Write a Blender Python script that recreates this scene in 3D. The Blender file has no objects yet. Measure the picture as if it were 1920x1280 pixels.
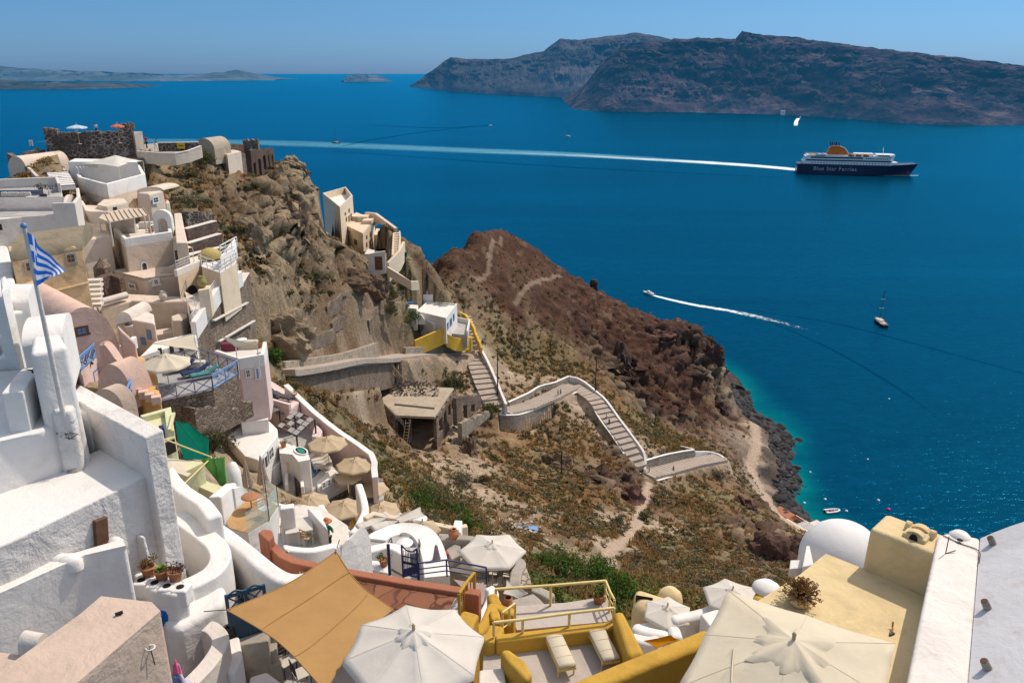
import bpy,math,random
import numpy as np
from mathutils import Vector,Matrix
R = math.radians
rng = random.Random(11)
nr = np.random.RandomState(11)
scene = bpy.context.scene
COL = scene.collection
# ------------------------------------------------------------------ camera model
F = 1460.0; CAMZ = 115.0
PITCH = math.atan(503 / F); SP,CP = math.sin(PITCH),math.cos(PITCH)
def ray(px,py):
 u = (px - 960) / F; v = (640 - py) / F
 return Vector((u,CP + v * SP,-SP + v * CP))
def at(px,py,Y):                       # surveyed point: sight line + forward distance
 d = ray(px,py); t = Y / d.y
 return Vector((d.x * t,Y,CAMZ + d.z * t))
def onz(px,py,z):                      # surveyed point: sight line meets the level z
 d = ray(px,py); t = (z - CAMZ) / d.z
 return Vector((d.x * t,d.y * t,z))
def onwall(px,py,A,B):                # sight line meets the vertical wall through A and B
 d = ray(px,py); n = Vector((-(B.y - A.y),B.x - A.x,0))
 t = (A - Vector((0,0,CAMZ))).dot(n) / d.dot(n)
 return Vector((0,0,CAMZ)) + d * t
def PZ(L,z): return [onz(x,y,z) for x,y in L]
def smooth_line(pts,n=5,closed=False):
 P = [Vector(p) for p in pts]; out = []
 m = len(P)
 segs = m if closed else m - 1
 for i in range(segs):
  p1,p2 = P[i],P[(i + 1) % m]
  p0 = P[(i - 1) % m] if (closed or i > 0) else p1 * 2 - p2
  p3 = P[(i + 2) % m] if (closed or i + 2 < m) else p2 * 2 - p1
  for k in range(n):
   t = k / n
   out.append(0.5 * ((2 * p1) + (p2 - p0) * t + (2 * p0 - 5 * p1 + 4 * p2 - p3) * t * t + (3 * p1 - p0 - 3 * p2 + p3) * t ** 3))
 if not closed: out.append(P[-1])
 return out
# ------------------------------------------------------------------ things and parts
def tag(o,label=None,cat=None,group=None,kind=None):
 if label: o['label'] = label
 if cat: o['category'] = cat
 if group: o['group'] = group
 if kind: o['kind'] = kind
 return o
def thing(name,label,cat,loc=(0,0,0),rotz=0,group=None):
 o = bpy.data.objects.new(name,None); COL.objects.link(o)
 o.empty_display_size = 0.3
 o.location = loc; o.rotation_euler = (0,0,rotz)
 return tag(o,label,cat,group)
def root_of(o):
 while o.parent: o = o.parent
 return o
KIDS = {}
def copy_tree(src,loc=None,rotz=None,label=None,group=None,scale=None,parent=None):
 c = src.copy(); COL.objects.link(c)
 if parent is not None: c.parent = parent
 KIDS[c.name] = []
 for ch in KIDS.get(src.name,[]):
  KIDS[c.name].append(copy_tree(ch,parent=c))
 if loc is not None: c.location = loc
 if rotz is not None: c.rotation_euler = (0,0,rotz)
 if scale is not None: c.scale = (scale,) * 3 if not hasattr(scale,'__len__') else scale
 if label: c['label'] = label
 if group: c['group'] = group
 return c
CLAMPS = []                               # building footprints the terrain has to stay under
class MB:
 def __init__(s): s.v = []; s.f = []; s.sm = []
 def add(s,verts,faces,smooth=False):
  o = len(s.v); s.v += [tuple(p) for p in verts]
  s.f += [tuple(i + o for i in f) for f in faces]; s.sm += [smooth] * len(faces)
  return s
 def prism(s,top,h=None,zb=None,taper=0.0,smooth=False):
  top = [Vector(p) for p in top]
  a = sum(top[i].x * top[(i + 1) % len(top)].y - top[(i + 1) % len(top)].x * top[i].y for i in range(len(top)))
  if a < 0: top = top[::-1]
  c = sum(top,Vector()) / len(top); n = len(top); bot = []
  for p in top:
   q = p.copy()
   if taper:
    d = (p - c); d.z = 0
    if d.length > 1e-6: q += d.normalized() * taper
   q.z = zb if zb is not None else p.z - h
   bot.append(q)
  s.add(top + bot,[tuple(range(n))] + [tuple(range(2 * n - 1,n - 1,-1))] +
              [(i,n + i,n + (i + 1) % n,(i + 1) % n) for i in range(n)],smooth)
  return s
 def wall(s,pts,w,h,off=0.0,closed=False,zb=None):
  P = [Vector(p) for p in pts]; n = len(P); L = []; Rr = []
  for i in range(n):
   a = P[(i - 1) % n] if (closed or i > 0) else None
   b = P[(i + 1) % n] if (closed or i < n - 1) else None
   d1 = (P[i] - a) if a is not None else None; d2 = (b - P[i]) if b is not None else None
   def nrm(d):
    q = Vector((-d.y,d.x,0)); return q.normalized() if q.length > 1e-9 else Vector((1,0,0))
   if d1 is None: m = nrm(d2)
   elif d2 is None: m = nrm(d1)
   else:
    n1,n2 = nrm(d1),nrm(d2); m = n1 + n2
    if m.length < 1e-4: m = n1
    m.normalize(); m = m / max(0.35,m.dot(n1))
   L.append(P[i] + m * (w / 2 * (1 + off))); Rr.append(P[i] - m * (w / 2 * (1 - off)))
  def low(p):
   q = p.copy(); q.z = zb if zb is not None else p.z - h; return q
  V = L + Rr + [low(p) for p in L] + [low(p) for p in Rr]; f = []
  for i in range(n if closed else n - 1):
   j = (i + 1) % n
   f += [(i,n + i,n + j,j),(n + i,3 * n + i,3 * n + j,n + j),(2 * n + i,i,j,2 * n + j),(3 * n + i,2 * n + i,2 * n + j,3 * n + j)]
  if not closed:
   f += [(0,2 * n,3 * n,n),(n - 1,2 * n - 1,4 * n - 1,3 * n - 1)]
  s.add(V,f); return s
 def box(s,c,size,rz=0.0,tilt=None):
  M = Matrix.Rotation(rz,3,'Z')
  if tilt is not None: M = M @ tilt
  x,y,z = size[0] / 2,size[1] / 2,size[2] / 2; c = Vector(c)
  vs = [c + M @ Vector(p) for p in ((-x,-y,-z),(x,-y,-z),(x,y,-z),(-x,y,-z),(-x,-y,z),(x,-y,z),(x,y,z),(-x,y,z))]
  s.add(vs,[(0,3,2,1),(4,5,6,7),(0,1,5,4),(1,2,6,5),(2,3,7,6),(3,0,4,7)]); return s
 def tube(s,pts,r,n=6,r2=None,caps=True):
  P = [Vector(p) for p in pts]; m = len(P); V = []; f = []
  for i,p in enumerate(P):
   d = (P[min(i + 1,m - 1)] - P[max(i - 1,0)]).normalized()
   a = d.cross(Vector((0,0,1)))
   if a.length < 1e-3: a = Vector((1,0,0))
   a.normalize(); b = d.cross(a).normalized()
   rr = r if r2 is None else r + (r2 - r) * i / max(1,m - 1)
   V += [p + (a * math.cos(2 * math.pi * k / n) + b * math.sin(2 * math.pi * k / n)) * rr for k in range(n)]
  for i in range(m - 1):
   f += [(i * n + k,i * n + (k + 1) % n,(i + 1) * n + (k + 1) % n,(i + 1) * n + k) for k in range(n)]
  s.add(V,f,True)
  if caps:
   s.add(V[:n],[tuple(range(n))]); s.add(V[-n:],[tuple(range(n - 1,-1,-1))])
  return s
 def lathe(s,prof,c=(0,0,0),n=16,smooth=True,sx=1,sy=1,a0=0,a1=2 * math.pi):
  c = Vector(c); V = []; f = []; full = abs(a1 - a0 - 2 * math.pi) < 1e-6; k = n if full else n + 1
  for r,z in prof:
   V += [c + Vector((r * sx * math.cos(a0 + (a1 - a0) * j / n),r * sy * math.sin(a0 + (a1 - a0) * j / n),z)) for j in range(k)]
  for i in range(len(prof) - 1):
   for j in range(n):
    j2 = (j + 1) % k
    f.append((i * k + j,i * k + j2,(i + 1) * k + j2,(i + 1) * k + j))
  s.add(V,f,smooth); return s
 def vault(s,A,B,rise,axis,base_h=0.0,n=16,ends=True,p=2.0):
  A = Vector(A); B = Vector(B); axis = Vector(axis); arc = []
  for i in range(n + 1):
   t = math.pi * i / n; cx = (1 - math.cos(t)) / 2
   hh = rise * (max(0,1 - abs(2 * cx - 1) ** p)) ** (1 / p)
   arc.append(A.lerp(B,cx) + Vector((0,0,hh)))
  if (B - A).cross(Vector((0,0,1))).dot(axis) > 0: pass
  bk = [q + axis for q in arc]
  s.add(arc + bk,[(i,i + 1,n + 2 + i,n + 1 + i) for i in range(n)],True)
  dn = Vector((0,0,-base_h))
  if base_h > 0:
   for X,Y in ((A,A + axis),(B,B + axis)):
    s.add([X,Y,Y + dn,X + dn],[(0,1,2,3)])
  if ends:
   s.add(arc + ([B + dn,A + dn] if base_h > 0 else []),[tuple(range(n + 1 + (2 if base_h > 0 else 0)))])
   s.add(bk + ([B + dn + axis,A + dn + axis] if base_h > 0 else []),[tuple(range(n + 1 + (2 if base_h > 0 else 0)))[::-1]])
  return s
 def quad(s,a,b,c,d): s.add([a,b,c,d],[(0,1,2,3)]); return s
 def build(s,name,mat,parent=None,bevel=0.0,seg=2,smooth=None,label=None,cat=None,group=None,kind=None,recalc=True,loc=None):
  V = np.array(s.v,dtype=float)
  if parent is not None:
   r = root_of(parent); base = np.array(r.location) if r.get('_w',1) else np.zeros(3)
  elif loc is not None: base = np.array(loc,dtype=float)
  else:
   base = np.array([(V[:,0].min() + V[:,0].max()) / 2,(V[:,1].min() + V[:,1].max()) / 2,V[:,2].min()])
  V = V - base
  me = bpy.data.meshes.new(name); me.from_pydata(V.tolist(),[],s.f)
  if recalc:
   import bmesh
   b = bmesh.new(); b.from_mesh(me); bmesh.ops.recalc_face_normals(b,faces=b.faces); b.to_mesh(me); b.free()
  sm = s.sm if smooth is None else [smooth] * len(s.f)
  if bevel > 0: sm = [True] * len(s.f)
  me.polygons.foreach_set('use_smooth',sm)
  me.materials.append(mat); me.update()
  o = bpy.data.objects.new(name,me); COL.objects.link(o)
  if bevel > 0:
   md = o.modifiers.new('Bevel','BEVEL'); md.width = bevel; md.segments = seg; md.limit_method = 'ANGLE'; md.angle_limit = R(35)
   md.harden_normals = True; md.use_clamp_overlap = True
  if parent is not None:
   o.parent = parent; KIDS.setdefault(parent.name,[]).append(o)
   if label: o['label'] = label
   if kind: o['kind'] = kind
  else:
   o.location = base; tag(o,label,cat,group,kind)
  return o
# ------------------------------------------------------------------ numpy noise
def vnoise(x,y,seed=0):
 xi = np.floor(x).astype(np.int64); yi = np.floor(y).astype(np.int64); fx = x - xi; fy = y - yi
 def h(a,b):
  n = (a * 374761393 + b * 668265263 + seed * 1274126177) & 0x7fffffff
  n = ((n ^ (n >> 13)) * 1274126177) & 0x7fffffff
  return ((n ^ (n >> 16)) & 0xffff) / 65535.0
 u = fx * fx * (3 - 2 * fx); w = fy * fy * (3 - 2 * fy)
 return (h(xi,yi) * (1 - u) + h(xi + 1,yi) * u) * (1 - w) + (h(xi,yi + 1) * (1 - u) + h(xi + 1,yi + 1) * u) * w
def fbm(x,y,oct=4,seed=0,gain=0.5,ridged=False):
 a = 1.0; t = 0; s = np.zeros_like(x)
 for i in range(oct):
  q = vnoise(x * 2 ** i,y * 2 ** i,seed + i * 17)
  if ridged: q = 1 - np.abs(2 * q - 1)
  s += a * q; t += a; a *= gain
 return s / t
def vnoise3(x,y,z,seed=0):
 xi,yi,zi = (np.floor(q).astype(np.int64) for q in (x,y,z)); fx,fy,fz = x - xi,y - yi,z - zi
 def h(a,b,c):
  n = (a * 374761393 + b * 668265263 + c * 1442695041 + seed * 1274126177) & 0x7fffffff
  n = ((n ^ (n >> 13)) * 1274126177) & 0x7fffffff
  return ((n ^ (n >> 16)) & 0xffff) / 65535.0
 u,v,w = (q * q * (3 - 2 * q) for q in (fx,fy,fz))
 def pl(k): return (h(xi,yi,zi + k) * (1 - u) + h(xi + 1,yi,zi + k) * u) * (1 - v) + (h(xi,yi + 1,zi + k) * (1 - u) + h(xi + 1,yi + 1,zi + k) * u) * v
 return pl(0) * (1 - w) + pl(1) * w
def fbm3(x,y,z,oct=4,seed=0,gain=.5,ridged=False):
 a = 1.0; t = 0; s = np.zeros_like(x)
 for i in range(oct):
  k = 2.03 ** i; q = vnoise3(x * k,y * k,z * k,seed + i * 17)
  if ridged: q = 1 - np.abs(2 * q - 1)
  s += a * q; t += a; a *= gain
 return s / t
# ------------------------------------------------------------------ materials
def newmat(name):
 m = bpy.data.materials.new(name); m.use_nodes = True
 nt = m.node_tree; return m,nt,nt.nodes['Principled BSDF']
def nd(nt,typ,**kw):
 n = nt.nodes.new(typ)
 for k,v in kw.items():
  if k in n.inputs.keys(): n.inputs[k].default_value = v
  else: setattr(n,k,v)
 return n
def pos(nt,scale=None):
 g = nt.nodes.new('ShaderNodeNewGeometry')
 if scale is None: return g.outputs['Position']
 m = nt.nodes.new('ShaderNodeMapping'); m.inputs['Scale'].default_value = scale
 nt.links.new(g.outputs['Position'],m.inputs['Vector']); return m.outputs['Vector']
def noise_n(nt,vec,scale,detail=4,rough=0.55,dist=0.0):
 n = nt.nodes.new('ShaderNodeTexNoise'); n.inputs['Scale'].default_value = scale; n.inputs['Detail'].default_value = detail
 n.inputs['Roughness'].default_value = rough; n.inputs['Distortion'].default_value = dist
 nt.links.new(vec,n.inputs['Vector']); return n.outputs['Fac']
def ramp(nt,fac,stops):
 r = nt.nodes.new('ShaderNodeValToRGB'); e = r.color_ramp.elements
 while len(e) < len(stops): e.new(0.5)
 for i,(p,c) in enumerate(stops):
  e[i].position = p; e[i].color = (*c,1) if len(c) == 3 else c
 nt.links.new(fac,r.inputs['Fac']); return r.outputs['Color']
def mix(nt,fac,a,b,typ='MIX'):
 m = nt.nodes.new('ShaderNodeMix'); m.data_type = 'RGBA'; m.blend_type = typ; m.clamp_factor = True
 for sock,v in ((m.inputs['Factor'],fac),(m.inputs[6],a),(m.inputs[7],b)):
  if isinstance(v,bpy.types.NodeSocket): nt.links.new(v,sock)
  elif isinstance(v,(int,float)): sock.default_value = v
  else: sock.default_value = (*v,1)
 return m.outputs[2]
def bump(nt,b,h,strength=0.3,dist=0.05,prev=None):
 n = nt.nodes.new('ShaderNodeBump'); n.inputs['Strength'].default_value = strength; n.inputs['Distance'].default_value = dist
 nt.links.new(h,n.inputs['Height'])
 if prev is not None: nt.links.new(prev,n.inputs['Normal'])
 nt.links.new(n.outputs['Normal'],b.inputs['Normal']); return n.outputs['Normal']
MC = {}
def mul(c,k): return tuple(min(1,x * k) for x in c)
def plaster(name,col,var=0.14,bumpy=0.35,grain=9.0,stain=None,stain_amt=0.45):
 if name in MC: return MC[name]
 m,nt,b = newmat(name); p = pos(nt)
 c = ramp(nt,noise_n(nt,p,0.7,6,0.65,.5),[(0.3,mul(col,1 - var * 1.3)),(0.5,col),(0.7,mul(col,1 + var * 0.4))])
 st = noise_n(nt,pos(nt,(2.2,2.2,0.3)),1.0,5,0.65)
 sc = stain if stain else mul(col,0.55)
 c = mix(nt,ramp(nt,st,[(0.58,(0,0,0)),(0.8,(stain_amt,) * 3)]),c,sc)
 c = mix(nt,ramp(nt,noise_n(nt,p,14,3,0.6),[(0.62,(0,0,0)),(0.75,(0.22,) * 3)]),c,mul(col,0.6))
 c = mix(nt,ramp(nt,noise_n(nt,pos(nt,(.45,.45,.9)),1.0,7,0.72,1.2),[(0.56,(0,0,0)),(0.66,(stain_amt * .6,) * 3)]),c,mul(sc,1.15))
 nt.links.new(c,b.inputs['Base Color']); b.inputs['Roughness'].default_value = 0.9
 b.inputs['Specular IOR Level'].default_value = 0.2
 n1 = bump(nt,b,noise_n(nt,p,1.3,4,0.55,.6),bumpy * 0.8,0.2)
 bump(nt,b,noise_n(nt,p,grain,5,0.65),bumpy,0.04,n1)
 MC[name] = m; return m
def simple(name,col,rough=0.6,metal=0.0,var=0.1,spec=0.4,sc=6.0,bumpy=0.0):
 if name in MC: return MC[name]
 m,nt,b = newmat(name); p = pos(nt)
 c = ramp(nt,noise_n(nt,p,sc,4,0.6),[(0.3,mul(col,1 - var)),(0.7,mul(col,1 + var))])
 nt.links.new(c,b.inputs['Base Color']); b.inputs['Roughness'].default_value = rough
 b.inputs['Metallic'].default_value = metal; b.inputs['Specular IOR Level'].default_value = spec
 if bumpy: bump(nt,b,noise_n(nt,p,sc * 2,4,0.6),bumpy,0.03)
 MC[name] = m; return m
def fabric(name,col,transl=0.25,var=0.1):
 if name in MC: return MC[name]
 m,nt,b = newmat(name); p = pos(nt)
 c = ramp(nt,noise_n(nt,p,1.3,5,0.6),[(0.3,mul(col,1 - var)),(0.7,mul(col,1 + var * 0.3))])
 c = mix(nt,ramp(nt,noise_n(nt,p,7,4,0.7),[(0.6,(0,0,0)),(0.8,(0.25,) * 3)]),c,mul(col,0.75))
 nt.links.new(c,b.inputs['Base Color']); b.inputs['Roughness'].default_value = 0.9; b.inputs['Specular IOR Level'].default_value = 0.1
 bump(nt,b,noise_n(nt,p,3.0,4,0.6),0.25,0.06)
 t = nt.nodes.new('ShaderNodeBsdfTranslucent'); nt.links.new(c,t.inputs['Color'])
 ms = nt.nodes.new('ShaderNodeMixShader'); ms.inputs[0].default_value = transl
 nt.links.new(b.outputs[0],ms.inputs[1]); nt.links.new(t.outputs[0],ms.inputs[2])
 nt.links.new(ms.outputs[0],nt.nodes['Material Output'].inputs['Surface'])
 MC[name] = m; return m
def stone(name,cols,mortar,scale=2.6,mw=0.06,bumpy=0.9,flat=1.7):
 if name in MC: return MC[name]
 m,nt,b = newmat(name)
 wob = nt.nodes.new('ShaderNodeTexNoise'); wob.inputs['Scale'].default_value = 1.1; wob.inputs['Detail'].default_value = 3
 pv = pos(nt,(1,1,flat)); nt.links.new(pv,wob.inputs['Vector'])
 add = nt.nodes.new('ShaderNodeVectorMath'); add.operation = 'MULTIPLY_ADD'; add.inputs[1].default_value = (0.5,) * 3
 nt.links.new(wob.outputs['Color'],add.inputs[0]); nt.links.new(pv,add.inputs[2])
 v1 = nt.nodes.new('ShaderNodeTexVoronoi'); v1.inputs['Scale'].default_value = scale
 v2 = nt.nodes.new('ShaderNodeTexVoronoi'); v2.feature = 'DISTANCE_TO_EDGE'; v2.inputs['Scale'].default_value = scale
 nt.links.new(add.outputs[0],v1.inputs['Vector']); nt.links.new(add.outputs[0],v2.inputs['Vector'])
 sp = nt.nodes.new('ShaderNodeSeparateColor'); nt.links.new(v1.outputs['Color'],sp.inputs[0])
 k = len(cols)
 c = ramp(nt,sp.outputs[0],[((i + 0.5) / k,cc) for i,cc in enumerate(cols)])
 c = mix(nt,0.45,c,mix(nt,noise_n(nt,pos(nt),5,5,0.7),mul(cols[0],0.5),mul(cols[-1],1.4)))
 e = ramp(nt,v2.outputs['Distance'],[(mw * 0.4,(0,0,0)),(mw * 1.6,(1,1,1))])
 patch = ramp(nt,noise_n(nt,pos(nt),0.5,4,0.6),[(0.42,(0,0,0)),(0.62,(1,1,1))])
 c = mix(nt,e,mix(nt,patch,mortar,mul(mortar,0.35)),c)
 nt.links.new(c,b.inputs['Base Color']); b.inputs['Roughness'].default_value = 0.95; b.inputs['Specular IOR Level'].default_value = 0.15
 n1 = bump(nt,b,e,bumpy,0.12)
 bump(nt,b,noise_n(nt,pos(nt),9,5,0.7),bumpy * 0.7,0.08,n1)
 MC[name] = m; return m
def attr_mat(name,attr='Col',rough=0.95,detail=(3.0,0.35),bumpy=0.6,bsc=2.5,transl=0.0):
 if name in MC: return MC[name]
 m,nt,b = newmat(name)
 a = nt.nodes.new('ShaderNodeVertexColor'); a.layer_name = attr
 p = pos(nt); c = a.outputs['Color']
 if detail:
  f = ramp(nt,noise_n(nt,p,detail[0],6,0.7),[(0.25,(1 - detail[1],) * 3),(0.75,(1 + detail[1],) * 3)])
  c = mix(nt,1.0,c,f,'MULTIPLY')
 nt.links.new(c,b.inputs['Base Color']); b.inputs['Roughness'].default_value = rough; b.inputs['Specular IOR Level'].default_value = 0.12
 if bumpy: bump(nt,b,noise_n(nt,p,bsc,6,0.7),bumpy,0.35)
 if transl:
  t = nt.nodes.new('ShaderNodeBsdfTranslucent'); nt.links.new(c,t.inputs['Color'])
  ms = nt.nodes.new('ShaderNodeMixShader'); ms.inputs[0].default_value = transl
  nt.links.new(b.outputs[0],ms.inputs[1]); nt.links.new(t.outputs[0],ms.inputs[2])
  nt.links.new(ms.outputs[0],nt.nodes['Material Output'].inputs['Surface'])
 MC[name] = m; return m
def set_col(me,cols):                      # per-vertex colour attribute
 a = me.color_attributes.new('Col','FLOAT_COLOR','POINT')
 c = np.ones((len(me.vertices),4),dtype=np.float32); c[:,:3] = cols
 a.data.foreach_set('color',c.ravel())
def np_mesh(name,V,faces,mat,cols=None,smooth=True):
 me = bpy.data.meshes.new(name); V = np.asarray(V,dtype=np.float32); faces = np.asarray(faces,dtype=np.int32)
 n = len(faces); k = faces.shape[1]
 me.vertices.add(len(V)); me.vertices.foreach_set('co',V.ravel())
 me.loops.add(n * k); me.loops.foreach_set('vertex_index',faces.ravel())
 me.polygons.add(n); me.polygons.foreach_set('loop_start',np.arange(0,n * k,k,dtype=np.int32))
 me.polygons.foreach_set('loop_total',np.full(n,k,dtype=np.int32))
 me.polygons.foreach_set('use_smooth',np.full(n,smooth,dtype=bool))
 me.update(calc_edges=True)
 if cols is not None: set_col(me,cols)
 me.materials.append(mat); return me
def link(name,me,loc=(0,0,0),parent=None):
 o = bpy.data.objects.new(name,me); COL.objects.link(o); o.location = loc
 if parent is not None: o.parent = parent; KIDS.setdefault(parent.name,[]).append(o)
 return o
WHITE = plaster('whitewash',(0.74,0.705,0.66),0.10,0.35,9,(0.55,0.50,0.44),0.22)
ROUGHW = plaster('rough_whitewash',(0.68,0.64,0.60),0.14,1.0,7,(0.5,0.46,0.42),0.3)
OFFW = plaster('offwhite_plaster',(0.66,0.595,0.52),0.12,0.35,9,(0.42,0.36,0.3),0.3)
BEIGE = plaster('beige_plaster',(0.65,0.54,0.43),0.13,0.35,8,(0.33,0.26,0.2),0.35)
TAN = plaster('tan_plaster',(0.55,0.42,0.33),0.12,0.5,9,(0.35,0.27,0.2),0.3)
OCHRE = plaster('weathered_ochre_plaster',(0.58,0.42,0.235),0.3,0.5,6,(0.26,0.17,0.09),0.6)
PINK = plaster('pink_plaster',(0.64,0.44,0.35),0.14,0.4,8,(0.42,0.27,0.2),0.35)
PALEPINK = plaster('pale_pink_plaster',(0.70,0.54,0.50),0.1,0.35,8,(0.5,0.38,0.35),0.3)
ORANGE = plaster('apricot_plaster',(0.62,0.36,0.14),0.15,0.4,8,(0.4,0.22,0.09),0.4)
YELLOW = plaster('yellow_plaster',(0.52,0.305,0.05),0.2,0.35,8,(0.36,0.22,0.04),0.4)
BRIGHTY = plaster('bright_yellow_plaster',(0.72,0.44,0.06),0.12,0.35,8,(0.45,0.27,0.06),0.3)
PALEY = plaster('pale_yellow_plaster',(0.66,0.51,0.28),0.16,0.4,8,(0.42,0.32,0.16),0.35)
CREAM = plaster('cream_plaster',(0.66,0.54,0.40),0.1,0.35,8,(0.42,0.33,0.24),0.35)
LIME = plaster('pale_lime_plaster',(0.62,0.60,0.36),0.1,0.35,8,(0.42,0.4,0.22),0.3)
GREYF = plaster('grey_screed',(0.40,0.38,0.36),0.2,0.3,6,(0.25,0.23,0.21),0.45)
DARKV = plaster('grey_vault_screed',(0.26,0.245,0.24),0.2,0.3,6,(0.16,0.15,0.14),0.45)
OLIVEV = plaster('olive_vault_screed',(0.24,0.20,0.135),0.25,0.5,6,(0.13,0.1,0.06),0.5)
TERRA = plaster('terracotta_paint',(0.36,0.14,0.08),0.12,0.3,9,(0.33,0.13,0.07),0.35)
CONC = plaster('weathered_concrete',(0.36,0.32,0.27),0.25,0.6,5,(0.2,0.17,0.13),0.5)
DKSTONE = stone('dark_lava_stone',[(0.045,0.03,0.028),(0.075,0.05,0.042),(0.12,0.085,0.07)],(0.34,0.30,0.26),1.7,0.10,1.0,1.5)
REDSTONE = stone('red_lava_stone',[(0.10,0.05,0.04),(0.16,0.09,0.07),(0.22,0.15,0.12)],(0.30,0.24,0.19),4.2,0.06,0.9,1.8)
BRNSTONE = stone('brown_rubble_stone',[(0.13,0.085,0.065),(0.22,0.155,0.115),(0.33,0.26,0.2)],(0.36,0.29,0.22),2.8,0.07,0.9,1.7)
PALESTONE = stone('pale_rubble_stone',[(0.24,0.19,0.145),(0.36,0.29,0.22),(0.47,0.40,0.31)],(0.50,0.43,0.34),2.2,0.06,0.8,1.6)
PEBBLE = stone('pebble_paving',[(0.20,0.17,0.14),(0.30,0.25,0.2),(0.14,0.11,0.09)],(0.46,0.40,0.33),6.0,0.10,0.6,1.0)
CLOTHW = fabric('white_canvas',(0.75,0.70,0.62),0.25)
CLOTHC = fabric('cream_canvas',(0.74,0.655,0.50),0.25)
CLOTHB = fabric('beige_canvas',(0.60,0.47,0.31),0.25)
CLOTHO = fabric('ochre_sailcloth',(0.47,0.27,0.105),0.2,0.12)
CLOTHG = fabric('green_netting',(0.0,0.13,0.085),0.2)
GLASSD = simple('dark_window_glass',(0.035,0.045,0.055),0.15,0,0.2,0.6)
DARKH = simple('dark_opening',(0.03,0.024,0.02),0.9,0,0.3,0.1)
WFRAME = simple('white_painted_wood',(0.72,0.71,0.68),0.5)
BROWNW = simple('brown_wood',(0.13,0.065,0.035),0.6,0,0.25,0.3,5,0.3)
GREYW = simple('silvered_wood',(0.24,0.215,0.19),0.75,0,0.25,0.3,5,0.3)
PALEW = simple('pale_wood',(0.50,0.37,0.20),0.65,0,0.2,0.3,5,0.3)
BLUEP = simple('blue_paint',(0.13,0.27,0.52),0.45,0,0.12)
NAVYP = simple('navy_paint',(0.012,0.02,0.10),0.4,0,0.2)
PETROL = simple('petrol_blue_paint',(0.02,0.06,0.11),0.5,0,0.15)
GREYP = simple('slate_grey_paint',(0.15,0.17,0.22),0.5,0,0.12)
YELP = simple('cream_yellow_paint',(0.70,0.55,0.22),0.45,0,0.1)
IRON = simple('dark_iron',(0.04,0.035,0.032),0.6,0.3,0.3)
POLEW = simple('creosoted_pole_wood',(0.055,0.042,0.034),0.8,0,0.3,0.2,4,0.3)
CLAY = simple('terracotta_clay',(0.38,0.17,0.085),0.8,0,0.2,0.2,5,0.2)
SKIN = simple('skin',(0.45,0.26,0.18),0.6,0,0.08)
HAIRD = simple('dark_hair',(0.03,0.02,0.015),0.7,0,0.2)
# ------------------------------------------------------------------ camera, sky, sun
cam = bpy.data.cameras.new('camera'); cam.sensor_width = 36.0; cam.lens = F * 36.0 / 1920.0
cam.clip_start = 0.2; cam.clip_end = 120000.0
camo = bpy.data.objects.new('camera',cam); COL.objects.link(camo)
camo.location = (0,0,CAMZ); camo.rotation_euler = (math.pi / 2 - PITCH,0,0); scene.camera = camo
SUN_AZ,SUN_EL = R(52),R(53)            # to the right of straight ahead, high
w = bpy.data.worlds.new('World'); scene.world = w; w.use_nodes = True; nt = w.node_tree
sky = nt.nodes.new('ShaderNodeTexSky'); sky.sky_type = 'NISHITA'; sky.sun_disc = False
sky.sun_elevation = SUN_EL; sky.sun_rotation = SUN_AZ; sky.air_density = 1.0; sky.dust_density = 0.6; sky.ozone_density = 2.5; sky.altitude = 100
tcn = nt.nodes.new('ShaderNodeTexCoord'); sxyz = nt.nodes.new('ShaderNodeSeparateXYZ'); nt.links.new(tcn.outputs['Generated'],sxyz.inputs[0])
hs = mix(nt,1.0,sky.outputs['Color'],ramp(nt,sxyz.outputs['Z'],[(0.0,(0.21,0.405,0.86)),(0.10,(0.235,0.43,0.63)),(0.62,(2.7,1.95,1.36))]),'MULTIPLY')   # bluish low down; overhead brightened and warmed as added fill light
nt.links.new(hs,nt.nodes['Background'].inputs['Color']); nt.nodes['Background'].inputs['Strength'].default_value = 0.15
sl = bpy.data.lights.new('sun','SUN'); sl.energy = 3.5; sl.angle = R(0.53); sl.color = (1.0,0.92,0.80)
so = bpy.data.objects.new('sun',sl); COL.objects.link(so)
sd = Vector((math.sin(SUN_AZ) * math.cos(SUN_EL),math.cos(SUN_AZ) * math.cos(SUN_EL),math.sin(SUN_EL)))
so.rotation_euler = sd.to_track_quat('Z','Y').to_euler(); so.location = (60,60,200)
scene.view_settings.view_transform = 'Standard'; scene.view_settings.look = 'None'
scene.view_settings.exposure = 0; scene.view_settings.gamma = 1
scene.cycles.max_bounces = 6; scene.cycles.diffuse_bounces = 3; scene.cycles.transparent_max_bounces = 8
scene.cycles.use_denoising = True
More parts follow.
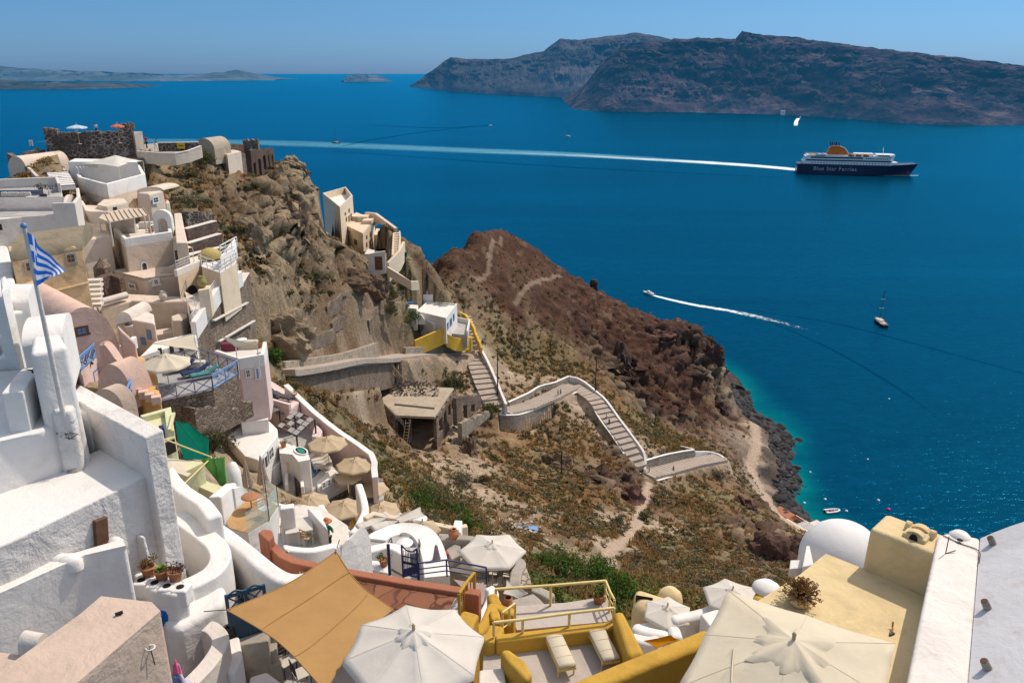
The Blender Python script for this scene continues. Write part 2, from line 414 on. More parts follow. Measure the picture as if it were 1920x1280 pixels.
# ------------------------------------------------------------------ terrain survey
TC = {'T': (0.34,0.255,0.16),'B': (0.175,0.11,0.064),'R': (0.102,0.05,0.033),'D': (0.062,0.033,0.027),'O': (0.215,0.115,0.044),
      'G': (0.155,0.128,0.066),'P': (0.40,0.31,0.225),'K': (0.045,0.042,0.042),'S': (0.10,0.115,0.03)}
CT = [  # px, py, forward distance, ground colour, cragginess, scrub
 (15,332,100,'T',.3,.1),(60,303,104,'T',.3,.1),(85,303,106,'T',.2,.1),(170,303,106,'T',.2,.1),(250,300,107,'T',.4,.1),(275,290,110,'T',.3,.3),
 (380,290,116,'T',.3,.4),(520,296,143,'T',.15,.2),(548,299,148,'T',.15,.2),(575,304,153,'T',.2,.3),
 (765,490,166,'T',.3,.2),(790,480,174,'B',.5,.2),(830,478,190,'R',.3,.1),(850,460,202,'R',.05,.05),(870,446,214,'R',.03,.05),(892,440,226,'R',.03,.03),(915,437,235,'R',.03,.03),(960,446,238,'R',.03,.03),(985,457,240,'R',.1,.03),
 (1025,490,245,'R',.3,.03),(1045,515,245,'D',.5,.0),(1100,537,243,'R',.4,.03),(1160,567,246,'R',.4,.03),(1220,592,248,'R',.5,.02),(1300,624,252,'D',.7,0),
 (1330,660,254,'D',.9,0),(1347,700,256,'D',.9,0),(1370,745,262,'D',.5,0),
 (1385,768,252,'K',.3,0),(1425,800,233,'K',.3,0),(1442,850,214,'K',.3,0),(1455,890,202,'K',.3,0),(1470,920,194,'K',.3,0),(1478,952,186,'K',.2,0),(1502,978,182,'K',.2,0),
 (1413,790,232,'P',.1,.1),(1420,830,218,'P',.0,.1),(1408,880,202,'P',.0,.1),(1420,915,193,'P',.0,.1),(1450,955,182,'P',.0,.1),(1490,985,174,'P',.0,.0),
 (300,335,104,'B',.5,.5),(325,395,96,'T',.7,.3),(360,330,110,'G',.3,.8),(390,330,113,'G',.4,.7),(430,350,116,'B',.7,.3),(400,400,101,'G',.4,.7),(420,440,97,'B',.5,.5),
 (470,400,116,'B',.9,.3),(540,360,134,'B',.8,.3),(520,420,118,'T',.9,.3),(560,460,121,'B',1,.2),(480,340,123,'B',.7,.4),(590,350,149,'T',.9,.2),(615,470,138,'G',.6,.4),
 (470,480,98,'T',.9,.3),(515,515,103,'T',.9,.1),(590,520,121,'O',.7,.5),(660,515,142,'D',.9,0),(690,500,150,'B',.4,.4),(455,560,84,'G',.4,.6),(495,590,89,'T',.8,.1),
 (530,630,94,'T',.6,.05),(560,560,106,'O',.4,.6),(620,590,121,'B',.7,.3),(660,600,128,'O',.3,.6),(700,560,146,'B',.5,.3),(590,640,109,'B',.5,.4),(650,640,122,'O',.2,.5),
 (525,668,88,'S',.1,.9),(570,664,101,'G',.1,.8),(730,620,148,'B',.2,.8),(712,530,152,'T',.3,.4),(745,520,158,'G',.2,.8),(775,545,161,'G',.2,.8),(800,605,160,'G',.1,.8),(860,620,167,'G',.1,.4),
 (840,560,170,'G',.3,.6),(800,510,170,'R',.4,.3),(900,520,198,'R',.3,.08),(950,480,224,'R',.2,.03),(870,590,180,'B',.3,.5),(960,600,193,'R',.3,.25),(930,650,178,'G',.2,.7),
 (990,690,181,'G',.2,.8),(1050,600,207,'R',.3,.08),(1050,680,190,'G',.2,.7),(1100,600,218,'R',.4,.05),(1120,640,212,'D',.6,.05),(1165,690,209,'D',1,.0),(1190,720,206,'D',1,0),
 (1150,640,224,'R',.4,.03),(1220,660,224,'R',.4,.03),(1260,640,238,'D',.7,0),(1280,690,234,'D',.9,0),(1230,785,198,'D',.6,.1),(1250,740,210,'R',.6,.05),(1300,740,224,'R',.6,.03),(1320,800,210,'R',.5,.05),
 (1140,740,188,'O',.2,.5),(1185,790,182,'G',.2,.8),(1250,825,180,'G',.1,.9),(1300,840,184,'G',.1,.6),
 (620,765,88,'O',.1,.8),(660,780,94,'O',.1,.8),(620,745,86,'G',.1,.8),(720,820,110,'O',.1,.7),(740,880,92,'G',.2,.7),(700,850,80,'G',.1,.6),
 (840,860,120,'P',.4,.1),(880,880,114,'P',.3,.02),(930,940,98,'P',.3,.1),(820,930,84,'G',.1,.9),(870,960,77,'S',.1,.9),(950,1000,80,'P',.3,.2),(895,820,136,'B',.4,.2),(960,800,145,'O',.2,.5),
 (960,860,130,'O',.2,.6),(1050,800,152,'B',.5,.5),(1040,860,136,'G',.4,.5),(1100,830,148,'B',.3,.6),(1000,920,114,'O',.2,.7),(1080,920,120,'O',.2,.6),(1060,1000,88,'B',.2,.5),(1150,915,130,'D',.9,.2),
 (1180,880,143,'D',.7,.2),(1110,980,102,'G',.1,.7),(1190,985,108,'P',.1,.3),(1215,935,131,'D',.3,.2),(1140,1035,88,'P',.1,.3),(1165,1075,79,'G',.1,.7),(980,1060,60,'G',.0,.9),(1060,1060,64,'S',.0,1),
 (1130,1090,62,'S',.0,1),(1000,1100,46,'S',.0,.9),(1100,1140,46,'S',.0,.9),(1250,1020,101,'G',.1,.8),(1300,1070,83,'G',.1,.9),(1350,1095,66,'G',.1,.8),(1300,960,132,'O',.3,.6),(1360,930,148,'G',.3,.4),
 (1340,905,160,'B',.2,.4),(1400,930,160,'D',.5,.2),(1420,1000,124,'D',.9,.1),(1470,1040,100,'D',.8,.1),(1400,1060,90,'B',.3,.5),(1485,1005,135,'B',.3,.3),(1520,1035,110,'B',.3,.3),
 (1390,860,192,'R',.4,.1),(1390,800,226,'R',.5,.05),(1445,975,168,'G',.2,.4),(1360,780,238,'D',.7,0),
 (545,728,88,'G',.1,.6),(600,738,98,'B',.1,.5),(650,738,110,'P',.1,.2),(700,732,125,'P',.1,.1),(735,724,132,'P',.1,.1),(604,350,166,'B',.2,.3),(596,380,168,'T',.5,.2),(585,400,147,'T',.8,.2),(614,452,151,'B',.4,.5),(640,466,153,'G',.4,.5),(680,486,153,'G',.3,.4),(440,322,123,'B',.3,.4),(472,334,129,'B',.3,.4),(505,328,138,'B',.3,.4),(470,302,137,'T',.1,.2),
 # stairs and the upper road lie on the ground
 (895,662,167,'P',0,.1),(945,768,148,'P',0,.1),(1075,722,175,'P',0,.1),(1140,800,163,'P',0,.1),(1205,892,150,'P',0,.1),(1350,860,171,'P',0,.1),(860,672,162,'P',0,.1),(750,690,140,'P',0,.2),(535,702,88,'P',0,.2),(640,692,110,'P',0,.2),
 (800,755,131,'P',0,0),(745,750,126,'P',.1,0),(830,850,121,'B',.3,.2),(780,848,119,'B',.2,.2)]
CTOWN = [(60,400,75,3),(200,400,82,3),(260,520,70,4),(120,560,54,4),(250,640,56,3),(400,640,60,3),(330,720,47,3),(420,745,50,2),(480,720,66,6),(570,790,58,5),(630,860,52,3),(690,905,50,3),
 (470,850,49,3),(500,950,38,3),(600,960,38,3),(700,960,46,3),(800,995,43,3),(900,1050,38,3),(300,800,36,4),(390,830,42,2),(330,950,24,4),(450,1030,22,3),(600,1080,21,4),(900,1100,30,4),(1050,1150,24,5),
 (1200,1130,30,4),(1300,1150,29,5),(1000,1230,16,5),(1300,1240,15,5),(1500,1150,17,5),(1600,1030,31,6),(1720,1010,30,8),(150,900,18,5),(100,1100,14,5),(200,1200,12,5),(400,1200,15,5),(600,1200,14,5),(800,1200,13,5),(1850,1200,12,6)]
TP = []; TA = []
def tp(p,c,cr,vg): TP.append((p[0],p[1],p[2])); TA.append((*TC[c],cr,vg))
for px,py,Y,c,cr,vg in CT: tp(at(px,py,Y),c,cr,vg)
for px,py,Y,dz in CTOWN:
 p = at(px,py,Y); tp((p.x,p.y,p.z - dz),'T' if Y > 40 else 'P',.2,.1)
COAST = [(1400,757),(1440,785),(1482,826),(1470,860),(1493,895),(1503,915),(1480,938),(1503,963),(1533,986),(1575,1003)]
for px,py in COAST:
 p = onz(px,py,-0.4); tp(p,'K',.15,0)
 q = onz(px,py,0); d = Vector((1,.5,0)).normalized(); tp((q.x + d.x * 22,q.y + d.y * 22,-7),'K',0,0); tp((q.x + d.x * 60,q.y + d.y * 60,-22),'K',0,0)
for (px,py,Y,a,b) in ((15,332,100,26,70),(170,300,108,26,70),(275,285,111,24,70),(380,285,117,26,70),(470,300,135,26,75),(520,294,144,26,75),(570,303,153,26,75),(604,340,168,26,75),(680,430,186,30,70),(765,487,167,26,50),
                          (830,478,191,30,50),(915,438,236,40,62),(1025,490,246,36,52),(1100,537,245,32,44),(1220,592,249,26,30),(1300,624,253,18,18)):
 p = at(px,py,Y); d = Vector((p.x * .6 + 8,p.y,0)).normalized()
 tp((p.x + d.x * 22,p.y + d.y * 22,p.z - a * .75),'R',.2,0); tp((p.x + d.x * 60,p.y + d.y * 60,max(-12,p.z - b - 10)),'R',.2,0); tp((p.x + d.x * 130,p.y + d.y * 130,-25),'K',0,0)
for p in ((70,60,45),(82,110,16),(80,140,9),(93,165,-.5),(97,140,-.5),(101,110,-.5),(104,60,2),(130,150,-18),(140,90,-18),(30,18,96),(50,30,80),(-80,100,84),(-95,60,92),(-60,30,96),(-40,14,98),(-140,120,40),(-130,60,60),(-150,180,-10),(0,4,97)):
 tp(p,'B',.2,.2)
TP = np.array(TP); TA = np.array(TA)
_c2 = 3.0 ** 2
def _k(dx,dy): return -np.sqrt(dx * dx + dy * dy + _c2)
N = len(TP); A = np.zeros((N + 3,N + 3))
A[:N,:N] = _k(TP[:,None,0] - TP[None,:,0],TP[:,None,1] - TP[None,:,1]); A[:N,:N] += np.eye(N) * .7
A[:N,N] = 1; A[:N,N + 1] = TP[:,0]; A[:N,N + 2] = TP[:,1]; A[N:,:N] = A[:N,N:].T
SOL = np.linalg.solve(A,np.concatenate([TP[:,2],[0,0,0]]))
def base_h(x,y):
 x = np.asarray(x,float); y = np.asarray(y,float); s = SOL[N] + SOL[N + 1] * x + SOL[N + 2] * y
 for i in range(N): s = s + SOL[i] * _k(x - TP[i,0],y - TP[i,1])
 return s
def base_attr(x,y):
 wx = x + (fbm(x * .12,y * .12,3,5) - .5) * 14; wy = y + (fbm(x * .12 + 50,y * .12,3,9) - .5) * 14
 ws = np.zeros_like(x); out = np.zeros(x.shape + (5,))
 for i in range(N):
  q = 1.0 / ((wx - TP[i,0]) ** 2 + (wy - TP[i,1]) ** 2 + 3.0) ** 1.7
  ws += q; out += q[...,None] * TA[i]
 return out / ws[...,None]
# ------------------------------------------------------------------ sea
def axis(fine0,fine1,step,far0,far1,g=1.22):
 a = list(np.arange(fine0,fine1 + .01,step)); s = step; v = fine1
 while v < far1: s *= g; v += s; a.append(v)
 s = step; v = fine0; b = []
 while v > far0: s *= g; v -= s; b.append(v)
 return np.array(b[::-1] + a)
ax = axis(40,160,2.0,-60000,60000); ay = axis(100,300,2.0,-3000,90000)
GX,GY = np.meshgrid(ax,ay)
hb = np.full(GX.shape,-30.0); near = (GX > 20) & (GX < 190) & (GY > 60) & (GY < 330)
hb[near] = base_h(GX[near],GY[near])
sh = np.clip(1 - (-hb) / 5.0,0,1) ** 1.7
sh = sh * np.clip(0.35 + 1.1 * fbm(GX * .09,GY * .09,4,3),0,1)
deep = np.array([0.0,0.028,0.068]); shal = np.array([0.0,0.17,0.155])
cl = deep[None,None] * (1 - sh[...,None]) + shal[None,None] * sh[...,None]
ny,nx = GX.shape; V = np.stack([GX,GY,np.zeros_like(GX)],-1).reshape(-1,3)
ii = (np.arange(ny - 1)[:,None] * nx + np.arange(nx - 1)[None]).ravel()
fc = np.stack([ii,ii + 1,ii + nx + 1,ii + nx],1)
m,nt,b = newmat('sea_water'); a = nt.nodes.new('ShaderNodeVertexColor'); a.layer_name = 'Col'
slick = noise_n(nt,pos(nt,(0.0016,0.006,1)),1.0,5,0.6,0.6)
c = mix(nt,1.0,a.outputs['Color'],ramp(nt,slick,[(0.33,(0.62,0.66,0.70)),(0.5,(1.0,) * 3),(0.66,(1.5,1.45,1.38))]),'MULTIPLY')
c = mix(nt,1.0,c,ramp(nt,noise_n(nt,pos(nt,(0.10,0.26,1)),1.0,5,0.7),[(0.3,(0.78,) * 3),(0.7,(1.22,) * 3)]),'MULTIPLY')
df = nt.nodes.new('ShaderNodeBsdfDiffuse'); nt.links.new(c,df.inputs['Color']); gl = nt.nodes.new('ShaderNodeBsdfGlossy'); gl.inputs['Color'].default_value = (0.03,0.47,0.69,1); gl.inputs['Roughness'].default_value = 0.17
n1 = bump(nt,df,noise_n(nt,pos(nt,(0.22,0.5,1)),1.0,4,0.6,0.4),0.38,0.9); n2 = bump(nt,df,noise_n(nt,pos(nt,(0.9,1.7,1)),1.0,3,0.6),0.3,0.2,n1)
fr = nt.nodes.new('ShaderNodeFresnel'); fr.inputs['IOR'].default_value = 1.33; nt.links.new(n2,gl.inputs['Normal']); nt.links.new(n2,fr.inputs['Normal'])
ms = nt.nodes.new('ShaderNodeMixShader'); nt.links.new(fr.outputs[0],ms.inputs[0]); nt.links.new(df.outputs[0],ms.inputs[1]); nt.links.new(gl.outputs[0],ms.inputs[2]); nt.links.new(ms.outputs[0],nt.nodes['Material Output'].inputs['Surface'])
sea = link('sea',np_mesh('sea',V,fc,m,cl.reshape(-1,3))); sea['kind'] = 'structure'
# foam trails lying on the water
def foam_mat(name,dens,col=(0.72,0.80,0.84),sc=(0.25,0.6,1),soft=.1):
 m,nt,b = newmat(name); b.inputs['Base Color'].default_value = (*col,1); b.inputs['Roughness'].default_value = 0.9; b.inputs['Specular IOR Level'].default_value = 0
 a = nt.nodes.new('ShaderNodeVertexColor'); a.layer_name = 'Col'; sp = nt.nodes.new('ShaderNodeSeparateColor'); nt.links.new(a.outputs['Color'],sp.inputs[0])
 n = noise_n(nt,pos(nt,sc),1.0,6,0.75)
 s = nt.nodes.new('ShaderNodeMath'); s.operation = 'ADD'; nt.links.new(n,s.inputs[0]); nt.links.new(sp.outputs[0],s.inputs[1])
 r = ramp(nt,s.outputs[0],[(1 - dens - soft,(0,) * 3),(1 - dens + soft,(1,) * 3)])
 t = nt.nodes.new('ShaderNodeBsdfTransparent'); ms = nt.nodes.new('ShaderNodeMixShader'); nt.links.new(r,ms.inputs[0])
 nt.links.new(t.outputs[0],ms.inputs[1]); nt.links.new(b.outputs[0],ms.inputs[2]); nt.links.new(ms.outputs[0],nt.nodes['Material Output'].inputs['Surface'])
 return m
def trail(name,pxs,mat,z=0.06,across=8):
 """pxs: (px, py, half width m, strength) along the centre line, laid on the water"""
 P = [onz(a,b_,z) for a,b_,_,_ in pxs]; L = smooth_line([(*p.xy,k[2]) for p,k in zip(P,pxs)],10); S = smooth_line([(k[3],0,0) for k in pxs],10)
 V = []; Cc = []; f = []
 for i,q in enumerate(L):
  d = (L[min(i + 1,len(L) - 1)].xy - L[max(i - 1,0)].xy).normalized(); nn = Vector((-d.y,d.x))
  for k in range(across + 1):
   t = k / across * 2 - 1; e = q.xy + nn * t * q.z; V.append((e.x,e.y,z)); Cc.append((S[i].x - abs(t) ** 3 * 0.55,) * 3)
 for i in range(len(L) - 1):
  for k in range(across): o = i * (across + 1) + k; f.append((o,o + 1,o + across + 2,o + across + 1))
 o = link(name,np_mesh(name,V,f,mat,np.array(Cc))); o['kind'] = 'structure'; return o
FM = foam_mat('wake_foam',0.5,sc=(0.02,0.25,1),soft=.22); FM2 = foam_mat('boat_foam',0.5,sc=(0.35,0.35,1))
trail('water_ferry_wake',[(1500,319,11,.42),(1440,313,16,.27),(1330,305,20,.17),(1200,298,18,.04),(1050,290,20,-.1),(900,285,24,-.22),(760,279,26,-.3),(600,272,30,-.36),(420,267,36,-.4),(200,262,40,-.42)],FM)
trail('water_wake_band',[(1420,312,14,.1),(1200,297,30,.12),(1050,289,40,.14),(900,283,46,.12),(760,277,52,.08),(600,271,60,.04),(420,266,64,0),(100,262,70,-.1)],foam_mat('wake_band',.5,(.10,.34,.48),(.012,.12,1),.35),.04)
trail('water_bow_wave',[(1508,325,1.4,.45),(1600,327,1.8,.40),(1660,329,2.0,.25),(1722,329,1.6,.3)],FM2,0.08,4)
trail('water_speedboat_wake',[(1216,551,1.0,.45),(1250,560,1.6,.34),(1300,571,2.6,.16),(1360,581,3.6,.08),(1430,596,4.4,-.02),(1490,611,5.0,-.12),(1560,636,6,-.24)],FM2)
trail('water_launch_wake',[(1497,222,5,.4),(1493,228,6,.3),(1492,236,9,.0)],FM2,0.06,4)
def rip_mat():
 m = foam_mat('ripple_water',0.5,col=(0.0,0.05,0.13),sc=(0.1,0.1,1),soft=.45); return m
RM = rip_mat()
trail('water_ripple',[(1420,592,.6,-.02),(1560,655,1.0,-.02),(1680,725,1.2,-.08),(1760,785,1.2,-.4)],RM,0.05,4)
trail('water_ripple',[(1400,580,.6,-.05),(1560,605,1.0,-.05),(1700,640,1.2,-.1),(1920,700,1.5,-.2)],RM,0.05,4)
trail('water_ripple',[(640,275,3,-.05),(700,262,5,.0),(800,247,7,-.05),(915,235,6,-.05)],RM,0.05,4)
trail('water_ripple',[(700,235,8,.0),(820,240,10,.1),(915,236,8,.1)],RM,0.05,4)
trail('water_ripple',[(630,284,8,-.2),(900,303,8,-.14),(1150,318,8,-.14),(1480,333,6,-.3)],RM,0.05,4)
# ------------------------------------------------------------------ islands across the water
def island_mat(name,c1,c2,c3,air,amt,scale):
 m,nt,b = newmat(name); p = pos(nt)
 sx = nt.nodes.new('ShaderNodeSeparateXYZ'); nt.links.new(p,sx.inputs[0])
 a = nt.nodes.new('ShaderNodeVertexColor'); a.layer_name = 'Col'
 c = ramp(nt,noise_n(nt,pos(nt,(scale,scale,scale * 2.6)),1.0,7,0.7,0.4),[(0.36,c1),(0.5,c2),(0.66,c3)])  # haze painted in: rock darks tinted blue, with the glow below
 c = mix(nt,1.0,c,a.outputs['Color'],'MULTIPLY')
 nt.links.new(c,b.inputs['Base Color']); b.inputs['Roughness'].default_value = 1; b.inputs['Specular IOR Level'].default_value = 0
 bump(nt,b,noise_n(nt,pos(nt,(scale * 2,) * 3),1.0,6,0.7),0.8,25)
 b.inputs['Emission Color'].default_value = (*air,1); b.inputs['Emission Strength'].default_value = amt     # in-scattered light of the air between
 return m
def lerp_line(L,x):
 xs = [a for a,_ in L]; ys = [b_ for _,b_ in L]; return np.interp(x,xs,ys)
def island(name,water,ridge,x0,x1,depth,mat,n=220,rows=40,amp=1.0,seed=1,cliff=0.5,back=1.5):
 X = np.linspace(x0,x1,n); V = np.zeros((rows + 12,n,3)); Cc = np.ones((rows + 12,n,3))
 yw = lerp_line(water,X); yr = lerp_line(ridge,X)
 yr = yr + (fbm(X * .06,X * 0 + seed,4,seed) - .5) * 5 * amp
 for i,px in enumerate(X):
  a = onz(px,min(yw[i],640),0); hr = max(0.02,yw[i] - yr[i]); dep = depth * min(1,hr / 60 + .12)
  bb = at(px,yr[i],a.y + dep); zt = max(1.5,bb.z)
  for r in range(rows):
   t = r / (rows - 1); q = a.lerp(bb,t); pr = (1 - cliff) * t + cliff * (t ** .55 if t < .5 else 1 - (1 - .5 ** .55) * ((1 - t) / .5) ** 1.3)
   V[r,i] = (q.x,q.y,-2 + (zt + 2) * pr)
  for r in range(12):
   t = (r + 1) / 12; V[rows + r,i] = (bb.x * (1 + .12 * t),bb.y + depth * back * t,zt * (1 - t) - 3 * t)
 gx,gy = V[...,0],V[...,1]; sc = 9.0 / depth
 t = np.linspace(0,1,rows)[:,None]; env = np.sin(np.pi * np.clip(t,0,1)) ** .6
 H = V[:rows,:,2]; top = H.max(0,keepdims=True)
 gul = fbm(gx[:rows] * sc * 1.3,gy[:rows] * sc * .45,5,seed + 3,.55,True) - .55
 V[:rows,:,2] += gul * env * top * .34 * amp
 V[:rows,:,1] += (fbm(gx[:rows] * sc * .8 + 9,H * sc * 1.5,5,seed + 6,.6,True) - .5) * env * depth * .42 * amp
 V[:rows,:,2] = np.minimum(V[:rows,:,2],np.maximum(top * (0.35 + .65 * t),1.5) + top * .02)
 band = fbm(gx[:rows] * sc * .5,H / np.maximum(top,1) * 5,4,seed + 11)
 Cc[:rows] = (0.25 + 1.5 * band)[...,None]
 V = V.reshape(-1,3); R_ = rows + 12
 ii = (np.arange(R_ - 1)[:,None] * n + np.arange(n - 1)[None]).ravel(); f = np.stack([ii,ii + 1,ii + n + 1,ii + n],1)
 o = link(name,np_mesh(name,V,f,mat,Cc.reshape(-1,3),False)); o['kind'] = 'structure'; return o
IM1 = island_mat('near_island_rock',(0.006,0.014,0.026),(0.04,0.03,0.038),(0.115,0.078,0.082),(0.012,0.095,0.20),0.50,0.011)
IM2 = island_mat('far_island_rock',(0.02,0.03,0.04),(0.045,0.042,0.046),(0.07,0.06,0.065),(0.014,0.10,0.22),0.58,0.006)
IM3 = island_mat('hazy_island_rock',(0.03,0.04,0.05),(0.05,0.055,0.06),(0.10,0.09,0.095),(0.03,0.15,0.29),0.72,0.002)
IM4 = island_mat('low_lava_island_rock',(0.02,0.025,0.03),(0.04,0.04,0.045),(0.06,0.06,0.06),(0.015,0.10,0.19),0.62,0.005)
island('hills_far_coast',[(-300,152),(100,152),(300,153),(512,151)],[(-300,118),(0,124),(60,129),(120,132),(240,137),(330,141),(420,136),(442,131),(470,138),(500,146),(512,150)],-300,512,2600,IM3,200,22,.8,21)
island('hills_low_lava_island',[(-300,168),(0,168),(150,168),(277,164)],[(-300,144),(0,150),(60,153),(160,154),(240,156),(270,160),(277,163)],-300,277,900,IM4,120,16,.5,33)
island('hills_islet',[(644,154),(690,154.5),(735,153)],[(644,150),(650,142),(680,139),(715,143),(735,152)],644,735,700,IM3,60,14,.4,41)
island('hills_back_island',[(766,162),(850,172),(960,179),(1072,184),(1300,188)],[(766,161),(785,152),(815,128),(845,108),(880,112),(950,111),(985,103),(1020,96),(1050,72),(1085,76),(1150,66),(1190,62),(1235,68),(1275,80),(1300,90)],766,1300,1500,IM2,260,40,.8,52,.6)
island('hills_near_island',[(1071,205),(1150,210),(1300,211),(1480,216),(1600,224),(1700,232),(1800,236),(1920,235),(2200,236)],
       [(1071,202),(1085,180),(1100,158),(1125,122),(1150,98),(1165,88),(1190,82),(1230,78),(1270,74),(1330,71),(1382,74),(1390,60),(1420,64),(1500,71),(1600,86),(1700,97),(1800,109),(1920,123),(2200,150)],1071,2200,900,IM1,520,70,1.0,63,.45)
# ------------------------------------------------------------------ builders for the things of the village
UP = Vector((0,0,1)); EYE = Vector((0,0,CAMZ))
def clamp(pts,z,grow=1.5): CLAMPS.append(([(p[0],p[1]) for p in pts],z,grow))
def cen(pts):
 p = sum((Vector(q) for q in pts),Vector()) / len(pts); return p
def facing(A,B):
 d = (B - A); d.z = 0; d.normalize(); n = Vector((-d.y,d.x,0))
 if (EYE - A).dot(n) < 0: n = -n
 return d,n
def house(name,label,cat,poly,z,h,mat,roof=None,par=None,bevel=0.06,taper=0.0,group=None,cl=True,grow=1.5,lift=0.02):
 """walls from a surveyed roof outline; par = (edges, height above roof, width, material): parapet whose TOP is at z"""
 P = PZ(poly,z) if not isinstance(poly[0],Vector) else poly
 top = [p.copy() for p in P]
 if par:
  for p in top: p.z -= par[1]
 c = cen(top); t = thing(name,label,cat,(c.x,c.y,c.z - h),0,group)
 MB().prism(top,h,taper=taper).build('wall',mat,t,bevel)
 if roof is not None:
  q = [c + (p - c) * .985 for p in top]
  for p in q: p.z = top[0].z + lift
  MB().prism(q,lift + .1).build('roof' if not par else 'terrace_floor',roof,t)
 if par:
  b = MB(); n = len(P)
  ctr = cen(P)
  runs = par[0]
  for run in runs:
   L = [P[i % n] for i in run]
   cl_ = len(run) > 2 and run[0] % n == run[-1] % n
   if cl_: L = L[:-1]
   a = L[0]; e = L[1]; nn = Vector((-(e.y - a.y),e.x - a.x,0))
   off = 1 if (ctr - a).dot(nn) > 0 else -1
   b.wall(L,par[2],par[1] + .12,off=off * .97,closed=cl_)
  b.build('parapet',par[3],t,bevel)
 if cl: clamp(top,c.z - 1.0 if h > 1.5 else c.z - .3,grow)
 t['_z'] = top[0].z
 return t,P
def win(parent,A,B,x0,y0,x1,y1,frame=WFRAME,pane=GLASSD,name='window',fw=.08,arch=False,bars=True,proud=.03):
 d,n = facing(A,B)
 p = onwall((x0 + x1) / 2,(y0 + y1) / 2,A,B); a = onwall(x0,(y0 + y1) / 2,A,B); b_ = onwall(x1,(y0 + y1) / 2,A,B)
 lo = onwall((x0 + x1) / 2,y1,A,B); hi = onwall((x0 + x1) / 2,y0,A,B)
 w = max(.15,abs((b_ - a).dot(d))); h = max(.15,hi.z - lo.z)
 ang = math.atan2(d.y,d.x); c = p.copy(); c.z = (hi.z + lo.z) / 2
 def pt(u,v,o): return c + d * u + UP * v + n * o
 m = MB()
 if arch:
  k = 10; out = [(-w / 2,-h / 2),(w / 2,-h / 2)] + [(w / 2 * math.cos(math.pi * i / k),h / 2 - w / 2 + w / 2 * math.sin(math.pi * i / k)) for i in range(k + 1)]
  inn = [(-w / 2 + fw,-h / 2 + fw),(w / 2 - fw,-h / 2 + fw)] + [((w / 2 - fw) * math.cos(math.pi * i / k),h / 2 - w / 2 + (w / 2 - fw) * math.sin(math.pi * i / k)) for i in range(k + 1)]
  N_ = len(out); V = [pt(u,v,proud) for u,v in out] + [pt(u,v,proud) for u,v in inn] + [pt(u,v,-.02) for u,v in out] + [pt(u,v,-.02) for u,v in inn]
  m.add(V,[(i,(i + 1) % N_,N_ + (i + 1) % N_,N_ + i) for i in range(N_)] + [(i,2 * N_ + i,2 * N_ + (i + 1) % N_,(i + 1) % N_) for i in range(N_)] + [(N_ + i,N_ + (i + 1) % N_,3 * N_ + (i + 1) % N_,3 * N_ + i) for i in range(N_)])
  f = m.build(name,frame,parent)
  MB().add([pt(u,v,.012) for u,v in inn],[tuple(range(N_))]).build('pane' if name == 'window' else 'leaf',pane,f)
  return f
 def bar(u,v,bw,bh): m.box(c + d * u + UP * v + n * (proud / 2),(bw,proud + .02,bh),ang)
 bar(0,h / 2 - fw / 2,w,fw); bar(0,-h / 2 + fw / 2,w + fw * .8,fw); bar(-w / 2 + fw / 2,0,fw,h - 2 * fw - .004); bar(w / 2 - fw / 2,0,fw,h - 2 * fw - .004)
 f = m.build(name,frame,parent)
 q = MB(); q.add([pt(-w / 2 + fw,-h / 2 + fw,.006),pt(w / 2 - fw,-h / 2 + fw,.006),pt(w / 2 - fw,h / 2 - fw,.006),pt(-w / 2 + fw,h / 2 - fw,.006)],[(0,1,2,3)])
 q.build('pane' if name == 'window' else 'leaf',pane,f)
 if bars and name == 'window':
  q = MB(); q.box(c + n * .015,(.035,.02,h - 2 * fw),ang); q.box(c + n * .016,(w - 2 * fw,.018,.03),ang); q.build('glazing_bar',frame,f)
 return f
def hole(parent,A,B,x0,y0,x1,y1,mat=DARKH,name='opening',arch=False,o=.012):
 d,n = facing(A,B); c = onwall((x0 + x1) / 2,(y0 + y1) / 2,A,B); a = onwall(x0,(y0 + y1) / 2,A,B); b_ = onwall(x1,(y0 + y1) / 2,A,B)
 lo = onwall((x0 + x1) / 2,y1,A,B); hi = onwall((x0 + x1) / 2,y0,A,B); w = abs((b_ - a).dot(d)); h = hi.z - lo.z; c.z = (hi.z + lo.z) / 2
 P = [(-w / 2,-h / 2),(w / 2,-h / 2)]
 P += [(w / 2 * math.cos(math.pi * i / 8),h / 2 - min(w / 2,h / 2) + min(w / 2,h / 2) * math.sin(math.pi * i / 8)) for i in range(9)] if arch else [(w / 2,h / 2),(-w / 2,h / 2)]
 return MB().add([c + d * u + UP * v + n * o for u,v in P],[tuple(range(len(P)))]).build(name,mat,parent)
